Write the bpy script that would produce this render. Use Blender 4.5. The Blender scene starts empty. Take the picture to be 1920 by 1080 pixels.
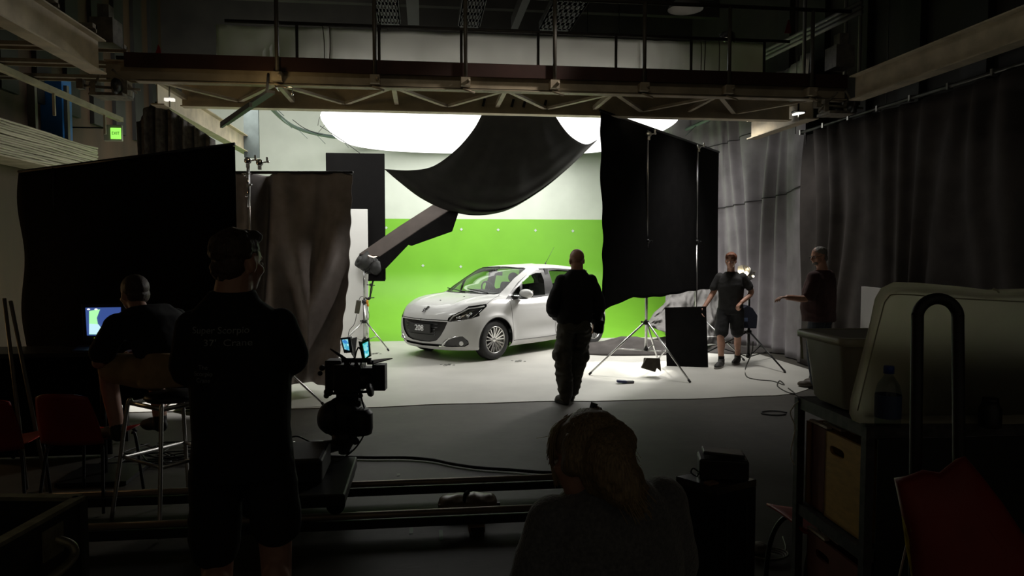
import bpy, bmesh, math, random
import numpy as np
from mathutils import Vector, Matrix, Euler, noise
random.seed(7)
np.random.seed(7)
SC = bpy.context.scene
COL = SC.collection
PI = math.pi
def R(d): return math.radians(d)

# ------------------------------------------------------------------ camera
FPX = 1350.0
YAW = math.atan(165 / FPX)
PITCH = math.atan(70 / FPX)
CAMZ = 1.75
cam = bpy.data.objects.new('camera', bpy.data.cameras.new('camera'))
COL.objects.link(cam)
cam.location = (0, 0, CAMZ)
cam.rotation_euler = (PI / 2 - PITCH, 0, -YAW)
cam.data.sensor_width = 36
cam.data.lens = FPX / 1920 * 36
cam.data.clip_start = .05
cam.data.clip_end = 100
SC.camera = cam
CF = Vector((math.sin(YAW) * math.cos(PITCH), math.cos(YAW) * math.cos(PITCH), -math.sin(PITCH)))
CR = Vector((math.cos(YAW), -math.sin(YAW), 0))
CU = CR.cross(CF)
CP = Vector((0, 0, CAMZ))
def ray(px, py): return CF + CR * ((px - 960) / FPX) + CU * ((540 - py) / FPX)
def GZ(px, py, z=0.0):            # the point seen at a pixel, on the level plane z
    d = ray(px, py); return CP + d * ((z - CAMZ) / d.z)
def GY(px, py, Y):                # on the plane y = Y
    d = ray(px, py); return CP + d * (Y / d.y)
def GX(px, py, X):
    d = ray(px, py); return CP + d * (X / d.x)
def GD(px, py, D):                # at distance D in front of the camera
    return CP + ray(px, py) * D
def proj(P):                      # numpy (n,3) -> pixel coords
    Q = np.asarray(P, float) - np.array(CP)
    d = Q @ np.array(CF); 
    return 960 + FPX * (Q @ np.array(CR)) / d, 540 - FPX * (Q @ np.array(CU)) / d

# ------------------------------------------------------------------ colour management, world, big lights
SC.view_settings.view_transform = 'Standard'
SC.view_settings.look = 'None'
SC.view_settings.gamma = 1
SC.view_settings.exposure = 0.0
SC.view_settings.use_curve_mapping = False
W = bpy.data.worlds.new('world'); SC.world = W; W.use_nodes = True
W.node_tree.nodes['Background'].inputs[0].default_value = (.9, .8, .6, 1)
W.node_tree.nodes['Background'].inputs[1].default_value = 0.042

SILK = 2.6
def lamp(name, kind, loc, energy, color=(1, 1, 1), target=None, **kw):
    l = bpy.data.lights.new(name, kind); l.energy = energy; l.color = color
    for k, v in kw.items(): setattr(l, k, v)
    o = bpy.data.objects.new(name, l); COL.objects.link(o); o.location = loc
    if target is not None:
        o.rotation_euler = (Vector(target) - Vector(loc)).to_track_quat('-Z', 'Y').to_euler()
    return o

# ------------------------------------------------------------------ tags
def tag(o, label=None, cat=None, group=None, kind=None):
    if label: o['label'] = label
    if cat: o['category'] = cat
    if group: o['group'] = group
    if kind: o['kind'] = kind
    return o
def thing(name, label, cat, loc=(0, 0, 0), rz=0, group=None, rot=None):
    o = bpy.data.objects.new(name, None); COL.objects.link(o)
    o.empty_display_size = .1
    o.location = loc; o.rotation_euler = rot if rot else (0, 0, rz)
    o['_m'] = 1; del o['_m']
    return tag(o, label, cat, group)
def wmat(o):
    m = Matrix.Identity(4)
    while o is not None:
        m = Matrix.LocRotScale(o.location, o.rotation_euler, o.scale) @ m
        o = o.parent
    return m
def copy_tree(o, parent=None):
    c = o.copy(); COL.objects.link(c); c.parent = parent
    for ch in [x for x in bpy.data.objects if x.parent == o]: copy_tree(ch, c)
    return c

# ------------------------------------------------------------------ materials
MATS = {}
def mat(name, col, rough=.6, metal=0.0, spec=.5, noise_amt=0.0, noise_scale=8.0, bump=0.0, bump_scale=60.0, coat=0.0,
        emit=None, estr=0.0, trans=0.0, alpha=1.0, sheen=0.0, stretch=None):
    if name in MATS: return MATS[name]
    m = bpy.data.materials.new(name); m.use_nodes = True
    nt = m.node_tree; b = nt.nodes['Principled BSDF']
    b.inputs['Base Color'].default_value = (*col, 1)
    b.inputs['Roughness'].default_value = rough
    b.inputs['Metallic'].default_value = metal
    b.inputs['Specular IOR Level'].default_value = spec
    b.inputs['Coat Weight'].default_value = coat
    b.inputs['Coat Roughness'].default_value = .03
    b.inputs['Transmission Weight'].default_value = trans
    b.inputs['Alpha'].default_value = alpha
    b.inputs['Sheen Weight'].default_value = sheen
    if emit:
        b.inputs['Emission Color'].default_value = (*emit, 1); b.inputs['Emission Strength'].default_value = estr
    tc = None
    if noise_amt or bump:
        tc = nt.nodes.new('ShaderNodeTexCoord')
        mp = nt.nodes.new('ShaderNodeMapping')
        if stretch: mp.inputs['Scale'].default_value = stretch
        nt.links.new(tc.outputs['Object'], mp.inputs[0])
    if noise_amt:
        n = nt.nodes.new('ShaderNodeTexNoise'); n.inputs['Scale'].default_value = noise_scale; n.inputs['Detail'].default_value = 6
        nt.links.new(mp.outputs[0], n.inputs['Vector'])
        r = nt.nodes.new('ShaderNodeMapRange'); r.inputs[1].default_value = .3; r.inputs[2].default_value = .7
        r.inputs[3].default_value = 1 - noise_amt; r.inputs[4].default_value = 1 + noise_amt
        nt.links.new(n.outputs[0], r.inputs[0])
        mx = nt.nodes.new('ShaderNodeVectorMath'); mx.operation = 'SCALE'; mx.inputs[0].default_value = col
        nt.links.new(r.outputs[0], mx.inputs['Scale']); nt.links.new(mx.outputs[0], b.inputs['Base Color'])
    if bump:
        n2 = nt.nodes.new('ShaderNodeTexNoise'); n2.inputs['Scale'].default_value = bump_scale; n2.inputs['Detail'].default_value = 4
        nt.links.new(mp.outputs[0], n2.inputs['Vector'])
        bp = nt.nodes.new('ShaderNodeBump'); bp.inputs['Strength'].default_value = bump; bp.inputs['Distance'].default_value = .01
        nt.links.new(n2.outputs[0], bp.inputs['Height']); nt.links.new(bp.outputs[0], b.inputs['Normal'])
    MATS[name] = m
    return m
def emat(name, col, strength):
    if name in MATS: return MATS[name]
    m = bpy.data.materials.new(name); m.use_nodes = True; nt = m.node_tree
    b = nt.nodes['Principled BSDF']; b.inputs['Base Color'].default_value = (.02, .02, .02, 1)
    b.inputs['Emission Color'].default_value = (*col, 1); b.inputs['Emission Strength'].default_value = strength
    MATS[name] = m; return m
BLACK = mat('black_fabric', (.007, .0065, .0065), .9, spec=.06, noise_amt=.25, noise_scale=6, bump=.3, bump_scale=300)
GREYD = mat('charcoal_fabric', (.045, .040, .040), .92, spec=.15, noise_amt=.2, noise_scale=5, bump=.3, bump_scale=260)
DRAPE = mat('dark_drape', (.06, .055, .052), .9, spec=.2, noise_amt=.25, noise_scale=4, bump=.2, bump_scale=200)
BPLAS = mat('black_plastic', (.015, .015, .016), .45, noise_amt=.2, noise_scale=20)
BMET = mat('black_metal', (.02, .02, .02), .4, metal=.3, noise_amt=.2, noise_scale=20)
STEEL = mat('bare_steel', (.55, .55, .54), .3, metal=1, noise_amt=.1, noise_scale=30)
CHROME = mat('chrome', (.85, .85, .86), .08, metal=1, noise_amt=.03, noise_scale=30)
ALU = mat('aluminium', (.62, .61, .58), .38, metal=1, noise_amt=.1, noise_scale=30)
WHITEP = mat('white_board', (.80, .79, .76), .7, noise_amt=.03, noise_scale=3)
RUBBER = mat('rubber', (.02, .02, .02), .75, noise_amt=.2, noise_scale=30)
BEIGE = mat('beige_steel_paint', (.50, .43, .31), .55, noise_amt=.22, noise_scale=5, bump=.15, bump_scale=30)
SKIN = mat('skin', (.50, .27, .19), .5, noise_amt=.1, noise_scale=20)

# ------------------------------------------------------------------ mesh builder
class MB:
    def __init__(s): s.v = []; s.f = []; s.sm = []
    def add(s, vs, fs, smooth=False):
        o = len(s.v); s.v += [Vector(p) for p in vs]; s.f += [tuple(i + o for i in f) for f in fs]; s.sm += [smooth] * len(fs); return s
    def box(s, c, d, rot=None, rz=0.0):
        m = Euler(rot).to_matrix() if rot else Matrix.Rotation(rz, 3, 'Z')
        hx, hy, hz = d[0] / 2, d[1] / 2, d[2] / 2
        vs = [Vector(c) + m @ Vector((x * hx, y * hy, z * hz)) for x in (-1, 1) for y in (-1, 1) for z in (-1, 1)]
        return s.add(vs, [(0, 1, 3, 2), (4, 6, 7, 5), (0, 4, 5, 1), (2, 3, 7, 6), (0, 2, 6, 4), (1, 5, 7, 3)])
    def bbox(s, lo, hi):
        return s.box([(a + b) / 2 for a, b in zip(lo, hi)], [b - a for a, b in zip(lo, hi)])
    def beam(s, p, q, w, h, up=(0, 0, 1)):           # rectangular bar between two points
        p = Vector(p); q = Vector(q); a = (q - p).normalized(); u = Vector(up)
        x = a.cross(u)
        if x.length < 1e-4: x = a.cross(Vector((0, 1, 0)))
        x.normalize(); y = x.cross(a)
        vs = [b + x * (i * w / 2) + y * (j * h / 2) for b in (p, q) for (i, j) in ((-1, -1), (1, -1), (1, 1), (-1, 1))]
        return s.add(vs, [(0, 3, 2, 1), (4, 5, 6, 7), (0, 1, 5, 4), (1, 2, 6, 5), (2, 3, 7, 6), (3, 0, 4, 7)])
    def path(s, pts, r, n=10, caps=True, flat=1.0):  # tube along points, r a number or one per point
        pts = [Vector(p) for p in pts]; N = len(pts)
        rs = r if isinstance(r, (list, tuple)) else [r] * N
        up = None; vs = []; fs = []
        for i, p in enumerate(pts):
            a = (pts[min(i + 1, N - 1)] - pts[max(i - 1, 0)])
            a = a.normalized() if a.length > 1e-9 else Vector((0, 0, 1))
            if up is None:
                up = a.orthogonal().normalized()
            up = (up - a * up.dot(a))
            up = up.normalized() if up.length > 1e-6 else a.orthogonal().normalized()
            y = a.cross(up)
            for k in range(n):
                t = 2 * PI * k / n
                vs.append(p + (up * math.cos(t) * flat + y * math.sin(t)) * rs[i])
        for i in range(N - 1):
            for k in range(n):
                fs.append((i * n + k, i * n + (k + 1) % n, (i + 1) * n + (k + 1) % n, (i + 1) * n + k))
        if caps: fs.append(tuple(range(n))[::-1]); fs.append(tuple((N - 1) * n + k for k in range(n)))
        return s.add(vs, fs, True)
    def tube(s, p, q, r, r2=None, n=12): return s.path([p, q], [r, r if r2 is None else r2], n)
    def ell(s, c, rad, m=None, nu=16, nv=10):
        if not isinstance(rad, (tuple, list)): rad = (rad,) * 3
        m = m or Matrix.Identity(3); vs = []; fs = []
        c = Vector(c)
        vs.append(c + m @ Vector((0, 0, rad[2])))
        for j in range(1, nv):
            t = PI * j / nv
            for i in range(nu):
                a = 2 * PI * i / nu
                vs.append(c + m @ Vector((rad[0] * math.sin(t) * math.cos(a), rad[1] * math.sin(t) * math.sin(a), rad[2] * math.cos(t))))
        vs.append(c + m @ Vector((0, 0, -rad[2])))
        for i in range(nu): fs.append((0, 1 + i, 1 + (i + 1) % nu))
        for j in range(nv - 2):
            for i in range(nu):
                a = 1 + j * nu + i; b = 1 + j * nu + (i + 1) % nu
                fs.append((a, a + nu, b + nu, b))
        L = len(vs) - 1; o = 1 + (nv - 2) * nu
        for i in range(nu): fs.append((o + i, L, o + (i + 1) % nu))
        return s.add(vs, fs, True)
    def lathe(s, prof, c=(0, 0, 0), m=None, n=24, caps=True):   # prof: [(r, z)]
        m = m or Matrix.Identity(3); vs = []; fs = []; c = Vector(c); N = len(prof)
        for (r, z) in prof:
            for k in range(n):
                t = 2 * PI * k / n; vs.append(c + m @ Vector((r * math.cos(t), r * math.sin(t), z)))
        for i in range(N - 1):
            for k in range(n): fs.append((i * n + k, i * n + (k + 1) % n, (i + 1) * n + (k + 1) % n, (i + 1) * n + k))
        if caps: fs.append(tuple(range(n))[::-1]); fs.append(tuple((N - 1) * n + k for k in range(n)))
        return s.add(vs, fs, True)
    def prism(s, pts, vec):         # planar polygon extruded by vec
        n = len(pts); v = Vector(vec); P = [Vector(p) for p in pts]
        fs = [tuple(range(n))[::-1], tuple(range(n, 2 * n))] + [(i, (i + 1) % n, n + (i + 1) % n, n + i) for i in range(n)]
        return s.add(P + [p + v for p in P], fs)
    def loft(s, rings, closed=True, caps=True, smooth=True):
        n = len(rings[0]); vs = [p for r in rings for p in r]; fs = []
        for i in range(len(rings) - 1):
            for k in range(n if closed else n - 1):
                fs.append((i * n + k, i * n + (k + 1) % n, (i + 1) * n + (k + 1) % n, (i + 1) * n + k))
        if caps and closed: fs.append(tuple(range(n))[::-1]); fs.append(tuple((len(rings) - 1) * n + k for k in range(n)))
        return s.add(vs, fs, smooth)
    def sheet(s, fn, nu, nv, th=.004, smooth=True):     # cloth sheet fn(u,v)->Vector, real thickness
        P = [[Vector(fn(i / nu, j / nv)) for j in range(nv + 1)] for i in range(nu + 1)]
        Q = []
        for i in range(nu + 1):
            row = []
            for j in range(nv + 1):
                a = P[min(i + 1, nu)][j] - P[max(i - 1, 0)][j]; b = P[i][min(j + 1, nv)] - P[i][max(j - 1, 0)]
                nrm = a.cross(b); nrm = nrm.normalized() if nrm.length > 1e-9 else Vector((0, 1, 0))
                row.append(P[i][j] + nrm * th)
            Q.append(row)
        m = nv + 1; A = [p for r in P for p in r]; B = [p for r in Q for p in r]; o = len(A); fs = []
        for i in range(nu):
            for j in range(nv):
                a, b, c, d = i * m + j, (i + 1) * m + j, (i + 1) * m + j + 1, i * m + j + 1
                fs.append((a, d, c, b)); fs.append((a + o, b + o, c + o, d + o))
        for i in range(nu):
            a, b = i * m, (i + 1) * m; fs.append((a, b, b + o, a + o))
            a, b = i * m + nv, (i + 1) * m + nv; fs.append((b, a, a + o, b + o))
        for j in range(nv):
            a, b = j, j + 1; fs.append((b, a, a + o, b + o))
            a, b = nu * m + j, nu * m + j + 1; fs.append((a, b, b + o, a + o))
        return s.add(A + B, fs, smooth)
    def build(s, name, material, parent=None, world=False, bevel=0.0, remesh=0.0, smoothit=0, subsurf=0, autosmooth=True):
        me = bpy.data.meshes.new(name)
        me.from_pydata([tuple(p) for p in s.v], [], s.f)
        if world and parent is not None:
            inv = wmat(parent).inverted(); me.transform(inv)
        me.polygons.foreach_set('use_smooth', s.sm)
        mats = material if isinstance(material, (list, tuple)) else [material]
        for m in mats: me.materials.append(m)
        o = bpy.data.objects.new(name, me); COL.objects.link(o)
        if parent is not None: o.parent = parent
        if remesh:
            md = o.modifiers.new('r', 'REMESH'); md.mode = 'VOXEL'; md.voxel_size = remesh; md.use_smooth_shade = True
            if smoothit:
                sm = o.modifiers.new('s', 'SMOOTH'); sm.iterations = smoothit; sm.factor = .5
            bake(o)
        elif bevel:
            md = o.modifiers.new('b', 'BEVEL'); md.width = bevel; md.segments = 2; md.limit_method = 'ANGLE'; md.angle_limit = R(35)
            bake(o)
        return o
def bake(o):
    dg = bpy.context.evaluated_depsgraph_get(); dg.update()
    me = bpy.data.meshes.new_from_object(o.evaluated_get(dg))
    old = o.data; o.modifiers.clear(); o.data = me; me.name = old.name
    return o
def struct(name, mb, m, **kw):
    o = mb.build(name, m, **kw); o['kind'] = 'structure'; return o
def spl(pts, n=8):                  # catmull-rom through points
    P = [Vector(p) for p in pts]; P = [P[0] * 2 - P[1]] + P + [P[-1] * 2 - P[-2]]; out = []
    for i in range(1, len(P) - 2):
        for k in range(n):
            t = k / n; a, b, c, d = P[i - 1:i + 3]
            out.append(.5 * ((2 * b) + (c - a) * t + (2 * a - 5 * b + 4 * c - d) * t * t + (3 * b - a - 3 * c + d) * t ** 3))
    out.append(P[-2]); return out
# set lights; the unseen fills among them are added to lift dim areas
def area(name, loc, tgt, sx, sy, e, col=(1, 1, .95), spread=180):
    o = lamp(name, 'AREA', loc, e, col, tgt, shape='RECTANGLE', size=sx, size_y=sy); o.data.spread = R(spread); return o
def spot(name, loc, tgt, e, ang, blend=.3, col=(1, .97, .88), rad=.05):
    return lamp(name, 'SPOT', loc, e, col, tgt, spot_size=R(ang), spot_blend=blend, shadow_soft_size=rad)
area('wall_wash', (1.0, 13.9, 4.8), (1.0, 16.9, 1.2), 6.0, .5, 58, (1, 1, .93))
area('wall_wash_left', (-3.2, 12.6, 4.8), (-2.4, 16.8, 2.0), 2.2, .6, 80, (1, 1, .93))
area('sheet_glow', (.95, 9.62, 3.80), (.95, 9.22, 4.0), 4.2, .12, 22, (.95, .97, 1))  # strip added behind the rail fabric so that its middle glows
area('left_set_fill', (-1.5, 10.2, 3.82), (-.7, 12.4, .6), 1.2, .5, 40, (1, 1, .97))  # unseen light added to brighten the left of the set
area('side_lamp', (4.45, 12.2, 3.15), (1.8, 11.9, .7), .9, .9, 165, (1, .97, .93))
spot('grey_drape_fill', (3.7, 12.4, 4.35), (5.2, 12.3, 3.0), 150, 62, .7, (1, .96, 1))  # added spot that brings out the grey drape's upper folds
spot('pool_lamp', (4.3, 11.7, 3.3), (3.6, 10.15, 0), 420, 26, .35)
spot('pool_stretch_fill', (2.3, 11.9, 3.3), (2.75, 10.2, 0), 420, 26, .35)  # second spot added only to lengthen the pool on the floor
spot('left_pool_lamp', (-3.3, 10.6, 3.4), (-2.7, 9.0, 0), 900, 30, .4, (1, .97, .92))
lamp('wall_lamp', 'POINT', (-5.2, 7.0, 1.4), 7, (1, .66, .32), shadow_soft_size=.06)
area('right_floor_fill', (4.6, 10.2, 4.15), (4.6, 9.9, 0), .8, .5, 27, (1, .97, .92), 95)  # added overhead to brighten the right of the white floor
spot('charcoal_drape_fill', (3.0, 6.9, 5.2), (-1.8, 8.9, 1.3), 230, 26, .8, (1, .9, .8), .12)  # raking light added out of view for the charcoal drape's folds
area('cove_fill', (.9, 15.7, 3.72), (.9, 15.5, 0), 4.6, .25, 16, (1, 1, .95))  # added just below the silk to lift the cove and floor
spot('left_beam_fill', (2.5, 3.0, 6.6), (-3.2, 6.3, 3.6), 30, 42, .8, (1, .93, .78), .2)  # unseen spot added to brighten the left runway beam
spot('right_beam_fill', (-.5, 3.0, 6.6), (4.85, 6.3, 3.5), 37, 42, .8, (1, .93, .78), .2)  # matching added spot for the right runway beam
area('bridge_front_fill', (.4, 4.2, 6.2), (.8, 8.0, 3.6), 3.0, .4, 2.2, (1, .88, .66), 70)  # added above the view to lift the bridge's near face
lamp('bridge_lamp', 'POINT', (-1.6, 7.55, 3.35), 1.6, (1, .72, .35), shadow_soft_size=.05)
# ================================================================== THE SETTING
def nodes_floor():
    m = bpy.data.materials.new('grey_studio_floor'); m.use_nodes = True; nt = m.node_tree; b = nt.nodes['Principled BSDF']
    tc = nt.nodes.new('ShaderNodeTexCoord')
    n = nt.nodes.new('ShaderNodeTexNoise'); n.inputs['Scale'].default_value = 1.3; n.inputs['Detail'].default_value = 9; n.inputs['Roughness'].default_value = .7
    nt.links.new(tc.outputs['Object'], n.inputs['Vector'])
    r = nt.nodes.new('ShaderNodeValToRGB'); r.color_ramp.elements[0].position = .3; r.color_ramp.elements[0].color = (.038, .034, .027, 1)
    r.color_ramp.elements[1].position = .72; r.color_ramp.elements[1].color = (.088, .080, .065, 1)
    nt.links.new(n.outputs[0], r.inputs[0])
    sc = nt.nodes.new('ShaderNodeTexNoise'); sc.inputs['Scale'].default_value = 22; sc.inputs['Detail'].default_value = 5
    mp = nt.nodes.new('ShaderNodeMapping'); mp.inputs['Scale'].default_value = (.25, 3, 1); mp.inputs['Rotation'].default_value = (0, 0, .4)
    nt.links.new(tc.outputs['Object'], mp.inputs[0]); nt.links.new(mp.outputs[0], sc.inputs['Vector'])
    r2 = nt.nodes.new('ShaderNodeMapRange'); r2.inputs[1].default_value = .62; r2.inputs[2].default_value = .75; r2.inputs[3].default_value = 0; r2.inputs[4].default_value = .5
    nt.links.new(sc.outputs[0], r2.inputs[0])
    mx = nt.nodes.new('ShaderNodeMixRGB'); mx.inputs[2].default_value = (.16, .15, .13, 1)
    nt.links.new(r2.outputs[0], mx.inputs[0]); nt.links.new(r.outputs[0], mx.inputs[1]); nt.links.new(mx.outputs[0], b.inputs['Base Color'])
    b.inputs['Roughness'].default_value = .62; b.inputs['Specular IOR Level'].default_value = .35
    bp = nt.nodes.new('ShaderNodeBump'); bp.inputs['Strength'].default_value = .15; nt.links.new(sc.outputs[0], bp.inputs['Height']); nt.links.new(bp.outputs[0], b.inputs['Normal'])
    return m
FLOORM = nodes_floor()
CYCW = mat('cyclorama_white_paint', (.70, .735, .665), .55, spec=.35, noise_amt=.07, noise_scale=1.6)  # white paint with the green wall's bounce put into its colour
CYCF = mat('white_floor_paint', (.58, .57, .525), .5, spec=.4, noise_amt=.10, noise_scale=1.2)
CYCG = mat('chroma_green_paint', (.215, .535, .037), .5, spec=.5, noise_amt=.04, noise_scale=2)
PANEL = mat('brown_wall_panel', (.045, .022, .011), .7, noise_amt=.35, noise_scale=2.5, stretch=(1, 1, .2))
TANW = mat('tan_wall_paint', (.36, .24, .13), .7, noise_amt=.25, noise_scale=2)
DARKW = mat('dark_wall', (.022, .019, .015), .8, noise_amt=.3, noise_scale=2)
GREYP = mat('grey_cladding', (.016, .015, .013), .7, noise_amt=.25, noise_scale=3)
BLUE = mat('blue_paint', (.02, .16, .48), .5, noise_amt=.15, noise_scale=4)

YE = GZ(1000, 755).y             # front edge of the white floor
YC = GZ(960, 637).y              # where the green cove leaves the floor
RC = 2.6; YB = YC + RC           # the back wall
struct('floor', MB().add([(-9, -4, 0), (9, -4, 0), (9, 19, 0), (-9, 19, 0)], [(0, 1, 2, 3)]), FLOORM)
pts = [(-5.55, YC), (-5.55, YE + .15)] + [(x, YE + .035 * math.sin(x * 1.7) + .02 * math.sin(x * 5 + 1)) for x in np.linspace(-5.3, 4.2, 60)] + \
      [(4.5, YE + .12), (4.8, YE + .35), (5.1, YE + .9), (5.6, YE + 1.7), (5.6, YC)]
struct('floor_white', MB().prism([(x, y, .001) for x, y in pts][::-1], (0, 0, .007)), CYCF)
m = MB(); prof = []
for i in range(25):
    a = PI / 2 * i / 24; prof.append((YC + RC * math.sin(a), .008 + 1.3 * (1 - math.cos(a))))
ZG = GY(930, 411, YB).z
prof += [(YB, z) for z in np.linspace(1.4, ZG, 5)] + [(YB, z) for z in np.linspace(ZG + .001, 4.9, 6)] + [(YB, 4.92), (YB, 7.2)]
P = []
for x in np.linspace(-7.5, 6.6, 30):
    P.append([Vector((x, y, z)) for y, z in prof])
n = len(prof); fs = []
vs = [p for r in P for p in r]
for i in range(len(P) - 1):
    for j in range(n - 1): fs.append((i * n + j, (i + 1) * n + j, (i + 1) * n + j + 1, i * n + j + 1))
m.add(vs, fs, True); bk = struct('wall_back', m, [CYCG, CYCW, DARKW])
for p in bk.data.polygons: p.material_index = 0 if p.center.z < ZG else (1 if p.center.z < 4.92 else 2)

# left wall with panels, a blue pilaster and a tan bay
XL = -5.6
struct('wall_left', MB().bbox((XL - .15, -3, 0), (XL, 17.2, 7.2)), PANEL)
tb = MB().bbox((XL, 2.5, 0), (XL + .05, 8.35, 2.95)); struct('trim_1', tb, TANW)
y0 = GX(75, 180, XL).y; y1 = GX(134, 180, XL + .3).y
struct('trim_2', MB().bbox((XL, y0, 0), (XL + .3, y1, 4.35)), BLUE)
struct('trim_3', MB().bbox((XL, y0 - .35, 2.9), (XL + .10, y0 - .28, 4.2)).bbox((XL + .3, y0 + .05, 2.9), (XL + .35, y0 + .12, 4.2)), mat('grey_conduit', (.16, .15, .12), .6))
struct('wall_right', MB().bbox((6.3, -3, 0), (6.45, 17.2, 7.2)), DARKW)
struct('ceiling', MB().bbox((-5.8, -3, 7.2), (6.5, 17.2, 7.3)), DARKW)
# cladding panels high on the walls beyond the bridge
cl = MB()
for k in range(9):
    y = 8.6 + k * .9; cl.bbox((XL, y, 3.9), (XL + .07, y + .42, 7.1))
struct('trim_4', cl, GREYP)
cl = MB()
for k in range(7):
    y = 5.2 + k * 1.1; cl.bbox((6.2, y, 3.6), (6.3, y + .4, 7.1))
struct('trim_5', cl, GREYP)
# roof joists across the hall
for k in range(5):
    y = 5.5 + 2.4 * k
    o = MB().beam((-5.6, y, 6.9), (6.3, y, 6.9), .16, .34).build('roof_joist', DARKW)
    tag(o, None, None, None, 'structure'); o.name = 'trim_%d' % (6 + k)

# small tape markers on the green wall and on the white floor
MARK = mat('pale_marker_tape', (.62, .68, .66), .6, noise_amt=.1, noise_scale=60)
names = {(865, 430): 'in the upper row, right of the lamp snout tip', (934, 431): 'in the upper row, under the hanging cloth middle',
         (1004, 432): 'in the upper row, above the car windscreen end', (1074, 433): 'in the upper row, above the bald man head',
         (724, 427): 'in the upper row, half behind the tall black board', (793, 498): 'in the lower row, left one by the lamp head',
         (864, 500): 'in the lower row, just above the car windscreen'}
for (px, py), w in names.items():
    c = GY(px, py, YB - .004)
    r = .038; mk = MB()
    for a in range(4):
        t = R(90 * a); d = Vector((math.cos(t), 0, math.sin(t))); e = Vector((-math.sin(t), 0, math.cos(t)))
        mk.prism([c + d * r, c + d * r * .45 + e * r * .42, c + d * .002 + e * .002, c + d * r * .45 - e * r * .42], (0, -.006, 0))
    mk.bbox((c.x - r * .5, c.y - .005, c.z - r * .5), (c.x + r * .5, c.y, c.z + r * .5))
    tag(mk.build('tracking_marker', MARK), 'pale diamond marker on green wall ' + w, 'marker', 'tracking markers on the green wall')
MKD = mat('dark_marker_ink', (.10, .11, .09), .7, noise_amt=.1, noise_scale=60)
for (px, py, w) in ((703, 663, 'by the snouted lamp stand feet'), (839, 684, 'in front of the car bumper'), (972, 677, 'beside the car front wheel')):
    c = GZ(px, py, .009); t = thing('floor_marker', 'square floor marker with triangle and bracket corners ' + w, 'marker', c, R(20), 'tracking markers on the white floor')
    ring = MB()
    ring.lathe([(.055, 0), (.055, .002), (.045, .002), (.045, 0)], n=24, caps=False)
    for a in range(3):
        p = [Vector((.05 * math.cos(R(90 + 120 * (a + i))), .05 * math.sin(R(90 + 120 * (a + i))), .002)) for i in (0, 1)]
        ring.beam(p[0], p[1], .008, .002)
    ring.build('triangle_ring', MKD, t)
    br = MB()
    for sx in (-1, 1):
        for sy in (-1, 1):
            br.bbox((min(sx * .085, sx * .045), sy * .085 - .006, 0), (max(sx * .085, sx * .045), sy * .085 + .006, .002))
            br.bbox((sx * .085 - .006, min(sy * .085, sy * .045), 0), (sx * .085 + .006, max(sy * .085, sy * .045), .002))
    br.build('corner_brackets', MKD, t)

# ================================================================== OVERHEAD SOFTBOX
def superell(a, b, n, k, N):
    t = 2 * PI * k / N; c, s_ = math.cos(t), math.sin(t)
    return a * abs(c) ** (2 / n) * (1 if c >= 0 else -1), b * abs(s_) ** (2 / n) * (1 if s_ >= 0 else -1)
SX, SY, SZ = 1.32, 13.35, 3.93
SA, SB = 3.02, 3.0
sb = thing('overhead_softbox', 'huge glowing white overhead softbox hung above the car', 'softbox', (SX, SY, SZ))
SILKM = emat('lit_silk', (1, .99, .95), SILK)
mk = MB(); N = 96; rings = []
for i in range(13):
    f = 1 - i / 12
    rings.append([Vector((superell(SA, SB, 3.4, k, N)[0] * f, superell(SA, SB, 3.4, k, N)[1] * f, -.17 * (1 - f * f))) for k in range(N)])
vs = [p for r in rings[:-1] for p in r] + [Vector((0, 0, -.17))]; fs = []
for i in range(11):
    for k in range(N): fs.append((i * N + k, (i + 1) * N + k, (i + 1) * N + (k + 1) % N, i * N + (k + 1) % N))
for k in range(N): fs.append((11 * N + k, 12 * N, 11 * N + (k + 1) % N))
mk.add(vs, fs, True); mk.build('silk', SILKM, sb)
fr = MB(); ring = [Vector((superell(SA + .85, SB + .12, 3.0, k, 72)[0], superell(SA + .85, SB + .12, 3.0, k, 72)[1], .22)) for k in range(73)]
fr.path(ring, .035, 8, caps=False)
for k in range(0, 72, 3): fr.tube(ring[k], Vector((ring[k].x * .94, ring[k].y * .94, .0)), .006, n=5)
fr.build('ring_frame', mat('teal_grey_pipe', (.16, .21, .20), .5), sb)
to = MB(); A = [Vector((superell(SA, SB, 3.4, k, N)[0], superell(SA, SB, 3.4, k, N)[1], 0)) for k in range(N)]
B_ = [Vector((p.x * .9, p.y * .9, .50)) for p in A]
to.loft([A, B_], caps=False); to.add(B_, [tuple(range(N))], False)
to.build('fabric_hood', mat('grey_hood_fabric', (.10, .10, .09), .9), sb)
ln = MB()
for sx in (-1, 1):
    for sy in (-.6, .6): ln.tube((sx * 2, sy * 2, .5), (sx * 2, sy * 2, 7.1 - SZ), .008, n=5)
ln.build('suspension_cable', BMET, sb)
#S the stray cords hanging off its left edge
random.seed(3)
c = MB()
for k in range(9):
    p = Vector((SX - SA + .05 + .12 * k * .5, SY - 1.2 + .25 * k, SZ + .02)); L = random.uniform(.12, .3)
    c.path(spl([p, p + Vector((random.uniform(-.12, .05), -.03, -L * .4)), p + Vector((random.uniform(-.16, .12), .02, -L))], 5), .0035, 5)
tag(c.build('tie_cord', BMET), 'loose thin dark ties hanging off the softbox left edge', 'cord', kind='stuff')
a = GD(548, 224, 12); 
c = MB().path(spl([a, GD(570, 240, 12), GD(597, 251, 12), GD(605, 252, 12)], 6), .006, 6)
c.path(spl([GD(600, 236, 12), GD(640, 262, 12.5), GD(676, 288, 13)], 6), .006, 6)
tag(c.build('control_cable', BMET), 'thin dark cable drooping across the pale wall left of softbox', 'cable')

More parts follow.
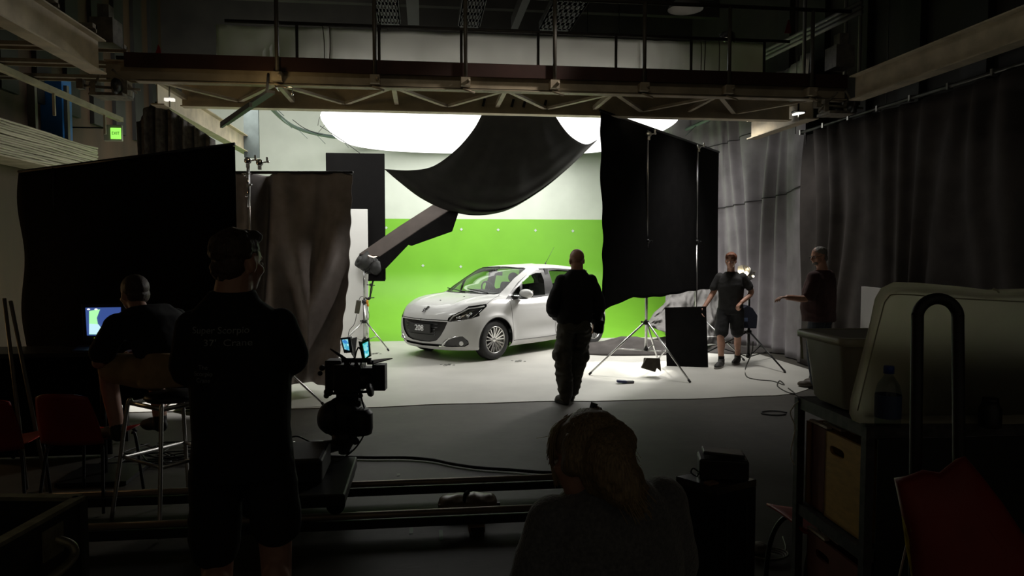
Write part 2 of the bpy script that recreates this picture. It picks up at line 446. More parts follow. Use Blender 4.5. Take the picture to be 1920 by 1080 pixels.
# ================================================================== BRIDGE
YN, YF = 8.0, 9.1
XA, XB = -3.25, 4.9
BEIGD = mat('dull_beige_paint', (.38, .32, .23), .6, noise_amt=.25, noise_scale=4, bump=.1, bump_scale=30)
br = thing('lighting_bridge', 'beige steel catwalk bridge spanning the hall under the ceiling', 'bridge', ((XA + XB) / 2, (YN + YF) / 2, 3.5))
mb = MB().bbox((XA, YN, 3.52), (XB, YN + .012, 3.70)); mb.bbox((XA, YN - .04, 3.70), (XB, YN + .06, 3.715)); mb.bbox((XA + .3, YN - .05, 3.50), (XB, YN + .07, 3.512)); mb.bbox((XA + .3, YN + .0, 3.505), (XB, YN + .012, 3.53))
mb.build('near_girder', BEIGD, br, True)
mb = MB().bbox((XA + .4, YF, 3.47), (XB - .1, YF + .012, 3.72)); mb.bbox((XA + .4, YF - .07, 3.46), (XB - .1, YF + .08, 3.472)); mb.bbox((XA + .4, YF - .05, 3.72), (XB - .1, YF + .06, 3.732))
mb.build('far_girder', mat('beige_paint_lit_below', (.82, .72, .54), .6, noise_amt=.15, noise_scale=5), br, True)  # beige made paler here, light bounced off the floor put into the colour
RB = mat('red_brown_board', (.04, .014, .010), .8, noise_amt=.25, noise_scale=4)
MB().bbox((XA + .2, YN - .055, 3.645), (XB, YN - .03, 3.79)).build('toe_board', RB, br, True)
MB().bbox((XA + .1, YN, 3.733), (XB, YF, 3.765)).build('deck', mat('dark_deck_boards', (.05, .045, .04), .8, noise_amt=.3), br, True)
x = XA + .45; k = 0
while x < XB - .5:
    x2 = min(x + .62, XB - .1)
    a, b = (YN + .05, YF - .05) if k % 2 == 0 else (YF - .05, YN + .05)
    MB().beam((x, a, 3.535), (x2, b, 3.535), .055, .03).build('lattice_brace', BEIGE, br, True)
    if k % 2 == 0: MB().beam((x, YN + .05, 3.56), (x, YF - .05, 3.56), .05, .05).build('cross_member', BEIGE, br, True)
    x = x2; k += 1
RAIL = mat('dark_pipe', (.045, .04, .034), .5, noise_amt=.2, noise_scale=10)
ZR = 4.50
MB().tube((XA + .2, YN - .09, ZR), (XB, YN - .09, ZR), .021).build('handrail', RAIL, br, True)
MB().tube((XA + .9, YF + .03, ZR), (XB - .1, YF + .03, ZR), .021).build('handrail', RAIL, br, True)
for px in (520, 703, 873, 1040, 1208, 1367, 1522):
    X = GY(px, 150, YN - .09).x
    p = MB().tube((X, YN - .09, 3.55), (X, YN - .09, ZR), .022).build('post', mat('grey_pipe', (.075, .068, .055), .5, noise_amt=.2), br, True)
    cm = MB().bbox((X - .05, YN - .13, 3.53), (X + .05, YN - .005, 3.62)); cm.tube((X - .03, YN - .1, 3.50), (X + .10, YN - .1, 3.46), .012, n=8); cm.tube((X + .03, YN - .16, 3.58), (X + .03, YN - .1, 3.58), .018, n=8)
    cm.build('clamp', BEIGD, p, True)
for px in (557, 711, 865, 1009, 1155, 1296, 1433):
    X = GY(px, 100, YF + .03).x
    MB().tube((X, YF + .03, 3.8), (X, YF + .03, ZR), .018).build('post', RAIL, br, True)
# small hooks stuck on the far girder inside
for px in (907, 961, 983, 1022):
    c = GY(px, 205, YF - .01); MB().box((c.x, YF - .02, 3.60), (.03, .02, .10), rot=(0, .25, 0)).build('hook', BPLAS, br, True)

# white fabric tied to the far handrail
def skirt(u, v):
    X = sx0 + (sx1 - sx0) * u; z = 3.85 + (ZR - 3.87) * v
    return Vector((X, YF + .10 + .012 * math.sin(u * 90) * (1 - v) + .03 * noise.noise(Vector((X * 2.5, z * 3, 0))) + .10 * abs(noise.noise(Vector((X * 1.6 + z * 1.5, z * .9 - X, 4)))) * (1 if (X < -1.2 or X > 3.0) else .3), z))
def fabmat():
    m = bpy.data.materials.new('white_translucent_fabric'); m.use_nodes = True; nt = m.node_tree
    for n_ in list(nt.nodes):
        if n_.type != 'OUTPUT_MATERIAL': nt.nodes.remove(n_)
    o = [n_ for n_ in nt.nodes][0]
    d = nt.nodes.new('ShaderNodeBsdfDiffuse'); d.inputs[0].default_value = (.42, .38, .31, 1)
    t = nt.nodes.new('ShaderNodeBsdfTranslucent'); t.inputs[0].default_value = (.62, .60, .56, 1)
    mx = nt.nodes.new('ShaderNodeMixShader'); mx.inputs[0].default_value = .55
    nt.links.new(d.outputs[0], mx.inputs[1]); nt.links.new(t.outputs[0], mx.inputs[2]); nt.links.new(mx.outputs[0], o.inputs[0])
    return m
FAB = fabmat()
for (pa, pb, w) in ((405, 618, 'creased beige fabric sheet tied to the bridge handrail, left end'), (618, 1200, 'long glowing white fabric sheet along the middle of the bridge handrail'),
                    (1200, 1436, 'creased beige fabric sheet tied to the bridge handrail, right end')):
    sx0 = GY(pa, 90, YF + .1).x; sx1 = GY(pb, 90, YF + .1).x
    o = MB().sheet(skirt, int((sx1 - sx0) * 24), 12, .002).build('fabric_sheet', FAB)
    tag(o, w, 'fabric', 'white fabric sheets on the bridge rail')

# ================================================================== RUNWAY BEAMS
def ibeam(X, y0, y1, z, h, w, name, label, cat='beam', m=BEIGE):
    t = thing(name, label, cat, (X, (y0 + y1) / 2, z))
    MB().bbox((X - .006, y0, z + .012), (X + .006, y1, z + h)).build('web', m, t, True)
    MB().bbox((X - w / 2, y0, z), (X + w / 2, y1, z + .014)).build('flange', m, t, True)
    MB().bbox((X - w / 2, y0, z + h), (X + w / 2, y1, z + h + .014)).build('flange', m, t, True)
    return t
lb = ibeam(-3.2, 2.5, 7.70, 3.50, .32, .16, 'runway_beam', 'beige steel runway beam above the left side, in front of the bridge')
lb2 = ibeam(-3.2, 9.3, 14.0, 3.52, .28, .16, 'runway_beam', 'pale green-lit runway beam running on beyond the bridge, left side')
rb = ibeam(4.85, 2.5, 7.70, 3.44, .26, .16, 'runway_beam', 'dim beige runway beam above the right drapes')
rb2 = ibeam(4.85, 8.6, 10.3, 3.40, .26, .16, 'runway_beam', 'short greenish beam stub under the bridge right end')
# end carriages of the bridge
for (X, lab) in ((-3.2, 'grimy wheeled carriage on the left end of the bridge'), (4.8, 'grimy wheeled carriage on the right end of the bridge')):
    t = thing('bridge_carriage', lab, 'carriage', (X, 8.0, 3.5))
    GRM = mat('grimy_cream', (.20, .18, .14), .6, noise_amt=.5, noise_scale=16)
    MB().bbox((X - .16, 7.86, 3.33), (X + .16, 8.14, 3.36)).bbox((X - .18, 7.93, 3.36), (X - .13, 8.07, 3.50)).bbox((X + .13, 7.93, 3.36), (X + .18, 8.07, 3.50)).tube((X - .3, 7.95, 3.44), (X + .3, 7.95, 3.41), .014).tube((X - .22, 8.0, 3.36), (X - .05, 7.9, 3.58), .012).tube((X + .25, 8.0, 3.38), (X + .05, 7.9, 3.60), .012).bbox((X - .30, 7.9, 3.40), (X - .24, 7.98, 3.50)).build('plate', GRM, t, True)
    for dy in (-.15, .15):
        MB().lathe([(.0, -.04), (.07, -.04), (.085, -.02), (.07, .02), (.0, .03)], (X + .12, 8 + dy, 3.42), Matrix.Rotation(PI / 2, 3, 'Y'), 18, False).build('wheel', BMET, t, True)
    MB().bbox((X - .12, 7.82, 3.85), (X + .1, 8.06, 4.1)).bbox((X - .06, 7.86, 4.1), (X + .05, 7.98, 4.24)).build('gear_housing', mat('grimy_metal', (.12, .11, .09), .6, noise_amt=.4, noise_scale=14), t, True)
# outrigger frames between left beam and left wall
for k in range(7):
    y = 5.3 + k * .72
    t = MB().beam((-5.55, y, 3.90), (-3.12, y, 3.90), .09, .04).beam((-5.55, y + .035, 3.885), (-3.12, y + .035, 3.885), .02, .07)
    tag(t.build('walkway_bearer', mat('dim_beige_bearer', (.22, .19, .14), .6, noise_amt=.25, noise_scale=6)), 'beige gallery bearer between left wall and runway beam, ' + ['nearest the camera', 'second from the camera', 'third from the camera', 'fourth from the camera', 'third from the bridge end', 'second from the bridge end', 'farthest, by the bridge end'][k], 'bearer', 'bearers under the left gallery')
t = thing('gallery_stringer', 'long beige steel stringer under the left gallery bearers', 'stringer', (-4.75, 8, 3.48))
MB().beam((-4.75, 4.2, 3.82), (-4.75, 12.2, 3.82), .07, .07).build('bar', BEIGD, t, True)
for k in range(5):
    y = 5.6 + k * 1.5
    MB().beam((-4.75, y, 3.8), (-4.75, y, 3.5), .03, .03).build('hanger', BEIGD, t, True)

# drooping blue grey strap and rail lamp on the bridge
o = MB().beam(GY(508, 172, 7.86), GY(420, 232, 8.9), .09, .03).beam(GY(470, 196, 8.1), GY(415, 236, 8.95), .03, .05)
o.tube(GY(500, 176, 7.9), (GY(500, 176, 7.9).x, 8.0, 3.62), .015)
tag(o.build('loose_strut', mat('slate_blue_metal', (.10, .105, .13), .5)), 'slate blue metal strut hanging diagonally under the bridge', 'strut')
t = thing('work_light', 'small bright lamp under the bridge right end', 'lamp', GY(1497, 215, 8.3))
c = GY(1497, 213, 8.3)
MB().box((c.x, c.y, c.z), (.13, .05, .022), rot=(0, -.2, 0)).build('diffuser', emat('lamp_white', (1, .98, .86), 3), t, True)
MB().tube((c.x, c.y, c.z - .01), (c.x, c.y, c.z - .08), .006).build('stem', ALU, t, True)
MB().box((c.x, c.y, c.z + .02), (.15, .07, .012)).tube((c.x, c.y, c.z + .02), (c.x, c.y, 3.60), .012).tube((c.x, 8.0, 3.59), (c.x, c.y + .01, 3.59), .012).build('hood', BPLAS, t, True)
t = thing('work_light', 'small dim lamp under the bridge left end', 'lamp', GY(318, 187, 8.3))
c = GY(318, 187, 8.3)
MB().box((c.x, c.y, c.z), (.10, .05, .03)).build('diffuser', emat('lamp_dim', (1, .95, .85), 1.0), t, True)
MB().tube((c.x, c.y, 3.62), (c.x, c.y, c.z - .08), .008).tube((c.x, 8.0, 3.61), (c.x, c.y + .01, 3.61), .010).build('stem', ALU, t, True)
p = GY(548, 163, 7.82)
o = MB().path([p + Vector((-.17, 0, 0)), p + Vector((0, 0, 0)), p + Vector((.0, 0, -.06))], .006, 8).tube(p + Vector((0, 0, -.06)), p + Vector((0, 0, -.085)), .014).tube(p + Vector((-.17, 0, 0)), (p.x - .17, 8.0, p.z), .01)
tag(o.build('rail_hook', emat('glinting_chrome', (1, .9, .8), .5) if False else CHROME), 'small shiny hook rod clamped to the bridge left of centre', 'hook')

# bundle on the left wall, exit sign
def cablemat():
    m = mat('pale_cable_sheath', (.40, .36, .28), .6, noise_amt=.35, noise_scale=5, stretch=(1, .15, 6)); return m
t = thing('cable_tray', 'long tray packed with pale cables along the left wall', 'cable tray', (XL + .3, 8, 2.95))
MB().bbox((XL + .02, 4, 2.90), (XL + .52, 12.2, 2.92)).bbox((XL + .02, 4, 2.92), (XL + .04, 12.2, 3.1)).build('tray', BEIGD, t, True)
cb = MB(); random.seed(5)
for i in range(20):
    for j in range(14):
        if i not in (18, 19) and j not in (12, 13): continue
        x = XL + .06 + i * .024; z = 2.94 + j * .031
        pts = [(x + random.uniform(-.008, .008), y, z + random.uniform(-.010, .010)) for y in np.linspace(4, 12.1, 18)]
        cb.path(pts, .0165, 6)
tag(cb.build('cables', cablemat(), t, True), kind='stuff')
c = GD(211, 249, 11.2)
t = thing('exit_sign', 'green glowing EXIT sign in a pale box on the left', 'sign', c)
MB().box((0, .03, 0), (.27, .06, .25)).build('housing', mat('pale_sign_housing', (.45, .44, .38), .5), t, bevel=.01)
MB().tube((-.10, .05, .08), (-.76, .05, .08), .012).build('wall_bracket', BMET, t)
MB().box((.05, -.006, -.01), (.15, .01, .17)).build('panel', emat('exit_green', (.35, 1, .12), 1.1), t)
def text(s, size, name, m, parent, loc, rot, depth=.002, sx=1.0, bold=0.0):
    cu = bpy.data.curves.new(name, 'FONT'); cu.body = s; cu.size = size; cu.extrude = depth; cu.offset = bold; cu.align_x = 'CENTER'; cu.align_y = 'CENTER'
    tmp = bpy.data.objects.new(name + '_t', cu); COL.objects.link(tmp)
    dg = bpy.context.evaluated_depsgraph_get(); dg.update()
    me = bpy.data.meshes.new_from_object(tmp.evaluated_get(dg)); bpy.data.objects.remove(tmp)
    me.materials.clear(); me.materials.append(m)
    o = bpy.data.objects.new(name, me); COL.objects.link(o); o.parent = parent; o.location = loc; o.rotation_euler = rot; o.scale = (sx, 1, 1)
    return o
text('EXIT', .07, 'lettering', mat('dark_green_ink', (.02, .16, .02), .6), t, (.05, -.013, -.01), (PI / 2, 0, 0), sx=.8)
# ================================================================== THE CAR
def pchip(x, y, xi):
    x = np.asarray(x, float); y = np.asarray(y, float); xi = np.clip(xi, x[0], x[-1])
    h = np.diff(x); d = np.diff(y) / h; m = np.zeros_like(y)
    for i in range(1, len(x) - 1):
        if d[i - 1] * d[i] > 0:
            w1 = 2 * h[i] + h[i - 1]; w2 = h[i] + 2 * h[i - 1]; m[i] = (w1 + w2) / (w1 / d[i - 1] + w2 / d[i])
    m[0] = d[0]; m[-1] = d[-1]
    k = np.clip(np.searchsorted(x, xi) - 1, 0, len(h) - 1); t = (xi - x[k]) / h[k]
    return ((2 * t**3 - 3 * t**2 + 1) * y[k] + (t**3 - 2 * t**2 + t) * h[k] * m[k] + (-2 * t**3 + 3 * t**2) * y[k + 1] + (t**3 - t**2) * h[k] * m[k + 1])
def inpoly(x, y, poly):
    r = np.zeros(x.shape, bool); n = len(poly)
    for i in range(n):
        x1, y1 = poly[i]; x2, y2 = poly[(i + 1) % n]
        c = ((y1 > y) != (y2 > y)); xx = x1 + (y - y1) * (x2 - x1) / ((y2 - y1) if y2 != y1 else 1e-9)
        r ^= c & (x < xx)
    return r
def distpl(x, y, pl):
    d = np.full(x.shape, 1e9)
    for (x1, y1), (x2, y2) in zip(pl[:-1], pl[1:]):
        L = (x2 - x1) ** 2 + (y2 - y1) ** 2; t = np.clip(((x - x1) * (x2 - x1) + (y - y1) * (y2 - y1)) / L, 0, 1)
        d = np.minimum(d, np.hypot(x - x1 - t * (x2 - x1), y - y1 - t * (y2 - y1)))
    return d
# ring keys: sf zf Lf nf | w zF zM zR | Lr nr sr zr
KEYS = np.array([
 [.36,.165,.50,2.4, .74,.165,.165,.21, .45,2.6,3.70,.24],
 [.06,.175,.60,2.6, .81,.18,.18,.23, .45,2.8,3.84,.28],
 [.00,.23,.62,2.6, .845,.24,.235,.30, .42,2.8,3.90,.34],
 [-.03,.34,.62,2.6, .858,.36,.35,.42, .42,2.8,3.93,.45],
 [-.045,.46,.63,2.6, .868,.50,.49,.56, .42,2.8,3.95,.56],
 [-.035,.58,.64,2.6, .870,.62,.62,.68, .42,2.8,3.94,.68],
 [.00,.685,.66,2.55, .866,.74,.74,.79, .42,2.8,3.91,.78],
 [.055,.755,.66,2.5, .850,.83,.82,.87, .42,2.8,3.89,.86],
 [.28,.875,.52,2.7, .812,.915,.885,.93, .42,2.8,3.87,.93],
 [.60,.948,.40,3.0, .775,.960,.930,.965, .42,2.8,3.86,.97],
 [.95,1.00,.30,3.8, .742,.985,.950,.99, .42,2.8,3.85,1.01],
 [1.22,1.14,.33,3.7, .700,1.10,1.10,1.12, .40,2.8,3.77,1.12],
 [1.49,1.28,.34,3.6, .650,1.245,1.255,1.24, .36,2.8,3.65,1.25],
 [1.76,1.395,.35,3.4, .592,1.365,1.385,1.34, .34,2.8,3.51,1.34],
 [1.95,1.430,.36,3.0, .525,1.405,1.42,1.375, .32,2.8,3.41,1.37],
 [2.25,1.452,.35,2.6, .38,1.435,1.447,1.40, .3,2.6,3.3,1.39],
 [2.60,1.462,.15,2.2, .002,1.457,1.462,1.44, .15,2.2,3.0,1.43]])
rk = np.array([0, .3, .40, .52, .65, .77, .88, .98, 1.2, 1.48, 1.72, 2.02, 2.32, 2.58, 2.74, 2.95, 3.35])
NR = 300
ri = np.concatenate([np.linspace(0, 2.95, NR - 20, endpoint=False), np.linspace(2.95, 3.35, 20)])
KEYS[:9, 0] += .04; KEYS[9, 0] += .02
PK = [pchip(rk, KEYS[:, c], ri) for c in range(12)]
NFp, NS, NB = 130, 270, 50
WF, WR, RW = .80, 3.34, .312      # wheel positions, tyre radius
def ringpts(i):
    sf, zf, Lf, nf, w, zF, zM, zR, Lr, nr, sr, zr = [p[i] for p in PK]
    ph = np.linspace(0, PI / 2, 500)
    y = w * np.sin(ph) ** (2 / nf); s = sf + Lf * (1 - np.cos(ph) ** (2 / nf))
    d = np.concatenate([[0], np.cumsum(np.hypot(np.diff(y), np.diff(s)))]); q = np.linspace(0, d[-1], NFp)
    yF = np.interp(q, d, y); sF = np.interp(q, d, s)
    y2 = w * np.sin(ph) ** (2 / nr); s2 = sr - Lr * (1 - np.cos(ph) ** (2 / nr))
    d2 = np.concatenate([[0], np.cumsum(np.hypot(np.diff(y2), np.diff(s2)))]); q2 = np.linspace(0, d2[-1], NB)
    yB = np.interp(q2, d2, y2)[::-1]; sB = np.interp(q2, d2, s2)[::-1]
    sS = np.linspace(sf + Lf, sr - Lr, NS + 2)[1:-1]; yS = np.full(NS, w)
    def zside(s): return pchip([.8, 2.0, 3.3], [zF, zM, zR], s)
    zc = zside(np.array([sf + Lf]))[0]; zF_ = zf + (zc - zf) * np.clip(yF / max(w, 1e-4), 0, 1) ** 2
    ze = zside(np.array([sr - Lr]))[0]; zB_ = zr + (ze - zr) * np.clip(yB / max(w, 1e-4), 0, 1) ** 2
    s = np.concatenate([sF, sS, sB]); y = np.concatenate([yF, yS, yB]); z = np.concatenate([zF_, zside(sS), zB_])
    return s, y, z
S_, Y_, Z_ = [np.array(a) for a in zip(*[ringpts(i) for i in range(NR)])]
# plan taper, arch flares, flank crease and hood crease
tap = 1 - .035 * np.clip((1.9 - S_) / 1.9, 0, 1) ** 2 * np.clip((S_ / .5), 0, 1) - .05 * np.clip((S_ - 2.6) / 1.3, 0, 1) ** 2
Y_ = Y_ * tap
low = np.clip((.80 - Z_) / .12, 0, 1) * np.clip(Y_ / .7, 0, 1) ** 4
for wx in (WF, WR):
    d = np.hypot(S_ - wx, Z_ - RW); Y_ += .030 * np.exp(-((d - .37) / .07) ** 2) * low
door = np.exp(-((S_ - 2.1) / .8) ** 4) * np.clip(Y_ / .7, 0, 1) ** 4
Y_ += door * (-.022 * np.exp(-((Z_ - .42) / .10) ** 2) + .010 * np.exp(-((Z_ - .27) / .05) ** 2) + .006 * np.exp(-((Z_ - .83) / .03) ** 2))
cr = np.exp(-((Y_ - .52 + .10 * (1 - S_)) / .05) ** 2) * np.clip((S_ - .2) / .2, 0, 1) * np.clip((1.05 - S_) / .15, 0, 1) * (Z_ > .7)
Z_ += .010 * cr
# car frame: s backwards from the nose, y to the car's left (image right)
W1 = GZ(925, 675); W2 = GZ(1110, 646)
fd = (W1 - W2); fd.z = 0; fd.normalize()            # forwards
lf = Vector((-fd.y, fd.x, 0))                        # the car's left
KC = 1.03                                            # the whole car a touch larger than the nominal figures
CARO = (W1 + W2) / 2 + fd * KC * ((WR - WF) / 2 + WF) - lf * .80 * KC; CARO.z = .008
car = thing('hatchback_car', 'glossy white five door hatchback parked before the green wall', 'car', CARO, math.atan2(fd.y, fd.x))
car.scale = (KC, KC, KC)
def cw(s, y, z):                                     # numpy car coords -> world
    s = np.asarray(s) * KC; y = np.asarray(y) * KC; z = np.asarray(z) * KC; return np.stack([CARO.x - fd.x * s + lf.x * y, CARO.y - fd.y * s + lf.y * y, CARO.z + z], -1)
def CLc(s, y, z): return Vector((-s, y, z))          # car-local of the Empty (x forwards, y left)
ncol = S_.shape[1]
px, py = proj(cw(S_.ravel(), Y_.ravel(), Z_.ravel())); PXv = px.reshape(S_.shape); PYv = py.reshape(S_.shape)
P3 = np.stack([-S_, Y_, Z_], -1)
def c8(x, y): return (740 + x / 8.31, 560 + y / 8.31)
def c6(x, y): return (800 + x / 6.857, 480 + y / 6.857)
def c4(x, y): return (722 + x / 4.39, 457 + y / 4.39)
NAMES = ['body_shell']
# outlines: (space, polygon)  space 'P' = as seen in the photograph on the real surface, 'S' = side view (s, z)
BON = [(700, 594.5), (767, 594.3), (800, 598.6), (839.5, 600.6), (842, 595.5), (850, 590), (866, 581.5), (878, 573.5), (890, 570.5), (912, 567.5), (925, 560), c4(930, 430), c4(945, 414), c4(700, 406), c4(460, 386), (700, 480)]
HL = [c8(818, 352), c8(835, 300), c8(900, 250), c8(1050, 190), c8(1150, 120), c8(1250, 105), c8(1430, 80), c8(1437, 120), c8(1320, 230), c8(1325, 270), c8(1200, 310), c8(1000, 350), c8(870, 362)]
GR = [(740, 596), (800, 601.3), (839.2, 604.0), (833.5, 617), (826, 630), (818.5, 638.5), (806, 640.8), (788, 639.4), (740, 634)]
LI = [(740, 637), (794, 643), (831.5, 646.0), (829, 650.4), (794, 647.4), (740, 641.2)]
FG = [c8(740, 747), c8(800, 655), c8(900, 600), c8(1060, 588), c8(1150, 665), c8(1157, 712), c8(1100, 747), c8(900, 752)]
WSP = [c4(700, 409), c4(900, 415), c4(945, 405), c4(1000, 350), c4(1060, 285), c4(1155, 206), c4(1000, 192), c4(845, 192), (860, 490), (820, 500), (850, 550)]
DL1 = [c4(988, 463), c4(1035, 395), c4(1090, 320), c4(1160, 258), c4(1240, 218), c4(1330, 203), c4(1370, 201), c4(1375, 422), c4(1290, 434), c4(1040, 459)]
G0 = [c4(1032, 440), c4(1108, 330), c4(1116, 436)]
G1 = [c4(1130, 434), c4(1130, 310), c4(1180, 265), c4(1240, 240), c4(1285, 240), c4(1308, 300), c4(1318, 418)]
DLB = [(2.1, .93), (2.1, 1.392), (2.5, 1.392), (2.95, 1.362), (3.3, 1.275), (3.48, 1.12), (3.50, 1.045), (2.9, .99)]
G2 = [(2.36, .985), (2.34, 1.35), (2.6, 1.36), (2.93, 1.335), (2.98, 1.03)]
G3 = [(3.03, 1.04), (3.0, 1.31), (3.25, 1.255), (3.42, 1.12), (3.44, 1.065)]
def circ(cx, r): return [(cx + r * math.cos(t), RW + r * math.sin(t)) for t in np.linspace(0, 2 * PI, 60, endpoint=False)]
C1, C2 = circ(WF, .345), circ(WR, .345)
TL = [(3.42, .99), (3.50, .80), (3.75, .78), (4.1, .80), (4.1, .99)]
FRONT = (S_ < 1.0); GH = (S_ > .9) & (Z_ > .88)
SNAP = [('P', HL, FRONT & (Z_ > .55)), ('P', GR, (S_ < .5) & (Z_ > .28)), ('P', LI, (S_ < .6) & (Z_ < .45)), ('P', FG, (S_ < .75) & (Z_ < .5)), ('P', BON, (S_ < 1.15) & (Z_ > .6)),
        ('S', C1, Y_ > .35), ('S', C2, Y_ > .35), ('P', WSP, GH & (S_ < 2.2) & (Y_ > .40)), ('P', DL1, GH & (S_ < 2.15) & (Y_ > .5)), ('P', G0, GH & (Y_ > .5)), ('P', G1, GH & (Y_ > .5) & (S_ < 2.3)),
        ('S', DLB, GH & (S_ > 2.14) & (Y_ > .5)), ('S', G2, GH & (Y_ > .5)), ('S', G3, GH & (Y_ > .5)), ('S', TL, Y_ > .4)]
snapped = np.zeros(S_.shape, int)
Q3 = P3.copy()
g = lambda A: (np.gradient(A, axis=0), np.gradient(A, axis=1))
Gs, Gz, Gx, Gy, Gyy = g(S_), g(Z_), g(PXv), g(PYv), g(Y_)
for k, (sp, poly, region) in enumerate(SNAP):
    A, B = (PXv, PYv) if sp == 'P' else (S_, Z_); (Ai, Aj), (Bi, Bj) = (Gx, Gy) if sp == 'P' else (Gs, Gz)
    best = np.full(S_.shape, 1e9); TX = np.zeros(S_.shape); TY = np.zeros(S_.shape)
    n = len(poly)
    for e in range(n):
        (x1, y1), (x2, y2) = poly[e], poly[(e + 1) % n]; L = (x2 - x1) ** 2 + (y2 - y1) ** 2
        t = np.clip(((A - x1) * (x2 - x1) + (B - y1) * (y2 - y1)) / L, 0, 1); tx = x1 + t * (x2 - x1); ty = y1 + t * (y2 - y1)
        d = (A - tx) ** 2 + (B - ty) ** 2; mk = d < best; best[mk] = d[mk]; TX[mk] = tx[mk]; TY[mk] = ty[mk]
    det = Ai * Bj - Aj * Bi; det = np.where(np.abs(det) < 1e-9, 1e-9, det); dx, dy = TX - A, TY - B
    di = (dx * Bj - dy * Aj) / det; dj = (-dx * Bi + dy * Ai) / det
    ok = (np.abs(di) < .52) & (np.abs(dj) < .52) & region & (snapped == 0)
    for c, (Ci, Cj) in ((0, Gs), (1, Gyy), (2, Gz)):
        add = di * Ci + dj * Cj; add = -add if c == 0 else add
        Q3[..., c][ok] = P3[..., c][ok] + add[ok]
    snapped[ok] = k + 1
P3 = Q3; S_ = -P3[..., 0]; Y_ = P3[..., 1]; Z_ = P3[..., 2]
px, py = proj(cw(S_.ravel(), Y_.ravel(), Z_.ravel())); PXv = px.reshape(S_.shape); PYv = py.reshape(S_.shape)
idx = np.arange(S_.size).reshape(S_.shape)
a_, b_, c_, d_ = idx[:-1, :-1].ravel(), idx[:-1, 1:].ravel(), idx[1:, 1:].ravel(), idx[1:, :-1].ravel()
sn = snapped.ravel() > 0
useBD = (sn[b_] & sn[d_] & ~(sn[a_] & sn[c_]))
T1 = np.where(useBD[:, None], np.stack([a_, b_, d_], 1), np.stack([a_, b_, c_], 1))
T2 = np.where(useBD[:, None], np.stack([b_, c_, d_], 1), np.stack([a_, c_, d_], 1))
TRI = np.concatenate([T1, T2])
fc = lambda A: A.ravel()[TRI].mean(1)
fs_, fy_, fz_, fpx, fpy = map(fc, (S_, Y_, Z_, PXv, PYv))
CLS = np.zeros(fs_.shape, int)
ip = lambda poly: inpoly(fpx, fpy, poly)
isz = lambda poly: inpoly(fs_, fz_, poly)
CLS[(fz_ > .70) & (fs_ < 1.12) & ip(BON)] = 9
CLS[(fs_ < .62) & (fz_ < .78) & (CLS == 0) & ((fs_ < .45) | (fz_ < .70 - .9 * (fs_ - .42)))] = 16
CLS[(fs_ > 1.19) & (fs_ < 2.25) & (fz_ > .265) & (fy_ > .45) & (fz_ < 1.41)] = 8
CLS[(fs_ > 2.25) & (fs_ < 3.25) & (fz_ > .265) & (fy_ > .45) & (fz_ < 1.40) & (np.hypot(fs_ - WR, fz_ - RW) > .43)] = 17
gh = (fz_ > .88) & (fs_ > .9)
dl = gh & (fy_ > .5) & ((ip(DL1) & (fs_ < 2.15)) | (isz(DLB) & (fs_ > 2.0)))
CLS[dl] = 3
CLS[dl & ((ip(G0) & (fs_ < 1.6)) | (ip(G1) & (fs_ < 2.3)) | isz(G2) | isz(G3))] = 2
ws = gh & (fs_ < 2.1) & ip(WSP)
ws |= (fy_ < .45) & (fz_ > 1.0) & (fz_ < 1.408) & (fs_ < 2.1)
CLS[ws & (CLS != 2) & (CLS != 3)] = 1
CLS[(fs_ < 1.0) & (fz_ > .55) & ip(HL)] = 4
CLS[(fs_ < .5) & (fz_ > .28) & ip(GR)] = 5
CLS[(fs_ < .6) & (fz_ < .45) & ip(LI)] = 7
CLS[(fs_ < .75) & (fz_ < .5) & ip(FG)] = 6
CLS[(fy_ > .4) & isz(TL)] = 12
CLS[(fs_ > 3.45) & (fz_ > 1.05) & (fz_ < 1.31) & (fy_ < .50)] = 13
CLS[(isz(C1) | isz(C2)) & (fy_ > .35)] = 10
CMAT = {}
PAINT = mat('white_car_paint', (.55, .55, .535), .34, coat=.3, spec=.5, noise_amt=.01)
def backdark(m):                 # the inner face of the shell is trimmed in dark cloth
    nt = m.node_tree; out = [n for n in nt.nodes if n.type == 'OUTPUT_MATERIAL'][0]; b = nt.nodes['Principled BSDF']
    g = nt.nodes.new('ShaderNodeNewGeometry'); d = nt.nodes.new('ShaderNodeBsdfDiffuse'); d.inputs[0].default_value = (.03, .03, .032, 1)
    mx = nt.nodes.new('ShaderNodeMixShader'); nt.links.new(g.outputs['Backfacing'], mx.inputs[0]); nt.links.new(b.outputs[0], mx.inputs[1]); nt.links.new(d.outputs[0], mx.inputs[2]); nt.links.new(mx.outputs[0], out.inputs[0])
backdark(PAINT)
def glassmat(name, tint, refl=.06):
    m = bpy.data.materials.new(name); m.use_nodes = True; nt = m.node_tree; out = [n for n in nt.nodes if n.type == 'OUTPUT_MATERIAL'][0]
    nt.nodes.remove(nt.nodes['Principled BSDF'])
    t = nt.nodes.new('ShaderNodeBsdfTransparent'); t.inputs[0].default_value = (*tint, 1)
    g = nt.nodes.new('ShaderNodeBsdfGlossy'); g.inputs['Roughness'].default_value = .03
    lw = nt.nodes.new('ShaderNodeLayerWeight'); pw = nt.nodes.new('ShaderNodeMath'); pw.operation = 'POWER'; pw.inputs[1].default_value = 4
    nt.links.new(lw.outputs['Facing'], pw.inputs[0]); f = nt.nodes.new('ShaderNodeMapRange'); f.inputs[3].default_value = .045; f.inputs[4].default_value = .32; nt.links.new(pw.outputs[0], f.inputs[0])
    mx = nt.nodes.new('ShaderNodeMixShader'); nt.links.new(f.outputs[0], mx.inputs[0]); nt.links.new(t.outputs[0], mx.inputs[1]); nt.links.new(g.outputs[0], mx.inputs[2]); nt.links.new(mx.outputs[0], out.inputs[0])
    return m
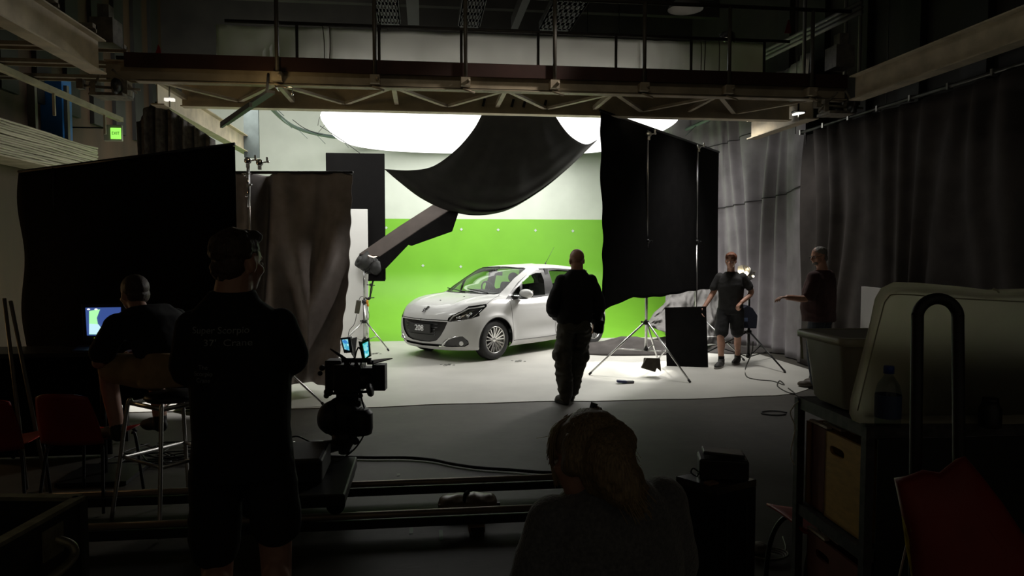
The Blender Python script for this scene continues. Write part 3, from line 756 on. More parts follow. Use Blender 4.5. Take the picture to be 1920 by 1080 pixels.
GLASS = glassmat('car_glass', (.72, .78, .72)); GLASSD = glassmat('tinted_car_glass', (.5, .54, .5))
LENS = glassmat('clear_lens', (.8, .8, .8))
DKG = mat('gloss_black', (.012, .012, .013), .12, coat=.5)
SATB = mat('satin_black', (.02, .02, .02), .35)
CM = {0: PAINT, 1: GLASS, 2: GLASSD, 3: mat('dark_window_frame', (.05, .05, .05), .3), 4: LENS, 5: SATB, 6: DKG, 7: SATB, 8: PAINT, 9: PAINT, 11: mat('dark_gap', (.03, .03, .03), .7), 12: mat('red_lens', (.35, .01, .01), .15, coat=1), 13: GLASSD, 14: SATB, 15: CHROME, 16: PAINT, 17: PAINT}
# vertex normals for recessing openings
du = np.gradient(P3, axis=1); dv = np.gradient(P3, axis=0); NN = np.cross(du, dv); NN /= (np.linalg.norm(NN, axis=-1, keepdims=True) + 1e-9)
SGN = 1
if NN[120, 250, 1] < 0: NN = -NN; SGN = -1
def carpart(k, name, sides=(1, -1), inset=0.0, parent=None, material=None):
    q = TRI[CLS == k]
    if len(q) == 0: return None
    u, inv = np.unique(q, return_inverse=True); q = inv.reshape(q.shape)
    if SGN < 0: q = q[:, ::-1]
    V = (P3 + NN * (-inset)).reshape(-1, 3)[u]
    vs = []; fsx = []; o = 0
    for sd in sides:
        vv = V.copy(); vv[:, 1] *= sd; vs.append(vv); qq = q + o if sd > 0 else q[:, ::-1] + o; fsx.append(qq); o += len(vv)
    vs = np.concatenate(vs); fq = np.concatenate(fsx)
    me = bpy.data.meshes.new(name); me.from_pydata(vs.tolist(), [], fq.tolist())
    bm = bmesh.new(); bm.from_mesh(me); bmesh.ops.remove_doubles(bm, verts=bm.verts, dist=.0004)
    bm.to_mesh(me); bm.free(); me.polygons.foreach_set('use_smooth', [True] * len(me.polygons))
    me.materials.append(material or CM[k])
    o_ = bpy.data.objects.new(name, me); COL.objects.link(o_); o_.parent = parent or car
    return o_
shell = carpart(0, 'body_shell'); carpart(16, 'front_bumper'); carpart(9, 'bonnet'); carpart(1, 'windscreen'); carpart(13, 'rear_window')
for sd in (1, -1):
    d1 = carpart(8, 'front_door', (sd,)); d2 = carpart(17, 'rear_door', (sd,))
    carpart(2, 'side_window', (sd,)); carpart(3, 'window_surround', (sd,), inset=.002)
    h = carpart(4, 'headlight', (sd,)); carpart(4, 'headlight_bowl', (sd,), inset=.05, parent=h, material=mat('dark_lamp_bowl', (.07, .07, .07), .25, metal=.5))
    f = carpart(6, 'fog_lamp_surround', (sd,), inset=.012)
    carpart(12, 'tail_light', (sd,), inset=-.006)
carpart(5, 'grille', inset=.018); carpart(7, 'lower_intake', inset=.03)
def surf(space, x, y, region):
    A, B = (PXv, PYv) if space == 'P' else (S_, Z_)
    d = (A - x) ** 2 + (B - y) ** 2 + np.where(region, 0, 1e9); i, j = np.unravel_index(int(np.argmin(d)), d.shape)
    i = min(max(i, 1), S_.shape[0] - 2); j = min(max(j, 1), S_.shape[1] - 2)
    Di = lambda C: (C[i + 1, j] - C[i - 1, j]) / 2; Dj = lambda C: (C[i, j + 1] - C[i, j - 1]) / 2
    a, b, c, d_ = Di(A), Dj(A), Di(B), Dj(B); det = a * d_ - b * c
    if abs(det) < 1e-12: di = dj = 0
    else:
        ex, ey = x - A[i, j], y - B[i, j]; di = max(-1, min(1, (ex * d_ - ey * b) / det)); dj = max(-1, min(1, (-ex * c + ey * a) / det))
    p = P3[i, j] + di * Di(P3) + dj * Dj(P3)
    return Vector(p), Vector(NN[i, j])
def seamline(space, pl, region, r=.003, name='panel_gap', m=None, sides=(1, -1), lift=0.0, n=5, step=.03):
    pts = []
    for (x1, y1), (x2, y2) in zip(pl[:-1], pl[1:]):
        k = max(2, int(math.hypot(x2 - x1, y2 - y1) / (step if space == 'S' else 3)))
        pts += [(x1 + (x2 - x1) * t / k, y1 + (y2 - y1) * t / k) for t in range(k)]
    pts.append(pl[-1])
    q = []
    for (x, y) in pts:
        p, nn = surf(space, x, y, region); q.append(p + nn * lift)
    for sd in sides:
        MB().path([Vector((p.x, p.y * sd, p.z)) for p in q], r, n).build(name, m or mat('dark_gap', (.03, .03, .03), .7), car)
SIDE = Y_ > .5
arc = [(WR + .43 * math.cos(t), RW + .43 * math.sin(t)) for t in np.linspace(PI * .97, PI * .60, 12)]
seamline('S', [(1.19, .27), (1.17, .55), (1.155, .80), (1.15, .92)], SIDE)
seamline('S', [(2.25, .27), (2.25, .60), (2.27, .93)], SIDE)
seamline('S', [(1.19, .268), (2.0, .262), (2.90, .29)], SIDE, .004)
seamline('S', arc + [(3.25, .80), (3.30, .98)], SIDE)
seamline('P', [(760, 594), (767, 594.3), (800, 598.9), (839, 600.9)], (S_ < .6) & (Z_ > .6), .006)
seamline('P', [c8(1435, 82), (925, 560), c4(930, 432), c4(944, 416)], (S_ < 1.3) & (Z_ > .7), .003)
seamline('P', [c4(700, 408), c4(900, 414), c4(946, 405)], GH & (S_ < 1.4), .010, 'cowl_seal', mat('seal_black', (.015, .015, .015), .5))
seamline('P', [c4(946, 405), c4(1000, 350), c4(1060, 285), c4(1155, 206)], GH & (S_ < 2.1), .005, 'glass_seal', mat('seal_black', (.015, .015, .015), .5))
seamline('P', [c4(1155, 206), c4(1060, 197), c4(1000, 192), c4(930, 189)], GH & (S_ < 2.1), .010, 'glass_seal', mat('seal_black', (.015, .015, .015), .5))
seamline('P', [c4(1040, 462), c4(1140, 452), c4(1290, 436)], GH & (S_ > 1.0), .006, 'window_trim', CHROME)
for wx in (WF, WR): seamline('S', [(wx + .350 * math.cos(t), RW + .350 * math.sin(t)) for t in np.linspace(-.25, PI + .25, 40)], SIDE, .008, 'arch_lip', mat('well_black', (.01, .01, .01), .9), step=.06)
cres = [c8(735, 747), c8(800, 648), c8(870, 618), c8(930, 598), c8(1000, 590), c8(1060, 590)]
seamline('P', cres, (S_ < .75) & (Z_ < .5), [.004, .012] + [.010] * 60, 'chrome_crescent', CHROME) if False else None
q = [surf('P', *p, (S_ < .75) & (Z_ < .5)) for p in (c8(738, 745), c8(770, 695), c8(810, 648), c8(860, 622), c8(930, 600), c8(1000, 592))]
for sd in (1, -1):
    MB().path(spl([Vector((p.x, p.y * sd, p.z)) + Vector((n_.x, n_.y * sd, n_.z)) * .003 for p, n_ in q], 5), [.010, .014, .018, .020, .022, .023, .023, .022, .021, .020, .019, .018, .016, .014, .013, .011, .010, .009, .008, .007, .006, .005, .005, .004, .004, .003][:26], 10).build('chrome_crescent', CHROME, car)
# points on the surface by pixel, for details
Tp = cw(S_.ravel(), Y_.ravel(), Z_.ravel())
def onsurf(x, y, ymin=-9, half=1):
    ok = (Y_.ravel() * 1 >= min(ymin, 0) - 1); d = (PXv.ravel() - x) ** 2 + (PYv.ravel() - y) ** 2 + np.where(ok, 0, 1e9) + np.where(S_.ravel() > 1.6, 1e4, 0)
    i = int(np.argmin(d)); return Vector(P3.reshape(-1, 3)[i]), Vector(NN.reshape(-1, 3)[i])
def atcol(r_z, y=0.0):   # front point by height at the centreline
    col = P3[:, 0]; i = int(np.argmin(np.abs(col[:230, 2] - r_z))); return Vector(col[i]), Vector(NN[i, 0])
# grille bars and frame
for z in (.40, .44, .48, .52, .565, .61, .65):
    wv = .38 if z > .5 else .33
    a, nrm = atcol(z); bar = MB(); pts = []
    for y in np.linspace(-wv, wv, 15):
        j = int(np.argmin(np.abs(Y_[int(np.argmin(np.abs(P3[:230, 0, 2] - z)))][:NFp] - abs(y)))); i = int(np.argmin(np.abs(P3[:230, 0, 2] - z)))
        p = P3[i, j]; pts.append(Vector((p[0] - .012, y, p[2])))
    bar.path(pts, .005, 6); bar.build('grille_bar', DKG, car)
a, nrm = atcol(.50)
MB().box((a.x + .004, 0, .50), (.02, .50, .13)).build('plate_panel', mat('dark_grey_plate', (.035, .035, .035), .5), car, bevel=.004)
text('208', .122, 'plate_digits', mat('white_digits', (.85, .85, .85), .5), car, (a.x + .018, 0, .50), Euler((PI / 2, 0, PI / 2)), .003, 1.15, bold=.0014)
# lion badge: an upright beast with raised paws, built from strokes
a, nrm = atcol(.765)
bd = MB(); U = Vector((-.75, 0, .45)).normalized(); o0 = a + Vector((.003, 0, .008)) + Vector((nrm[0], 0, nrm[2])).normalized() * .004
def L(y, u): return o0 + Vector((0, 1, 0)) * y * 1.2 + U * u * 1.2
for st, rr in (([(-.005, .05), (.0, .02), (.004, -.01), (-.006, -.035)], [.012, .016, .011, .007]), ([(-.004, .055), (.014, .062), (.024, .052)], [.014, .012, .006]),
               ([(.0, .03), (.026, .034), (.036, .024)], [.009, .006, .004]), ([(.0, .02), (.03, .010), (.040, .0)], [.009, .006, .004]), ([(.004, -.01), (.022, -.03), (.014, -.055), (.028, -.058)], [.011, .009, .006, .005]),
               ([(-.006, -.03), (-.012, -.052), (-.002, -.062)], [.008, .006, .005]), ([(-.002, -.02), (-.03, -.012), (-.038, .012), (-.030, .028)], [.006, .005, .005, .008])):
    bd.path([L(*p) for p in st], [r * 1.0 for r in rr], 8)
bd.build('badge', mat('dark_chrome', (.12, .12, .12), .25, metal=1), car)
for (x, y) in (c6(150, 500), c6(483, 523)):
    p, nrm = onsurf(x, y)
    if x < 840: p = Vector((p.x, -abs(p.y), p.z))
    MB().ell(p + nrm * .004, (.012, .016, .006)).build('washer_jet', SATB, car)
# headlight internals
for sd in (1, -1):
    for (x, y, r, nm, mt) in ((c8(1140, 270) + (.030, 'projector_lens', CHROME)), (c8(1190, 235) + (.024, 'projector_lens', CHROME)), (c8(1005, 285) + (.026, 'reflector', CHROME)), (c8(970, 295) + (.020, 'reflector', CHROME))):
        p, nrm = onsurf(x, y, 0); p = p - nrm * .028
        MB().ell((p.x, p.y * sd, p.z), (r, r, r)).build(nm, mt, car)
    st = MB(); pl = []
    for (x, y) in (c8(850, 340), c8(910, 268), c8(1060, 200), c8(1150, 150), c8(1300, 130), c8(1400, 110)):
        p, nrm = onsurf(x, y, 0); p = p - nrm * .012; pl.append(Vector((p.x, p.y * sd, p.z)))
    st.path(pl, .010, 8); st.build('light_strip', mat('pale_strip', (.7, .7, .68), .3), car)
    st = MB(); pl = []
    for (x, y) in (c8(880, 350), c8(1050, 335), c8(1210, 295), c8(1290, 230), c8(1370, 160)):
        p, nrm = onsurf(x, y, 0); p = p - nrm * .016; pl.append(Vector((p.x, p.y * sd, p.z)))
    st.path(pl, .006, 8); st.build('light_trim', CHROME, car)
    p, nrm = onsurf(*c8(1040, 700), 0); p = p - nrm * .004
    MB().ell((p.x, p.y * sd, p.z), (.034, .034, .036)).build('fog_lamp', mat('frosted_lens', (.75, .75, .72), .2, coat=1), car)
# wheels
for wx in (WF, WR):
    for sd in (1, -1):
        yy = .755 * sd
        wy = lambda v: v * sd
        M3 = Matrix.Rotation(-PI / 2 * sd, 3, 'X')           # local z -> outwards
        tyre = MB().lathe([(.205, -.10), (.25, -.105), (.295, -.095), (.309, -.07), (.312, -.03), (.312, .03), (.309, .07), (.296, .092), (.262, .103), (.225, .100), (.212, .09), (.208, .05)], (-wx, yy - .0 * sd, RW), M3, 56, False).build('wheel_tyre', RUBBER, car)
        rim = MB().lathe([(.208, .05), (.213, .092), (.207, .098), (.200, .094), (.192, .07), (.185, -.06), (.0, -.07)], (-wx, yy, RW), M3, 56, False)
        rim.build('wheel_rim', mat('alloy_rim', (.62, .62, .60), .25, metal=.9), tyre)
        MB().lathe([(.0, .0), (.17, .0), (.17, .01), (.0, .012)], (-wx, yy - sd * .05, RW), M3, 40, False).build('brake_disc', mat('dark_brake', (.02, .02, .02), .8), tyre)
        sp = MB(); c0 = Vector((-wx, yy, RW))
        for k in range(9):
            for dd in (-.13, .13):
                t = 2 * PI * (k + .25) / 9 + dd * .55; t2 = 2 * PI * (k + .25) / 9 + dd * 1.15
                e1 = Vector((math.cos(t), 0, math.sin(t))); e2 = Vector((math.cos(t2), 0, math.sin(t2)))
                sp.beam(c0 + e1 * .035 + Vector((0, sd * .058, 0)), c0 + e2 * .196 + Vector((0, sd * .082, 0)), .018, .024, (0, 1, 0))
        sp.lathe([(.0, .075), (.03, .073), (.048, .062), (.05, .03)], c0, M3, 24, False)
        sp.build('wheel_spokes', mat('alloy_spoke', (.70, .70, .68), .22, metal=.85), tyre)
# wheel wells and underbody
MB().bbox((-3.75, -.62, .20), (-.30, .62, .235)).build('underbody', RUBBER, car)
for wx in (WF, WR):
    for sd in (1, -1):
        w_ = MB(); A = [Vector((-wx + .37 * math.cos(t), sd * .80, RW + .37 * math.sin(t))) for t in np.linspace(-.35, PI + .35, 30)]
        B_ = [Vector((p.x, sd * .50, p.z)) for p in A]
        w_.loft([A, B_], closed=False); w_.add(B_, [tuple(range(30))])
        w_.build('wheel_well', mat('well_black', (.01, .01, .01), .9), car)
# interior
INT = mat('dark_interior', (.022, .022, .024), .7, noise_amt=.2, noise_scale=12)
db = MB().loft([[Vector((-1.25 - .02, y, .90)), Vector((-1.3, y, .955)), Vector((-1.55, y, .985)), Vector((-1.72, y, .93)), Vector((-1.70, y, .66)), Vector((-1.3, y, .6))] for y in (-.70, -.5, -.3, 0, .4, .70)])
db.build('dashboard', INT, car)
MB().box((-1.62, -.36, .99), (.16, .34, .06)).build('instrument_hood', INT, car, bevel=.02)
M3 = Euler((0, R(-68), 0)).to_matrix()
swr = MB(); pts = [Vector((-1.86, -.36, .99)) + M3 @ Vector((.17 * math.cos(t), .17 * math.sin(t), 0)) for t in np.linspace(0, 2 * PI, 33)]
swr.path(pts, .014, 8, False); swr.ell((-1.84, -.36, .98), (.03, .06, .05)); swr.tube(pts[0], (-1.84, -.36, .98), .012); swr.tube(pts[8], (-1.84, -.36, .98), .012); swr.tube(pts[24], (-1.84, -.36, .98), .012)
swr.build('steering_wheel', INT, car)
for (sx, sy) in ((2.15, -.36), (2.15, .36)):
    st = MB().box((-sx + .15, sy, .52), (.52, .48, .16)).box((-sx - .22, sy, .82), (.14, .46, .62), rot=(0, R(-14), 0)).build('seat', INT, car, bevel=.05)
    MB().ell((-sx - .34, sy, 1.20), (.055, .12, .095)).tube((-sx - .31, sy - .05, 1.0), (-sx - .33, sy - .05, 1.16), .006).tube((-sx - .31, sy + .05, 1.0), (-sx - .33, sy + .05, 1.16), .006).build('headrest', INT, st)
st = MB().box((-2.95, 0, .55), (.5, 1.2, .16)).box((-3.25, 0, .80), (.14, 1.2, .5), rot=(0, R(-16), 0)).build('rear_seat', INT, car, bevel=.05)
for sd in (-1, 1):
    MB().bbox((-3.5, sd * .745 - .01, .3), (-1.3, sd * .745 + .01, .93)).build('door_lining', INT, car)
    MB().beam((-2.23, sd * .70, .93), (-2.27, sd * .60, 1.38), .09, .03, (0, 1, 0)).build('middle_pillar', INT, car)
MB().box((-1.72, 0, 1.30), (.02, .20, .065), rot=(0, R(-10), 0)).tube((-1.70, 0, 1.32), (-1.66, 0, 1.36), .01).build('rear_view_mirror', INT, car)
MB().bbox((-3.5, -.55, 1.30), (-3.45, .55, 1.33)).build('parcel_trim', INT, car)
# door mirrors, aerial, handles, wipers
for sd in (1,):
    mm = MB().ell((-1.39, sd * .955, 1.008), (.08, .155, .072), Euler((0, 0, R(-12 * sd))).to_matrix(), 24, 16).build('door_mirror', PAINT, car)
    MB().box((-1.445, sd * .955, 1.0), (.02, .23, .11), rot=(0, 0, R(-12 * sd))).build('mirror_glass', CHROME, mm, bevel=.006)
    MB().ell((-1.37, sd * .90, .938), (.06, .11, .022)).beam((-1.34, sd * .83, .935), (-1.28, sd * .74, .965), .05, .03).build('mirror_foot', SATB, mm)
for sd in (1, -1):
    for sx in (2.05, 3.02):
        MB().path(spl([(-sx, sd * .825, .84), (-sx - .06, sd * .865, .85), (-sx - .16, sd * .862, .85), (-sx - .2, sd * .825, .845)], 5), .013, 8).build('door_handle', PAINT, car)
MB().tube((-2.97, 0, 1.44), (-2.98, 0, 1.475), .016, .010).tube((-2.98, 0, 1.465), (-3.22, 0, 1.76), .004, .002).build('aerial', SATB, car)
for y0, y1 in ((.55, -.05), (-.05, -.6)):
    MB().path([(-.99, y0 * .9, 1.015), (-1.02, (y0 + y1) / 2, 1.045), (-1.05, y1 * .9, 1.06)], .008, 6).build('wiper', SATB, car)
# ================================================================== STANDS, FLAGS, DRAPES
def stand(name, label, base, height, leg_r=.7, leg_z=.62, azim=0, low=.25, m=STEEL, cat='stand', group=None, pole_r=.019, legm=None, third=True, foot=True):
    """three legged lighting stand; parts pole, riser, collar, three legs with rubber tips, three braces"""
    t = thing(name, label, cat, (base[0], base[1], .0), 0, group); legm = legm or m
    MB().tube((0, 0, low), (0, 0, height * .55), pole_r).build('pole', m, t)
    MB().tube((0, 0, height * .5), (0, 0, height), pole_r * .68).build('riser', m, t)
    co = MB().lathe([(pole_r * 1.7, -.03), (pole_r * 1.9, -.02), (pole_r * 1.9, .02), (pole_r * 1.7, .03)], (0, 0, leg_z)).lathe([(pole_r * 1.6, -.025), (pole_r * 1.6, .025)], (0, 0, low + .03)).lathe([(pole_r * 1.6, -.03), (pole_r * 1.6, .03)], (0, 0, height * .55))
    co.tube((0, 0, height * .55), (.06, 0, height * .55), .007).ell((.065, 0, height * .55), .014)
    co.tube((0, 0, leg_z), (-.06, 0, leg_z + .01), .007).ell((-.065, 0, leg_z + .01), .014)
    co.build('collar', BMET, t)
    for k in range(3):
        a = azim + 2 * PI * k / 3; d = Vector((math.cos(a), math.sin(a), 0))
        l = MB().tube(d * pole_r * 1.4 + Vector((0, 0, leg_z)), d * leg_r + Vector((0, 0, .03)), .014, .012).build('leg', legm, t)
        MB().tube(d * (leg_r - .02) + Vector((0, 0, .045)), d * (leg_r + .012) + Vector((0, 0, .014)), .017, .015).build('rubber_tip', RUBBER, l)
        f = .52; MB().tube(d * pole_r + Vector((0, 0, low + .02)), d * (leg_r * f) + Vector((0, 0, leg_z * (1 - f) + .03 * f)), .008).build('brace', legm, t)
    return t
def grip_head(t, z, dx=0.0, dy=0.0, shiny=CHROME):
    g = MB().lathe([(.0, -.03), (.035, -.028), (.04, -.01), (.04, .01), (.035, .028), (.0, .03)], (dx, dy, z), Matrix.Rotation(PI / 2, 3, 'X'), 20, False)
    g.box((dx, dy, z - .05), (.035, .035, .06)).tube((dx + .03, dy, z), (dx + .09, dy, z + .01), .008).ell((dx + .095, dy, z + .01), (.016, .016, .016)).box((dx + .085, dy - .01, z + .04), (.02, .02, .045))
    return g.build('grip_head', shiny, t)

# ---- big black solid on two stands, right of the car
def Cn(x, y, D): return GD(x, y, D)
A0, A1, A2, A3 = Cn(1125, 204, 8.9), Cn(1348, 283, 12.6), Cn(1345, 540, 12.6), Cn(1131, 568, 8.9)
def solid(u, v):
    p = (A0 * (1 - u) + A1 * u) * (1 - v) + (A3 * (1 - u) + A2 * u) * v
    e = (1 - min(1, u * 14)); 
    p += (A1 - A0).normalized() * e * .016 * (math.sin(v * 31 + math.sin(v * 9)) + .8 * math.sin(v * 13)) 
    b = max(0, (v - .9) / .1)
    p.z += b * (-.12 * max(0, 1 - u * 5) + .03 * math.sin(u * 9 + .6) * (1 - u) + .007 * math.sin(u * 40))
    p += Vector((.8, .6, 0)) * .02 * math.sin(u * 17 + v * 3) * v
    return p
t = thing('black_solid', 'huge black cloth rectangle held up by two stands right of the car', 'cloth flag', ((A0 + A1) / 2 * 1.0).to_tuple()[:2] + (0,))
MB().sheet(solid, 60, 60, .006).build('cloth', BLACK, t, True)
MB().tube(A0 + Vector((0, 0, -.02)), A1 + Vector((0, 0, -.02)), .016).build('top_pipe', BMET, t, True)
def onplane(px, off):            # ground point of the solid's plane under a pixel column, stepped towards the camera
    f0 = A0.copy(); d = (A1 - A0); d.z = 0; r = ray(px, 400); n = Vector((-d.y, d.x, 0))
    s_ = (f0 - CP).dot(n) / r.dot(n); p = CP + r * s_; n.normalize()
    if n.dot(p) > 0: n = -n
    return p + n * off
p1 = onplane(1208, .045); p2 = onplane(1302, .045)
st1 = stand('light_stand', 'tall steel stand with spread legs holding the black cloth, nearer one', p1, 3.42, .80, .74, R(-62), .33)
grip_head(st1, 3.36, 0, -.03, ALU)
st2 = stand('light_stand', 'tall steel stand behind the small black panel, farther one', p2, 3.45, .78, .74, R(-38), .33, third=False)
grip_head(st2, 3.42, 0, -.03, ALU)
# sandbag on the nearer stand
p = p1 + Vector((.10, -.22, 0))
sbm = mat('brown_sandbag', (.05, .042, .03), .85, noise_amt=.3, noise_scale=12)
def bag(u, v):
    x = (u - .5) * .34; return Vector((x, .05 * math.sin(u * 17) - .02, .40 - v * (.24 + .05 * math.sin(u * 11)) )) 
t = thing('sandbag', 'small brown cloth bag slung over the brace of the nearer tall stand', 'sandbag', (p1.x + .14, p1.y - .02, 0))
Db = (p1 - CP).dot(CF) - .12
MB().prism([GD(*q_, Db) for q_ in ((1212, 671), (1238, 672), (1240, 697), (1232, 690), (1229, 698), (1202, 690))][::-1], CF * .05).build('front_pouch', sbm, t, True, bevel=.012)
MB().prism([GD(*q_, Db + .10) for q_ in ((1208, 671), (1236, 672), (1236, 690), (1206, 688))][::-1], CF * .05).build('rear_pouch', sbm, t, True, bevel=.012)

# ---- small black panel on the floor
B0, B1 = GZ(1250, 687), GZ(1328, 690); hgt = .90
d = (B1 - B0).normalized(); nrm = Vector((-d.y, d.x, 0))
t = thing('floor_flag', 'black rectangular panel standing on the floor behind the nearer tall stand', 'panel', ((B0 + B1) / 2))
L_ = (B1 - B0).length
MB().beam((B0 + B1) / 2 + nrm * .0, (B0 + B1) / 2 + nrm * .10 + Vector((0, 0, hgt)) - d * .04, L_, .03, tuple(nrm)).build('board', BLACK, t, True, bevel=.004)
MB().tube((B0 + B1) / 2 + nrm * .13 + Vector((0, 0, hgt * .8)), (B0 + B1) / 2 + nrm * .45, .012).build('rear_strut', BMET, t, True)

# ---- crumpled dark cloths on the floor behind the stands
def heap(cx, cy, a, b, h, seed, rot=0):
    def f(u, v):
        r = u; th = v * 2 * PI
        e = 1 + .10 * noise.noise(Vector((math.cos(th) * 1.5, math.sin(th) * 1.5, seed)))
        x = a * r * e * math.cos(th); y = b * r * e * math.sin(th)
        z = h * max(0, 1 - r ** 2.5) * (.75 + .5 * noise.noise(Vector((x * 1.6, y * 2.4, seed)))) + .03 * abs(noise.noise(Vector((x * 5, y * 7, seed + 3)))) * (1 - r ** 6)
        return Vector((cx + x * math.cos(rot) - y * math.sin(rot), cy + x * math.sin(rot) + y * math.cos(rot), .012 + max(0, z)))
    return f
HEAPM = mat('taupe_cloth', (.055, .048, .044), .9, noise_amt=.25, noise_scale=4)
c = GZ(1205, 662)
tag(MB().sheet(heap(c.x, c.y + .25, 1.30, .62, .26, 2), 22, 90, .004).build('floor_cloth', HEAPM), 'low heap of dark taupe cloth on the white floor behind the nearer stand', 'cloth')
c = GZ(1395, 662)
tag(MB().sheet(heap(c.x, c.y + .3, .75, .5, .10, 9), 14, 60, .004).build('floor_cloth', HEAPM), 'flat dark cloth on the white floor behind the walking young man', 'cloth')

def mound(u, v):
    px_ = 1213 + (1352 - 1213) * u; yt = np.interp(px_, [1213, 1226, 1243, 1262, 1300, 1352], [606, 586, 572, 545, 540, 536]); yb_ = np.interp(px_, [1213, 1250, 1300, 1352], [609, 624, 640, 648])
    p = GD(px_, yt + (yb_ - yt) * v, 13.25 - .75 * v)
    q = noise.noise(Vector((u * 9, v * 5, 3))) + .6 * noise.noise(Vector((u * 22, v * 9, 8)))
    return p + Vector((0, -.10 * q - .12 * math.sin(u * 15 + v * 3) * v, .03 * q))
tag(MB().sheet(mound, 60, 26, .004).build('draped_cloth', mat('dull_grey_cloth', (.13, .125, .12), .85, noise_amt=.2, noise_scale=6)), 'grey cloth draped in a rumpled slope behind the small black panel', 'cloth')

# ---- grey drapes closing the right side, folds
def drape(P, z0f, z1f, seed, amp=.05, freq=5.0, gather=0.0, flare=0.0):
    P = [Vector((x, y, 0)) for x, y in P]; L = [0]
    for a, b in zip(P[:-1], P[1:]): L.append(L[-1] + (b - a).length)
    T = L[-1]
    def f(u, v):
        d = u * T; k = 0
        while k < len(L) - 2 and L[k + 1] < d: k += 1
        s_ = (d - L[k]) / (L[k + 1] - L[k]); p = P[k].lerp(P[k + 1], s_); t_ = (P[k + 1] - P[k]).normalized(); n = Vector((-t_.y, t_.x, 0))
        ph = d * freq + 1.6 * noise.noise(Vector((d * .9, v * 1.1, seed)))
        w = math.sin(ph * 2 * PI) * (.55 + .6 * noise.noise(Vector((d * .7, v * .8, seed + 5)))) + .35 * math.sin(ph * 5.1 + v * 3)
        p = p + n * (amp * w) + t_ * gather * (v - .5) * noise.noise(Vector((d * .6, 1, seed)))
        return Vector((p.x, p.y, z0f(u) * (1 - v) + z1f(u) * v))
    return f, T
XD = 5.7
q1 = GX(1512, 250, XD)
gp = [GY(1250, 300, 14.2), GY(1300, 300, 13.75), GY(1360, 300, 13.1), GY(1420, 300, 12.2), GY(1475, 300, 11.4), GY(1512, 300, q1.y + .1)]
f, T = drape([(p.x, p.y) for p in gp], lambda u: 4.75, lambda u: .015, 4, .075, 2.6, .35)
GDR = mat('grey_drape_fabric', (.27, .25, .265), .85, spec=.25, noise_amt=.18, noise_scale=3, bump=.2, bump_scale=200)
t = thing('grey_drape', 'tall grey curtain hanging in lit folds behind the young man', 'curtain', (gp[3].x, gp[3].y, 0))
MB().sheet(f, 300, 40, .004).build('cloth', GDR, t, True)
for zz in (3.82, 2.62):
    g2 = lambda u, zz=zz: f(u, 1 - (zz + .30 * (u - .5) - .015) / 4.735) + Vector((-.012, -.012, 0))
    MB().path([g2(i / 120) for i in range(121)], .009, 5).build('seam', mat('seam_dark', (.05, .045, .05), .9), t, True)
f, T = drape([(XD + .05, q1.y + .15), (XD - .05, 9.5), (XD + .03, 8.0), (XD, 6.5), (XD, 5), (XD, 3.2)], lambda u: 3.50 , lambda u: .015, 8, .06, 2.4, .25)
t = thing('dark_drape', 'long near-black curtain hanging along the whole right side', 'curtain', (XD, 7, 0))
MB().sheet(f, 420, 30, .004).build('cloth', mat('near_black_drape', (.062, .054, .050), .85, spec=.25, noise_amt=.25, noise_scale=3), t, True)
MB().tube((XD, q1.y + .2, 3.54), (XD, 3.2, 3.54), .022).build('track', mat('dull_track', (.12, .12, .11), .4, metal=.6), t, True)
for k in range(12):
    y = 3.6 + k * .62; MB().box((XD, y, 3.54), (.06, .03, .07)).build('track_clip', ALU, t, True)
for k in range(4):
    y = 4 + k * 2.2; MB().tube((XD, y, 3.55), (XD, y, 7.15), .006, n=6).build('hanging_wire', BMET, t, True)

# ---- grey black drape on a goal post frame at the left, and its stand
def gdr(u, v):
    x0, x1 = GD(398, 325, 8.95), GD(660, 325, 8.7)
    p = x0.lerp(x1, u)
    top = p.z; bot = .10 + .12 * max(0, (u - .75)) - .10 * min(1, u * 3) * 0
    z = top + (bot - top) * v
    inw = -.20 * u * v ** 1.5 + .007 * math.sin(v * 62) * (u > .985) - .22 * max(0, u - .8) * 5 * max(0, v - .85) * 6 * .2
    # swagged folds: one deep vertical fold at the left third, V shaped sags at the right
    y = .26 * math.exp(-((u - .36 + .05 * v) / .05) ** 2) - .10 * math.exp(-((u - .27 + .01 * v) / .03) ** 2)
    V = abs(u - .74) * 1.9 + .92 * (v) 
    y += .12 * math.sin(V * 9.0 + .6 * math.sin(u * 6)) * min(1, v * 1.6) * (u > .40) * min(1, (u - .40) * 8 if u > .4 else 0)
    y += .03 * math.sin(u * 33 + 2 * v) * (1 - v) * .6 + .03 * noise.noise(Vector((u * 5, v * 4, 2)))
    y += .03 * math.sin((u * 1.4 + v) * 34) * max(0, v - .72) * 3
    return Vector((p.x + inw, p.y + y * 1.35, z))
cg = GD(560, 325, 8.8)
t = thing('charcoal_drape', 'charcoal cloth sagging in soft folds from a top bar, left of the white board', 'curtain', (cg.x, cg.y, 0))
MB().sheet(gdr, 130, 90, .004).build('cloth', mat('charcoal_cloth', (.26, .23, .22), .9, noise_amt=.22, noise_scale=5, bump=.4, bump_scale=240), t, True)
MB().tube(GD(398, 325, 8.95) + Vector((0, 0, .01)), GD(662, 325, 8.7) + Vector((0, 0, .01)), .018).build('top_bar', BMET, t, True)
b = GY(470, 500, 8.66)
ls = stand('light_stand', 'steel stand with two shiny clamps against the charcoal cloth', (b.x, b.y), 2.72, .98, .72, R(-28), .30)
grip_head(ls, 2.78, .0, -.04); grip_head(ls, 2.76, .13, -.04)
MB().tube((.0, -.05, 2.7), (.0, -.05, 2.25), .014).ell((-.03, -.06, 2.62), .02).ell((.03, -.06, 2.5), .018).ell((-.02, -.06, 2.38), .018).tube((-.07, -.05, 2.63), (.02, -.05, 2.63), .006).build('ratchet_fitting', CHROME, ls)

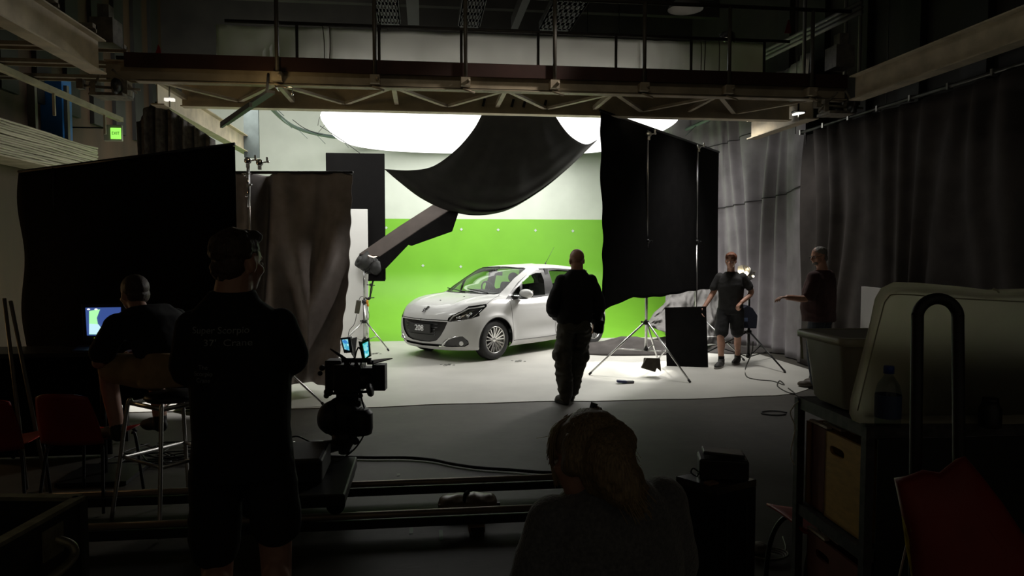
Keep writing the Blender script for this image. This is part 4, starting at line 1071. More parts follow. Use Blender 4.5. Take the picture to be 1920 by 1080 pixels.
# ---- big black flag, left
F0, F1, F2, F3 = GD(35, 322, 6.6), GD(440, 270, 6.15), GD(449, 724, 6.15), GD(50, 790, 6.6)
def flg(u, v):
    p = (F0 * (1 - u) + F1 * u) * (1 - v) + (F3 * (1 - u) + F2 * u) * v
    p += Vector((0, 1, 0)) * .03 * math.sin(u * 12 + v * 2) * v
    p.z += -.02 * math.exp(-((u - 1) / .02) ** 2) * (1 - v)
    p += (F1 - F0).normalized() * (-.03 * math.exp(-(u / .05) ** 2) * math.sin(v * 14))
    return p
t = thing('black_flag', 'broad black cloth flag standing at the far left behind the two crew men', 'cloth flag', ((F0.x + F1.x) / 2, (F0.y + F1.y) / 2, 0))
MB().sheet(flg, 40, 40, .006).build('cloth', BLACK, t, True)
MB().tube(F0, F1, .014).build('top_pipe', BMET, t, True)
pb = GY(106, 500, F0.y - .12); pc = GY(400, 500, 6.0)
stand('flag_stand', 'dark stand pole in front of the black flag near its left edge', (pb.x, pb.y), 2.5, .6, .6, R(20), .25, m=BMET)
# bunched dark cloth hung from the bridge's left end, over the flag
def bunch(u, v):
    a = GD(255, 196, 8.9).lerp(GD(402, 262, 9.2), u); zt = GD(285, 190, 8.9).z if u < .3 else GD(285, 190, 8.9).lerp(GD(402, 262, 9.2), (u - .3) / .7).z
    if u < .2: zt = GD(285, 190, 8.9).z - .25 * (.2 - u) * 5
    zb = 2.35
    return Vector((a.x, a.y + .06 * math.sin(u * 38 + v) + .03 * math.sin(u * 90), zt * (1 - v) + zb * v))
tag(MB().sheet(bunch, 70, 16, .004).build('bunched_cloth', mat('dusty_black_cloth', (.12, .11, .10), .9, noise_amt=.5, noise_scale=14)), 'dusty bunched dark cloth hanging from the bridge left end above the black flag', 'curtain')
# grey cyc return board at the end of the left beam
p = GD(470, 230, 13.6)
tag(MB().bbox((GY(457, 250, 13.5).x, 13.5, GY(460, 290, 13.5).z - .05), (GY(485, 250, 13.5).x, 13.56, 4.6)).build('wall_flat', mat('blue_grey_flat', (.09, .11, .11), .7, noise_amt=.15)), 'blue grey upright flat where the pale wall begins, under the left beam', 'flat')

# ---- white and black boards in front of the green wall
yw = GD(670, 400, 12.9).y
x0, x1 = GY(604, 500, yw).x, GY(690, 500, yw).x; zt = GY(670, 392, yw).z
tag(MB().bbox((x0, yw, .01), (x1, yw + .05, zt)).build('white_board', WHITEP, bevel=.005), 'tall plain white foam board standing left of the green wall', 'board')
yb = yw + .35
x0, x1 = GY(612, 400, yb).x, GY(722, 400, yb).x; zt = GY(665, 287, yb).z; zb = GY(705, 525, yb).z
t = thing('black_board', 'tall black rectangular board raised behind the white foam board', 'board', ((x0 + x1) / 2, yb, 0))
MB().bbox((x0, yb, zb), (x1, yb + .04, zt)).build('board', mat('soft_black_board', (.006, .0055, .0055), .85, spec=.1, noise_amt=.1), t, True, bevel=.01)
cx = GY(655, 500, yb + .06).x
MB().tube((cx, yb + .07, .01), (cx, yb + .07, zt - .4), .016).box((cx, yb + .07, .02), (.5, .08, .03)).box((cx, yb + .22, .02), (.06, .34, .03)).build('support_pole', BMET, t, True)

# ---- hanging cloth over the car
def cub(pts):
    P = spl(pts, 12); return lambda t: (P[min(int(t * (len(P) - 1)), len(P) - 2)]).lerp(P[min(int(t * (len(P) - 1)), len(P) - 2) + 1], t * (len(P) - 1) - min(int(t * (len(P) - 1)), len(P) - 2))
bot = cub([GD(721, 317, 11.6), GD(748, 340, 11.75), GD(790, 371, 11.9), GD(840, 394, 12), GD(893, 404, 12.05), GD(950, 394, 12), GD(1010, 360, 11.8), GD(1062, 318, 11.5), GD(1120, 262, 11)])
topc = cub([GD(908, 205, 9.75), GD(945, 207, 9.75), GD(990, 207, 9.75), GD(1034, 206, 9.75)])
lef = cub([GD(721, 317, 11.6), GD(768, 319, 11.3), GD(812, 311, 10.95), GD(855, 280, 10.5), GD(888, 242, 10.1), GD(908, 205, 9.75)])
rig = cub([GD(1120, 262, 11), GD(1100, 270, 10.8), GD(1075, 258, 10.5), GD(1055, 238, 10.2), GD(1034, 206, 9.75)])
c00, c10, c01, c11 = bot(0), bot(1), topc(0), topc(1)
def hang(u, v):
    a = bot(u) * (1 - v) + topc(u) * v; b = lef(v) * (1 - u) + rig(v) * u
    c = c00 * (1 - u) * (1 - v) + c10 * u * (1 - v) + c01 * (1 - u) * v + c11 * u * v
    p = a + b - c
    s_ = math.sin(PI * u) * math.sin(PI * min(1, v * 1.1))
    fold = .035 * math.sin(u * 26 + 3 * v) * v * (1 - v) * 3 + .07 * math.sin(v * 34 + 8 * abs(u - .5)) * math.exp(-v * 4) * math.sin(PI * u)
    p += Vector((0, 1, .0)) * fold * 1.6
    p += Vector((0, .25, -.12)) * s_ * .5
    return p
t = thing('hanging_cloth', 'large black cloth swagged from the bridge above the car', 'cloth', (bot(.5).x, bot(.5).y, bot(.5).z))
MB().sheet(hang, 90, 60, .005).build('cloth', mat('black_swag_cloth', (.013, .012, .010), .9, spec=.15, noise_amt=.2, noise_scale=6, bump=.3, bump_scale=260), t, True)

# ---- lamp with the long black snout on a silver stand
bz = GZ(684, 655.5); 
sn = stand('lamp_stand', 'silver stand with a lamp and long black snout beside the white board', (bz.x, bz.y), 1.55, .52, .50, R(-35), .14, pole_r=.026)
H0 = Vector((bz.x, bz.y, 1.62))
Dh = (bz - CP).dot(CF)
lh = thing('snouted_lamp', 'black lamp head with long raised foil snout pointing up right over the car', 'lamp', (H0.x, H0.y, 1.5))
SN = mat('snout_board', (.075, .058, .05), .75, noise_amt=.12, noise_scale=6)
D0, D1 = Dh - .15, Dh - .75
def gd2(x, y): 
    f = (x - 674) / (866 - 674); return GD(x, y, D0 + (D1 - D0) * f)
wv = GD(674, 477, D0 + .28) - GD(712, 481, D0)
side = [gd2(712, 481), gd2(790, 428), gd2(866, 380), gd2(848, 434), gd2(772, 461), gd2(766, 459), gd2(724, 503), gd2(716, 506)]
th_ = (side[2] - side[0]).cross(wv).normalized()
MB().prism(side, wv.normalized() * .012).build('side_board', BLACK, lh, True)
MB().prism([p + wv for p in side], wv.normalized() * -.012).build('side_board', BLACK, lh, True)
MB().prism([side[0], side[1], side[1] + wv, side[0] + wv], (0, 0, .012)).prism([side[1], side[2], side[2] + wv, side[1] + wv], (0, 0, .012)).build('top_board', SN, lh, True)
hc = GD(690, 494, Dh)
hb = MB().lathe([(.0, -.20), (.10, -.19), (.145, -.12), (.15, .02), (.17, .10), (.17, .16), (.0, .16)], hc, Euler((R(25), R(-50), 0)).to_matrix(), 24, False)
for k in range(5): hb.lathe([(.155, -.10 + .04 * k), (.165, -.09 + .04 * k), (.155, -.08 + .04 * k)], hc, Euler((R(25), R(-50), 0)).to_matrix(), 24, False)
hb.ell(GD(705, 502, Dh - .05), (.12, .12, .13)).ell(GD(678, 490, Dh), (.10, .12, .10))
hb.build('lamp_head', mat('grey_black_housing', (.016, .016, .015), .6, noise_amt=.4, noise_scale=20), lh, True)
MB().prism([GD(691, 506, Dh), GD(723, 503, Dh - .1), GD(722, 527, Dh - .1), GD(690, 527, Dh)], (0, .03, 0)).build('lower_flap', BLACK, lh, True)
MB().path(spl([GD(690, 478.5, D0 - .02), GD(700, 482, D0 - .03), GD(708, 479.5, D0 - .02)], 5), [.004] + [.010] * 4 + [.012] + [.01] * 4 + [.004], 8).build('light_leak', emat('lamp_glow', (1, .8, .6), 2.2), lh, True)
yk = MB().path([GD(684, 512, Dh), GD(684, 506, Dh), GD(678, 498, Dh)], .014, 8).path(spl([GD(706, 510, Dh), GD(697, 535, Dh), GD(693, 560, Dh), GD(685, 558, Dh)], 5), .016, 8)
yk.build('yoke', BMET, lh, True)
MB().ell(GD(695, 534, Dh), (.025,) * 3).tube(GD(688, 534, Dh), GD(703, 535, Dh), .008).ell(GD(693, 559, Dh), (.025,) * 3).tube(GD(684, 559, Dh), GD(702, 558, Dh), .008).build('clamp_knobs', BMET, lh, True)
tb = thing('ballast_box', 'small dark ballast hanging by a cord on the lamp stand', 'power box', GD(671, 575, Dh))
MB().beam(GD(673, 563, Dh), GD(669, 588, Dh), .085, .05, (0, 1, 0)).build('case', mat('olive_black', (.06, .055, .035), .5, noise_amt=.2), tb, True, bevel=.015)
MB().path(spl([GD(673, 563, Dh), GD(676, 557, Dh), GD(682, 556, Dh)], 4), .005, 6).build('strap', BMET, tb, True)
o = MB().path(spl([GD(669, 589, Dh), GD(664, 608, Dh), GD(655, 620, Dh), GD(652, 640, Dh), GZ(650, 662, .01)], 6), .006, 6).path(spl([GD(700, 512, Dh), GD(698, 545, Dh), GD(688, 570, Dh), GD(692, 590, Dh), GD(690, 600, Dh), GD(686, 590, Dh)], 6), .004, 6)
tag(o.build('lamp_cable', BMET), 'thin black lead looping down the silver lamp stand', 'cable')
tag(MB().ell(GD(688, 566, Dh - .04), (.03, .025, .04)).ell(GD(690, 572, Dh - .04), (.02, .02, .03)).build('tape_tag', mat('orange_tape', (.6, .25, .02), .6)), 'small orange tape tag on the lamp stand', 'tag')

# ---- small light on a black tripod by the young man
bz = GZ(1403, 683)
tp = stand('tripod_stand', 'black tripod light stand between the two men on the right', (bz.x, bz.y), 1.28, .86, .50, R(-80), .10, m=BMET, pole_r=.022)
lp = thing('small_lamp', 'small open lamp with shiny barn doors on the black tripod stand', 'lamp', (bz.x, bz.y, 1.28))
Dl = (bz - CP).dot(CF)
MB().lathe([(.0, -.09), (.07, -.085), (.085, 0), (.095, .06), (.085, .062), (.06, .0), (.0, -.03)], GD(1402, 513, Dl), Euler((R(20), R(-60), 0)).to_matrix(), 24, False).build('housing', ALU, lp, True)
for (a, b_, c_, d_) in (((1383, 500), (1392, 497), (1396, 510), (1384, 515)), ((1394, 497), (1404, 499), (1404, 507), (1397, 506)), ((1404, 512), (1418, 508), (1412, 520), (1404, 521)), ((1386, 516), (1396, 514), (1402, 524), (1396, 526))):
    MB().prism([GD(*a, Dl - .08), GD(*b_, Dl - .02), GD(*c_, Dl + .02), GD(*d_, Dl - .05)], (0, .005, .002)).build('barn_door', mat('lit_reflector', (.8, .78, .7), .25, metal=.6), lp, True)
MB().ell(GD(1399, 513, Dl - .06), (.030,) * 3).ell(GD(1388, 508, Dl - .085), (.014,) * 3).ell(GD(1412, 518, Dl - .03), (.018,) * 3).build('bulb_and_glints', emat('bulb_and_glints', (1, .85, .6), 14), lp, True)  # the two smaller glowing balls imitate glints on the barn doors
MB().path([GD(1390, 515, Dl), GD(1398, 527, Dl), GD(1405, 527, Dl), GD(1414, 512, Dl)], .008, 6).tube(GD(1403, 527, Dl), GD(1403, 540, Dl), .014).build('yoke', BMET, lp, True)
tg = thing('hanging_pouch', 'dark blue black pouch hanging on the tripod between the two men', 'pouch', GD(1404, 615, Dl))
MB().prism([GD(1392, 578, Dl - .1), GD(1402, 572, Dl - .1), GD(1412, 578, Dl - .1), GD(1421, 592, Dl - .1), GD(1419, 616, Dl - .1), GD(1394, 615, Dl - .1)], (0, .14, 0)).build('bag', mat('navy_cloth', (.012, .014, .03), .8), tg, True, bevel=.012)
MB().prism([GD(1396, 596, Dl - .115), GD(1402, 596, Dl - .115), GD(1402, 603, Dl - .115), GD(1396, 603, Dl - .115)], (0, .008, 0)).build('patch', mat('blue_patch', (.1, .14, .25), .6), tg, True)
o = MB().path(spl([GD(1412, 640, Dl), GD(1410, 660, Dl), GZ(1398, 690, .012), GZ(1400, 706, .012), GZ(1420, 712, .012), GZ(1450, 715, .012), GZ(1470, 722, .012), GZ(1462, 714, .012), GZ(1458, 724, .012), GZ(1475, 735, .012), GZ(1490, 738, .012), GZ(1478, 728, .012), GZ(1500, 745, .012)], 7), .009, 6)
tag(o.build('floor_cable', mat('dull_cable', (.05, .048, .04), .7)), 'black lead trailing from the tripod into a tangle by the older man', 'cable')
c = GZ(1172, 720, .0)
t = thing('tape_roll', 'small blue and grey object lying on the white floor between stand legs', 'tool', c)
MB().beam(c + Vector((-.11, 0, .04)), c + Vector((.02, 0, .03)), .06, .035).build('blue_part', mat('blue_plastic', (.02, .03, .12), .5), t, True, bevel=.008)
MB().beam(c + Vector((.0, 0, .03)), c + Vector((.12, .01, .025)), .055, .03).build('grey_part', mat('grey_plastic', (.15, .15, .17), .5), t, True, bevel=.008)
# white board behind the lid, far right
yb = 7.6
pf, pn = GY(1614, 575, 8.4), GY(1700, 575, 7.4); zt_ = GY(1619, 537, 8.4).z
tag(MB().prism([Vector((pf.x, pf.y, .01)), Vector((pn.x, pn.y, .01)), Vector((pn.x, pn.y, zt_)), Vector((pf.x, pf.y, zt_))], (.04, 0, 0)).build('white_board', WHITEP), 'white board standing far right behind the plastic tubs', 'board')
# ================================================================== PEOPLE
V = Vector
def limb(mb, pts, rs, n=14):
    """smooth tapering limb through joints, round at the ends"""
    P = spl(pts, 5); N = len(P); R_ = [np.interp(i / (N - 1) * (len(pts) - 1), range(len(pts)), rs) for i in range(N)]
    mb.path(P, list(R_), n); mb.ell(P[0], R_[0]); mb.ell(P[-1], R_[-1])
def torso(mb, rows, n=24, e=2.4):
    """rows of (centre, half width, half depth, right vector, forward vector)"""
    rings = []
    for c, w, d, rv, fv in rows:
        rv = V(rv).normalized(); fv = V(fv).normalized(); ring = []
        for k in range(n):
            t = 2 * PI * k / n; x = abs(math.cos(t)) ** (2 / e) * (1 if math.cos(t) > 0 else -1); y = abs(math.sin(t)) ** (2 / e) * (1 if math.sin(t) > 0 else -1)
            ring.append(V(c) + rv * (x * w) + fv * (y * d))
        rings.append(ring)
    mb.loft(rings)
def hand(mb, wrist, dirv, palmn, L=.185, curl=.5, side=1, s_=1.0):
    """wrist joint, pointing direction, palm normal (the way the fingers curl), side = +1 thumb along cross product"""
    f = V(dirv).normalized(); n = V(palmn); n = (n - f * n.dot(f)).normalized(); x = f.cross(n).normalized() * side
    w = V(wrist); pl = L * .50
    m = Matrix((x, f, n)).transposed()
    mb.ell(w + f * pl * .55, (.040 * s_, pl * .62, .015 * s_), m); mb.ell(w + f * pl * .25 + x * .012, (.030 * s_, pl * .4, .017 * s_), m)
    for k, (ox, ln) in enumerate(((.030, .88), (.010, 1.0), (-.011, .93), (-.031, .72))):
        b = w + f * pl * (1.0 - .05 * abs(k - 1)) + x * ox * s_; c = curl * (1 + .15 * k); seg = L * .5 * ln / 3; p = b - f * .015; pts = [p]
        a = .12
        for j in range(3):
            a += c * (.7 if j == 0 else 1.0); p = (pts[-1] + (f * math.cos(a) + n * math.sin(a)) * (seg + (.015 if j == 0 else 0))); pts.append(p)
        mb.path(spl(pts, 3), [.0095 * s_ - .0003 * q_ for q_ in range(10)], 8); mb.ell(pts[-1], .0075 * s_)
    b = w + f * pl * .28 + x * .028 * s_; p1 = b + (x * .75 + f * .6 + n * .3) * L * .18; p2 = p1 + (f * .85 + x * .25 + n * .4) * L * .17
    mb.path(spl([b, p1, p2], 4), [.013 * s_, .012 * s_, .0115 * s_, .011 * s_, .0105 * s_, .010 * s_, .0095 * s_, .009 * s_, .008 * s_], 8); mb.ell(p2, .008 * s_)
def shoe(mb, ankle, toe, h=.10, s_=1.0):
    a = V(ankle); t = V(toe); f = (t - a); f.z = 0; f.normalize(); x = V((-f.y, f.x, 0)); z0 = min(a.z - .075, t.z)
    m = Matrix((x, f, V((0, 0, 1)))).transposed(); base = V((a.x, a.y, t.z))
    L = (V((t.x, t.y, 0)) - V((a.x, a.y, 0))).length
    mb.ell(base + f * L * .70 + V((0, 0, .030)), (.048 * s_, L * .42, .040 * s_), m); mb.ell(base + f * .0 + V((0, 0, .045)), (.040 * s_, .070, .050 * s_), m)
    mb.ell(base + f * L * .35 + V((0, 0, .045)), (.043 * s_, L * .55, .045 * s_), m); mb.path([base + V((0, 0, .04)), a + V((0, 0, .03))], .046 * s_, 12)
def sole(mb, ankle, toe, s_=1.0):
    a = V(ankle); t = V(toe); f = (t - a); f.z = 0; f.normalize(); x = V((-f.y, f.x, 0)); L = (V((t.x, t.y, 0)) - V((a.x, a.y, 0))).length; ring = []
    for k in range(20):
        q = 2 * PI * k / 20; w = .050 * s_ * (1 if math.sin(q) > 0 else .85)
        ring.append(V((a.x, a.y, t.z)) + f * (L * .48 + math.sin(q) * (L * .60 + .03)) + x * math.cos(q) * w)
    mb.prism([p + V((0, 0, -.004)) for p in ring], (0, 0, .024))
def head(mb, c, fwd, up, s_=1.0):
    """c = centre of the skull"""
    f = V(fwd).normalized(); u = V(up); u = (u - f * u.dot(f)).normalized(); x = f.cross(u); m = Matrix((x, f, u)).transposed()
    P = lambda a, b, d: V(c) + (x * a + f * b + u * d) * s_
    mb.ell(P(0, -.008, .025), (.077 * s_, .096 * s_, .088 * s_), m, 24, 16)          # cranium
    mb.ell(P(0, .030, -.045), (.061 * s_, .062 * s_, .075 * s_), m, 20, 14)           # face
    mb.ell(P(0, .052, -.095), (.036 * s_, .032 * s_, .024 * s_), m)                   # chin
    mb.ell(P(0, .076, .012), (.052 * s_, .016 * s_, .012 * s_), m)                    # brow
    for q in (-1, 1):
        mb.ell(P(q * .044, .058, -.035), (.022 * s_, .024 * s_, .022 * s_), m)        # cheeks
        mb.ell(P(q * .079, -.005, -.020), (.010 * s_, .020 * s_, .032 * s_), m)       # ears
    mb.path([P(0, .088, .0), P(0, .104, -.022), P(0, .112, -.040)], [.009 * s_, .011 * s_, .014 * s_], 8); mb.ell(P(0, .104, -.044), (.017 * s_, .012 * s_, .009 * s_), m)
    mb.ell(P(0, .090, -.066), (.022 * s_, .010 * s_, .006 * s_), m); mb.ell(P(0, .088, -.076), (.019 * s_, .010 * s_, .007 * s_), m)
    return P, m
def eyes(parent, P, m, s_=1.0):
    for q in (-1, 1):
        e = MB().ell(P(q * .031, .082, -.012), (.013 * s_, .008 * s_, .009 * s_), m).build('eye', mat('eye_white', (.6, .58, .55), .3), parent)
        MB().ell(P(q * .031, .089, -.012), (.005 * s_, .003 * s_, .005 * s_), m).build('iris', mat('eye_dark', (.03, .02, .015), .2), e)
def wrinkle(o, amt=.006, sc=9.0, seed=0, zs=.6):
    me = o.data; n = [v.normal.copy() for v in me.vertices]
    for v, nn in zip(me.vertices, n):
        q = v.co; k = noise.noise(V((q.x * sc, q.y * sc, q.z * sc * zs + seed))); k2 = 1 - abs(noise.noise(V((q.x * sc * .8 + 5, q.y * sc * .8, q.z * sc * 1.3 + seed)))) * 2
        v.co = q + nn * (amt * (k + .7 * k2))
    me.update(); return o
def hairmat(name, col): return mat(name, col, .5, noise_amt=.45, noise_scale=190, stretch=(1, 1, .10), bump=.5, bump_scale=240)
X_, Y_F, Z_U = V((1, 0, 0)), V((0, 1, 0)), V((0, 0, 1))

# ---------- bald man walking towards the car (seen from behind)
g = GZ(1068, 757); pm = thing('person', 'bald person in black top and baggy cargo trousers walking towards the car', 'person', (g.x, g.y, 0), R(4))
b = MB()
head(b, (0.085, .03, 1.65), (-.05, 1, -.08), (0, .1, 1), 1.06)
limb(b, [(.08, .0, 1.45), (.085, .012, 1.60)], [.074, .068])
torso(b, [((.06, .0, .90), .15, .10, X_, Y_F), ((.06, .0, 1.05), .145, .10, X_, Y_F), ((.065, .0, 1.25), .17, .115, X_, Y_F), ((.07, 0, 1.38), .17, .10, X_, Y_F), ((.08, .0, 1.46), .09, .07, X_, Y_F)])
LA = [(-.12, 0, 1.40), (-.20, -.03, 1.12), (-.12, .18, 1.00)]; RA = [(.26, .0, 1.40), (.335, -.02, 1.12), (.32, .10, .90)]
limb(b, LA, [.055, .045, .032]); limb(b, RA, [.055, .045, .032])
hand(b, LA[2], (.6, .7, -.2), (.6, -.5, -.2), side=1, curl=.5); hand(b, RA[2], (-.1, .2, -1), (-1, .1, 0), side=-1, curl=.4)
LL = [(-.02, 0, .92), (-.06, .04, .50), (-.055, -.03, .09)]; RL = [(.14, 0, .92), (.13, .10, .50), (.06, .16, .10)]
limb(b, LL, [.085, .06, .045]); limb(b, RL, [.085, .06, .045])
body = b.build('body', SKIN, pm, remesh=.009, smoothit=2)
c = MB()
torso(c, [((.05, .0, .93), .195, .135, X_, Y_F), ((.055, .0, 1.00), .20, .14, X_, Y_F), ((.06, 0, 1.15), .205, .145, X_, Y_F), ((.065, 0, 1.30), .225, .145, X_, Y_F), ((.07, 0, 1.41), .205, .12, X_, Y_F), ((.078, 0, 1.47), .145, .10, X_, Y_F), ((.08, 0, 1.535), .085, .08, X_, Y_F)])
limb(c, [(-.10, 0, 1.40), (-.215, -.04, 1.12), (-.12, .16, 1.00)], [.078, .072, .055]); limb(c, [(.24, 0, 1.40), (.34, -.03, 1.13), (.325, .08, .95)], [.078, .070, .055])
wrinkle(c.build('jumper', mat('black_jumper', (.014, .014, .016), .9, noise_amt=.2, noise_scale=20), pm, remesh=.011, smoothit=2), .008, 8, 1)
c = MB()
torso(c, [((.05, .0, 1.0), .175, .125, X_, Y_F), ((.05, .0, .90), .185, .135, X_, Y_F), ((.05, 0, .84), .18, .13, X_, Y_F)])
limb(c, [(-.04, 0, .88), (-.065, .04, .50), (-.05, -.02, .12)], [.105, .098, .080]); limb(c, [(.145, 0, .88), (.13, .10, .50), (.065, .15, .13)], [.105, .095, .078])
c.ell((-.13, .03, .56), (.05, .075, .09)).ell((.20, .08, .56), (.05, .075, .095)).ell((-.05, -.045, .55), (.06, .04, .07)).ell((-.055, .0, .17), (.085, .09, .045)).ell((.065, .15, .17), (.08, .085, .045)).ell((-.06, -.03, .30), (.08, .06, .05))
wrinkle(c.build('cargo_trousers', mat('olive_grey_cloth', (.085, .082, .068), .85, noise_amt=.3, noise_scale=7), pm, remesh=.011, smoothit=1), .020, 9, 4)
c = MB(); shoe(c, (-.055, -.03, .10), (-.13, -.20, .012)) if False else None
c = MB(); shoe(c, (-.055, -.03, .10), (-.10, .15, .012), s_=1.15); shoe(c, (.06, .16, .10), (.03, .37, .012), s_=1.15)
shs = c.build('boots', mat('scuffed_boots', (.07, .062, .05), .7, noise_amt=.3), pm, remesh=.009, smoothit=1)
c = MB(); sole(c, (-.055, -.03, .10), (-.10, .15, .012), 1.15); sole(c, (.06, .16, .10), (.03, .37, .012), 1.15); c.build('boot_soles', RUBBER, pm)
MB().box((.335, -.01, .88), (.10, .10, .15), rot=(0, .1, 0)).build('belt_pouch', BLACK, pm, bevel=.02)

# ---------- young man in black polo and shorts, far right, stepping forward
g = GZ(1368, 686); pm = thing('person', 'young person in black polo shirt and shorts stepping past the tripod', 'person', (g.x, g.y, 0), R(150))
# local: faces +y -> turned towards the camera and a little left
b = MB()
Ph, mh = head(b, (.0, .06, 1.605), (.15, 1, -.12), (0, .12, 1), .97)
limb(b, [(.0, .0, 1.40), (.0, .04, 1.54)], [.06, .054])
torso(b, [((0, 0, .88), .14, .10, X_, Y_F), ((0, 0, 1.02), .135, .10, X_, Y_F), ((0, 0, 1.22), .165, .115, X_, Y_F), ((0, 0, 1.33), .165, .10, X_, Y_F), ((0, .0, 1.42), .08, .07, X_, Y_F)])
RA = [(.155, 0, 1.34), (.26, .04, 1.10), (.36, .20, .90)]; LA = [(-.155, 0, 1.34), (-.29, -.06, 1.13), (-.17, .12, .98)]
limb(b, RA, [.046, .043, .030]); limb(b, LA, [.046, .043, .030])
hand(b, RA[2], (.25, .35, -.9), (-.8, .3, 0), side=1, curl=.35); hand(b, LA[2], (.5, .4, -.5), (.3, .2, -.8), side=-1, curl=.7)
RL = [(.09, 0, .90), (.12, .14, .50), (.10, .20, .09)]; LL = [(-.09, 0, .90), (-.10, -.10, .50), (-.09, -.26, .12)]
limb(b, RL, [.085, .058, .040]); limb(b, LL, [.085, .058, .040])
b.ell((.11, .12, .34), (.055, .060, .12)); b.ell((-.095, -.16, .34), (.055, .060, .12))
body = b.build('body', SKIN, pm, remesh=.009, smoothit=2); eyes(body, Ph, mh, .97)
h = MB(); f_, u_ = mh @ V((0, 1, 0)), mh @ V((0, 0, 1))
h.ell(Ph(0, -.018, .040), (.083, .100, .085), mh); h.ell(Ph(0, .045, .085), (.065, .045, .03), mh); h.ell(Ph(0, -.05, -.02), (.070, .055, .065), mh)
wrinkle(h.build('hair', hairmat('reddish_brown_hair', (.16, .055, .025)), body, remesh=.007, smoothit=1), .006, 30, 2)
c = MB(); torso(c, [((0, 0, .86), .185, .135, X_, Y_F), ((0, 0, 1.02), .175, .13, X_, Y_F), ((0, 0, 1.22), .20, .14, X_, Y_F), ((0, 0, 1.33), .18, .12, X_, Y_F), ((0, 0, 1.43), .085, .078, X_, Y_F)])
limb(c, [(.165, 0, 1.35), (.245, .03, 1.19)], [.066, .060]); limb(c, [(-.165, 0, 1.35), (-.26, -.04, 1.21)], [.066, .060])
wrinkle(c.build('polo_shirt', mat('black_polo', (.020, .019, .019), .85, noise_amt=.2, noise_scale=20), pm, remesh=.010, smoothit=2), .007, 9, 7)
c = MB(); torso(c, [((0, 0, .98), .165, .12, X_, Y_F), ((0, 0, .86), .18, .135, X_, Y_F), ((0, 0, .80), .175, .13, X_, Y_F)])
limb(c, [(.09, .01, .84), (.115, .11, .53)], [.108, .10]); limb(c, [(-.09, 0, .84), (-.10, -.06, .53)], [.108, .10])
wrinkle(c.build('shorts', mat('black_shorts', (.014, .014, .015), .9), pm, remesh=.010, smoothit=2), .008, 8, 3)
c = MB(); shoe(c, (.10, .20, .10), (.14, .42, .012), s_=1.1); shoe(c, (-.09, -.26, .11), (-.06, -.06, .012), s_=1.1)
c.build('trainers', mat('dark_trainers', (.03, .028, .026), .7), pm, remesh=.009, smoothit=1)
c = MB(); sole(c, (.10, .20, .10), (.14, .42, .012), 1.1); sole(c, (-.09, -.26, .11), (-.06, -.06, .012), 1.1); c.build('shoe_soles', mat('pale_soles', (.25, .24, .22), .7), pm)
c = MB(); c.path([(.10, .20, .11), (.10, .195, .17)], .045, 12); c.path([(-.09, -.26, .12), (-.09, -.25, .18)], .045, 12); c.build('socks', BLACK, pm)

# ---------- older man in maroon shirt, reaching left
g = GZ(1535, 727); pm = thing('person', 'older person with grey hair, glasses and dark maroon shirt reaching out behind the tub', 'person', (g.x, g.y, 0), R(38))
b = MB()
Ph, mh = head(b, (-.01, .03, 1.685), (-.95, .60, -.10), (0, .1, 1), 1.02)
limb(b, [(.0, -.02, 1.48), (.0, .01, 1.62)], [.068, .060])
torso(b, [((0, 0, .90), .16, .13, X_, Y_F), ((0, .03, 1.05), .165, .15, X_, Y_F), ((0, .01, 1.28), .185, .135, X_, Y_F), ((0, 0, 1.40), .18, .11, X_, Y_F), ((0, -.01, 1.50), .09, .08, X_, Y_F)])
LA = [(-.21, .0, 1.42), (-.31, .03, 1.17), (-.50, .21, 1.17)]; RA = [(.21, 0, 1.42), (.27, -.02, 1.12), (.25, .10, .90)]
limb(b, LA, [.056, .048, .033]); limb(b, RA, [.056, .048, .033])
hand(b, LA[2], (-.8, .6, .05), (0, .0, -1), side=-1, curl=.35); hand(b, RA[2], (0, .3, -1), (-1, 0, 0), side=1, curl=.4)
LL = [(-.10, 0, .92), (-.11, .03, .50), (-.11, -.02, .10)]; RL = [(.10, 0, .92), (.11, .03, .50), (.11, .0, .10)]
limb(b, LL, [.088, .06, .045]); limb(b, RL, [.088, .06, .045])
body = b.build('body', SKIN, pm, remesh=.009, smoothit=2); eyes(body, Ph, mh, 1.02)
h = MB(); h.ell(Ph(0, -.018, .038), (.083, .100, .080), mh); h.ell(Ph(0, -.055, -.03), (.070, .05, .06), mh)
wrinkle(h.build('hair', hairmat('grey_hair', (.20, .19, .17)), body, remesh=.007, smoothit=1), .004, 30, 2)
h = MB(); h.ell(Ph(0, .058, -.085), (.045, .035, .030), mh); h.build('beard', hairmat('grey_hair', (.20, .19, .17)), body)
gl = MB()
for q in (-1, 1):
    gl.path([Ph(q * .033 + .022 * math.cos(t), .100, -.012 + .017 * math.sin(t)) for t in np.linspace(0, 2 * PI, 17)], .0022, 6); gl.tube(Ph(q * .056, .098, -.008), Ph(q * .083, .0, -.005), .0022, n=6)
gl.tube(Ph(-.011, .103, -.01), Ph(.011, .103, -.01), .002, n=6); gl.build('glasses', BPLAS, body)
c = MB(); torso(c, [((0, .01, .86), .235, .185, X_, Y_F), ((0, .03, 1.03), .235, .195, X_, Y_F), ((0, .02, 1.25), .245, .18, X_, Y_F), ((0, 0, 1.40), .235, .145, X_, Y_F), ((0, -.01, 1.50), .095, .088, X_, Y_F)])
limb(c, [LA[0], (-.30, .02, 1.19)], [.080, .076]); limb(c, [RA[0], (.265, -.015, 1.17)], [.085, .080])
wrinkle(c.build('shirt', mat('maroon_shirt', (.055, .022, .020), .85, noise_amt=.2, noise_scale=14), pm, remesh=.010, smoothit=2), .008, 8, 11)
c = MB(); torso(c, [((0, 0, 1.0), .17, .13, X_, Y_F), ((0, 0, .88), .185, .14, X_, Y_F)])
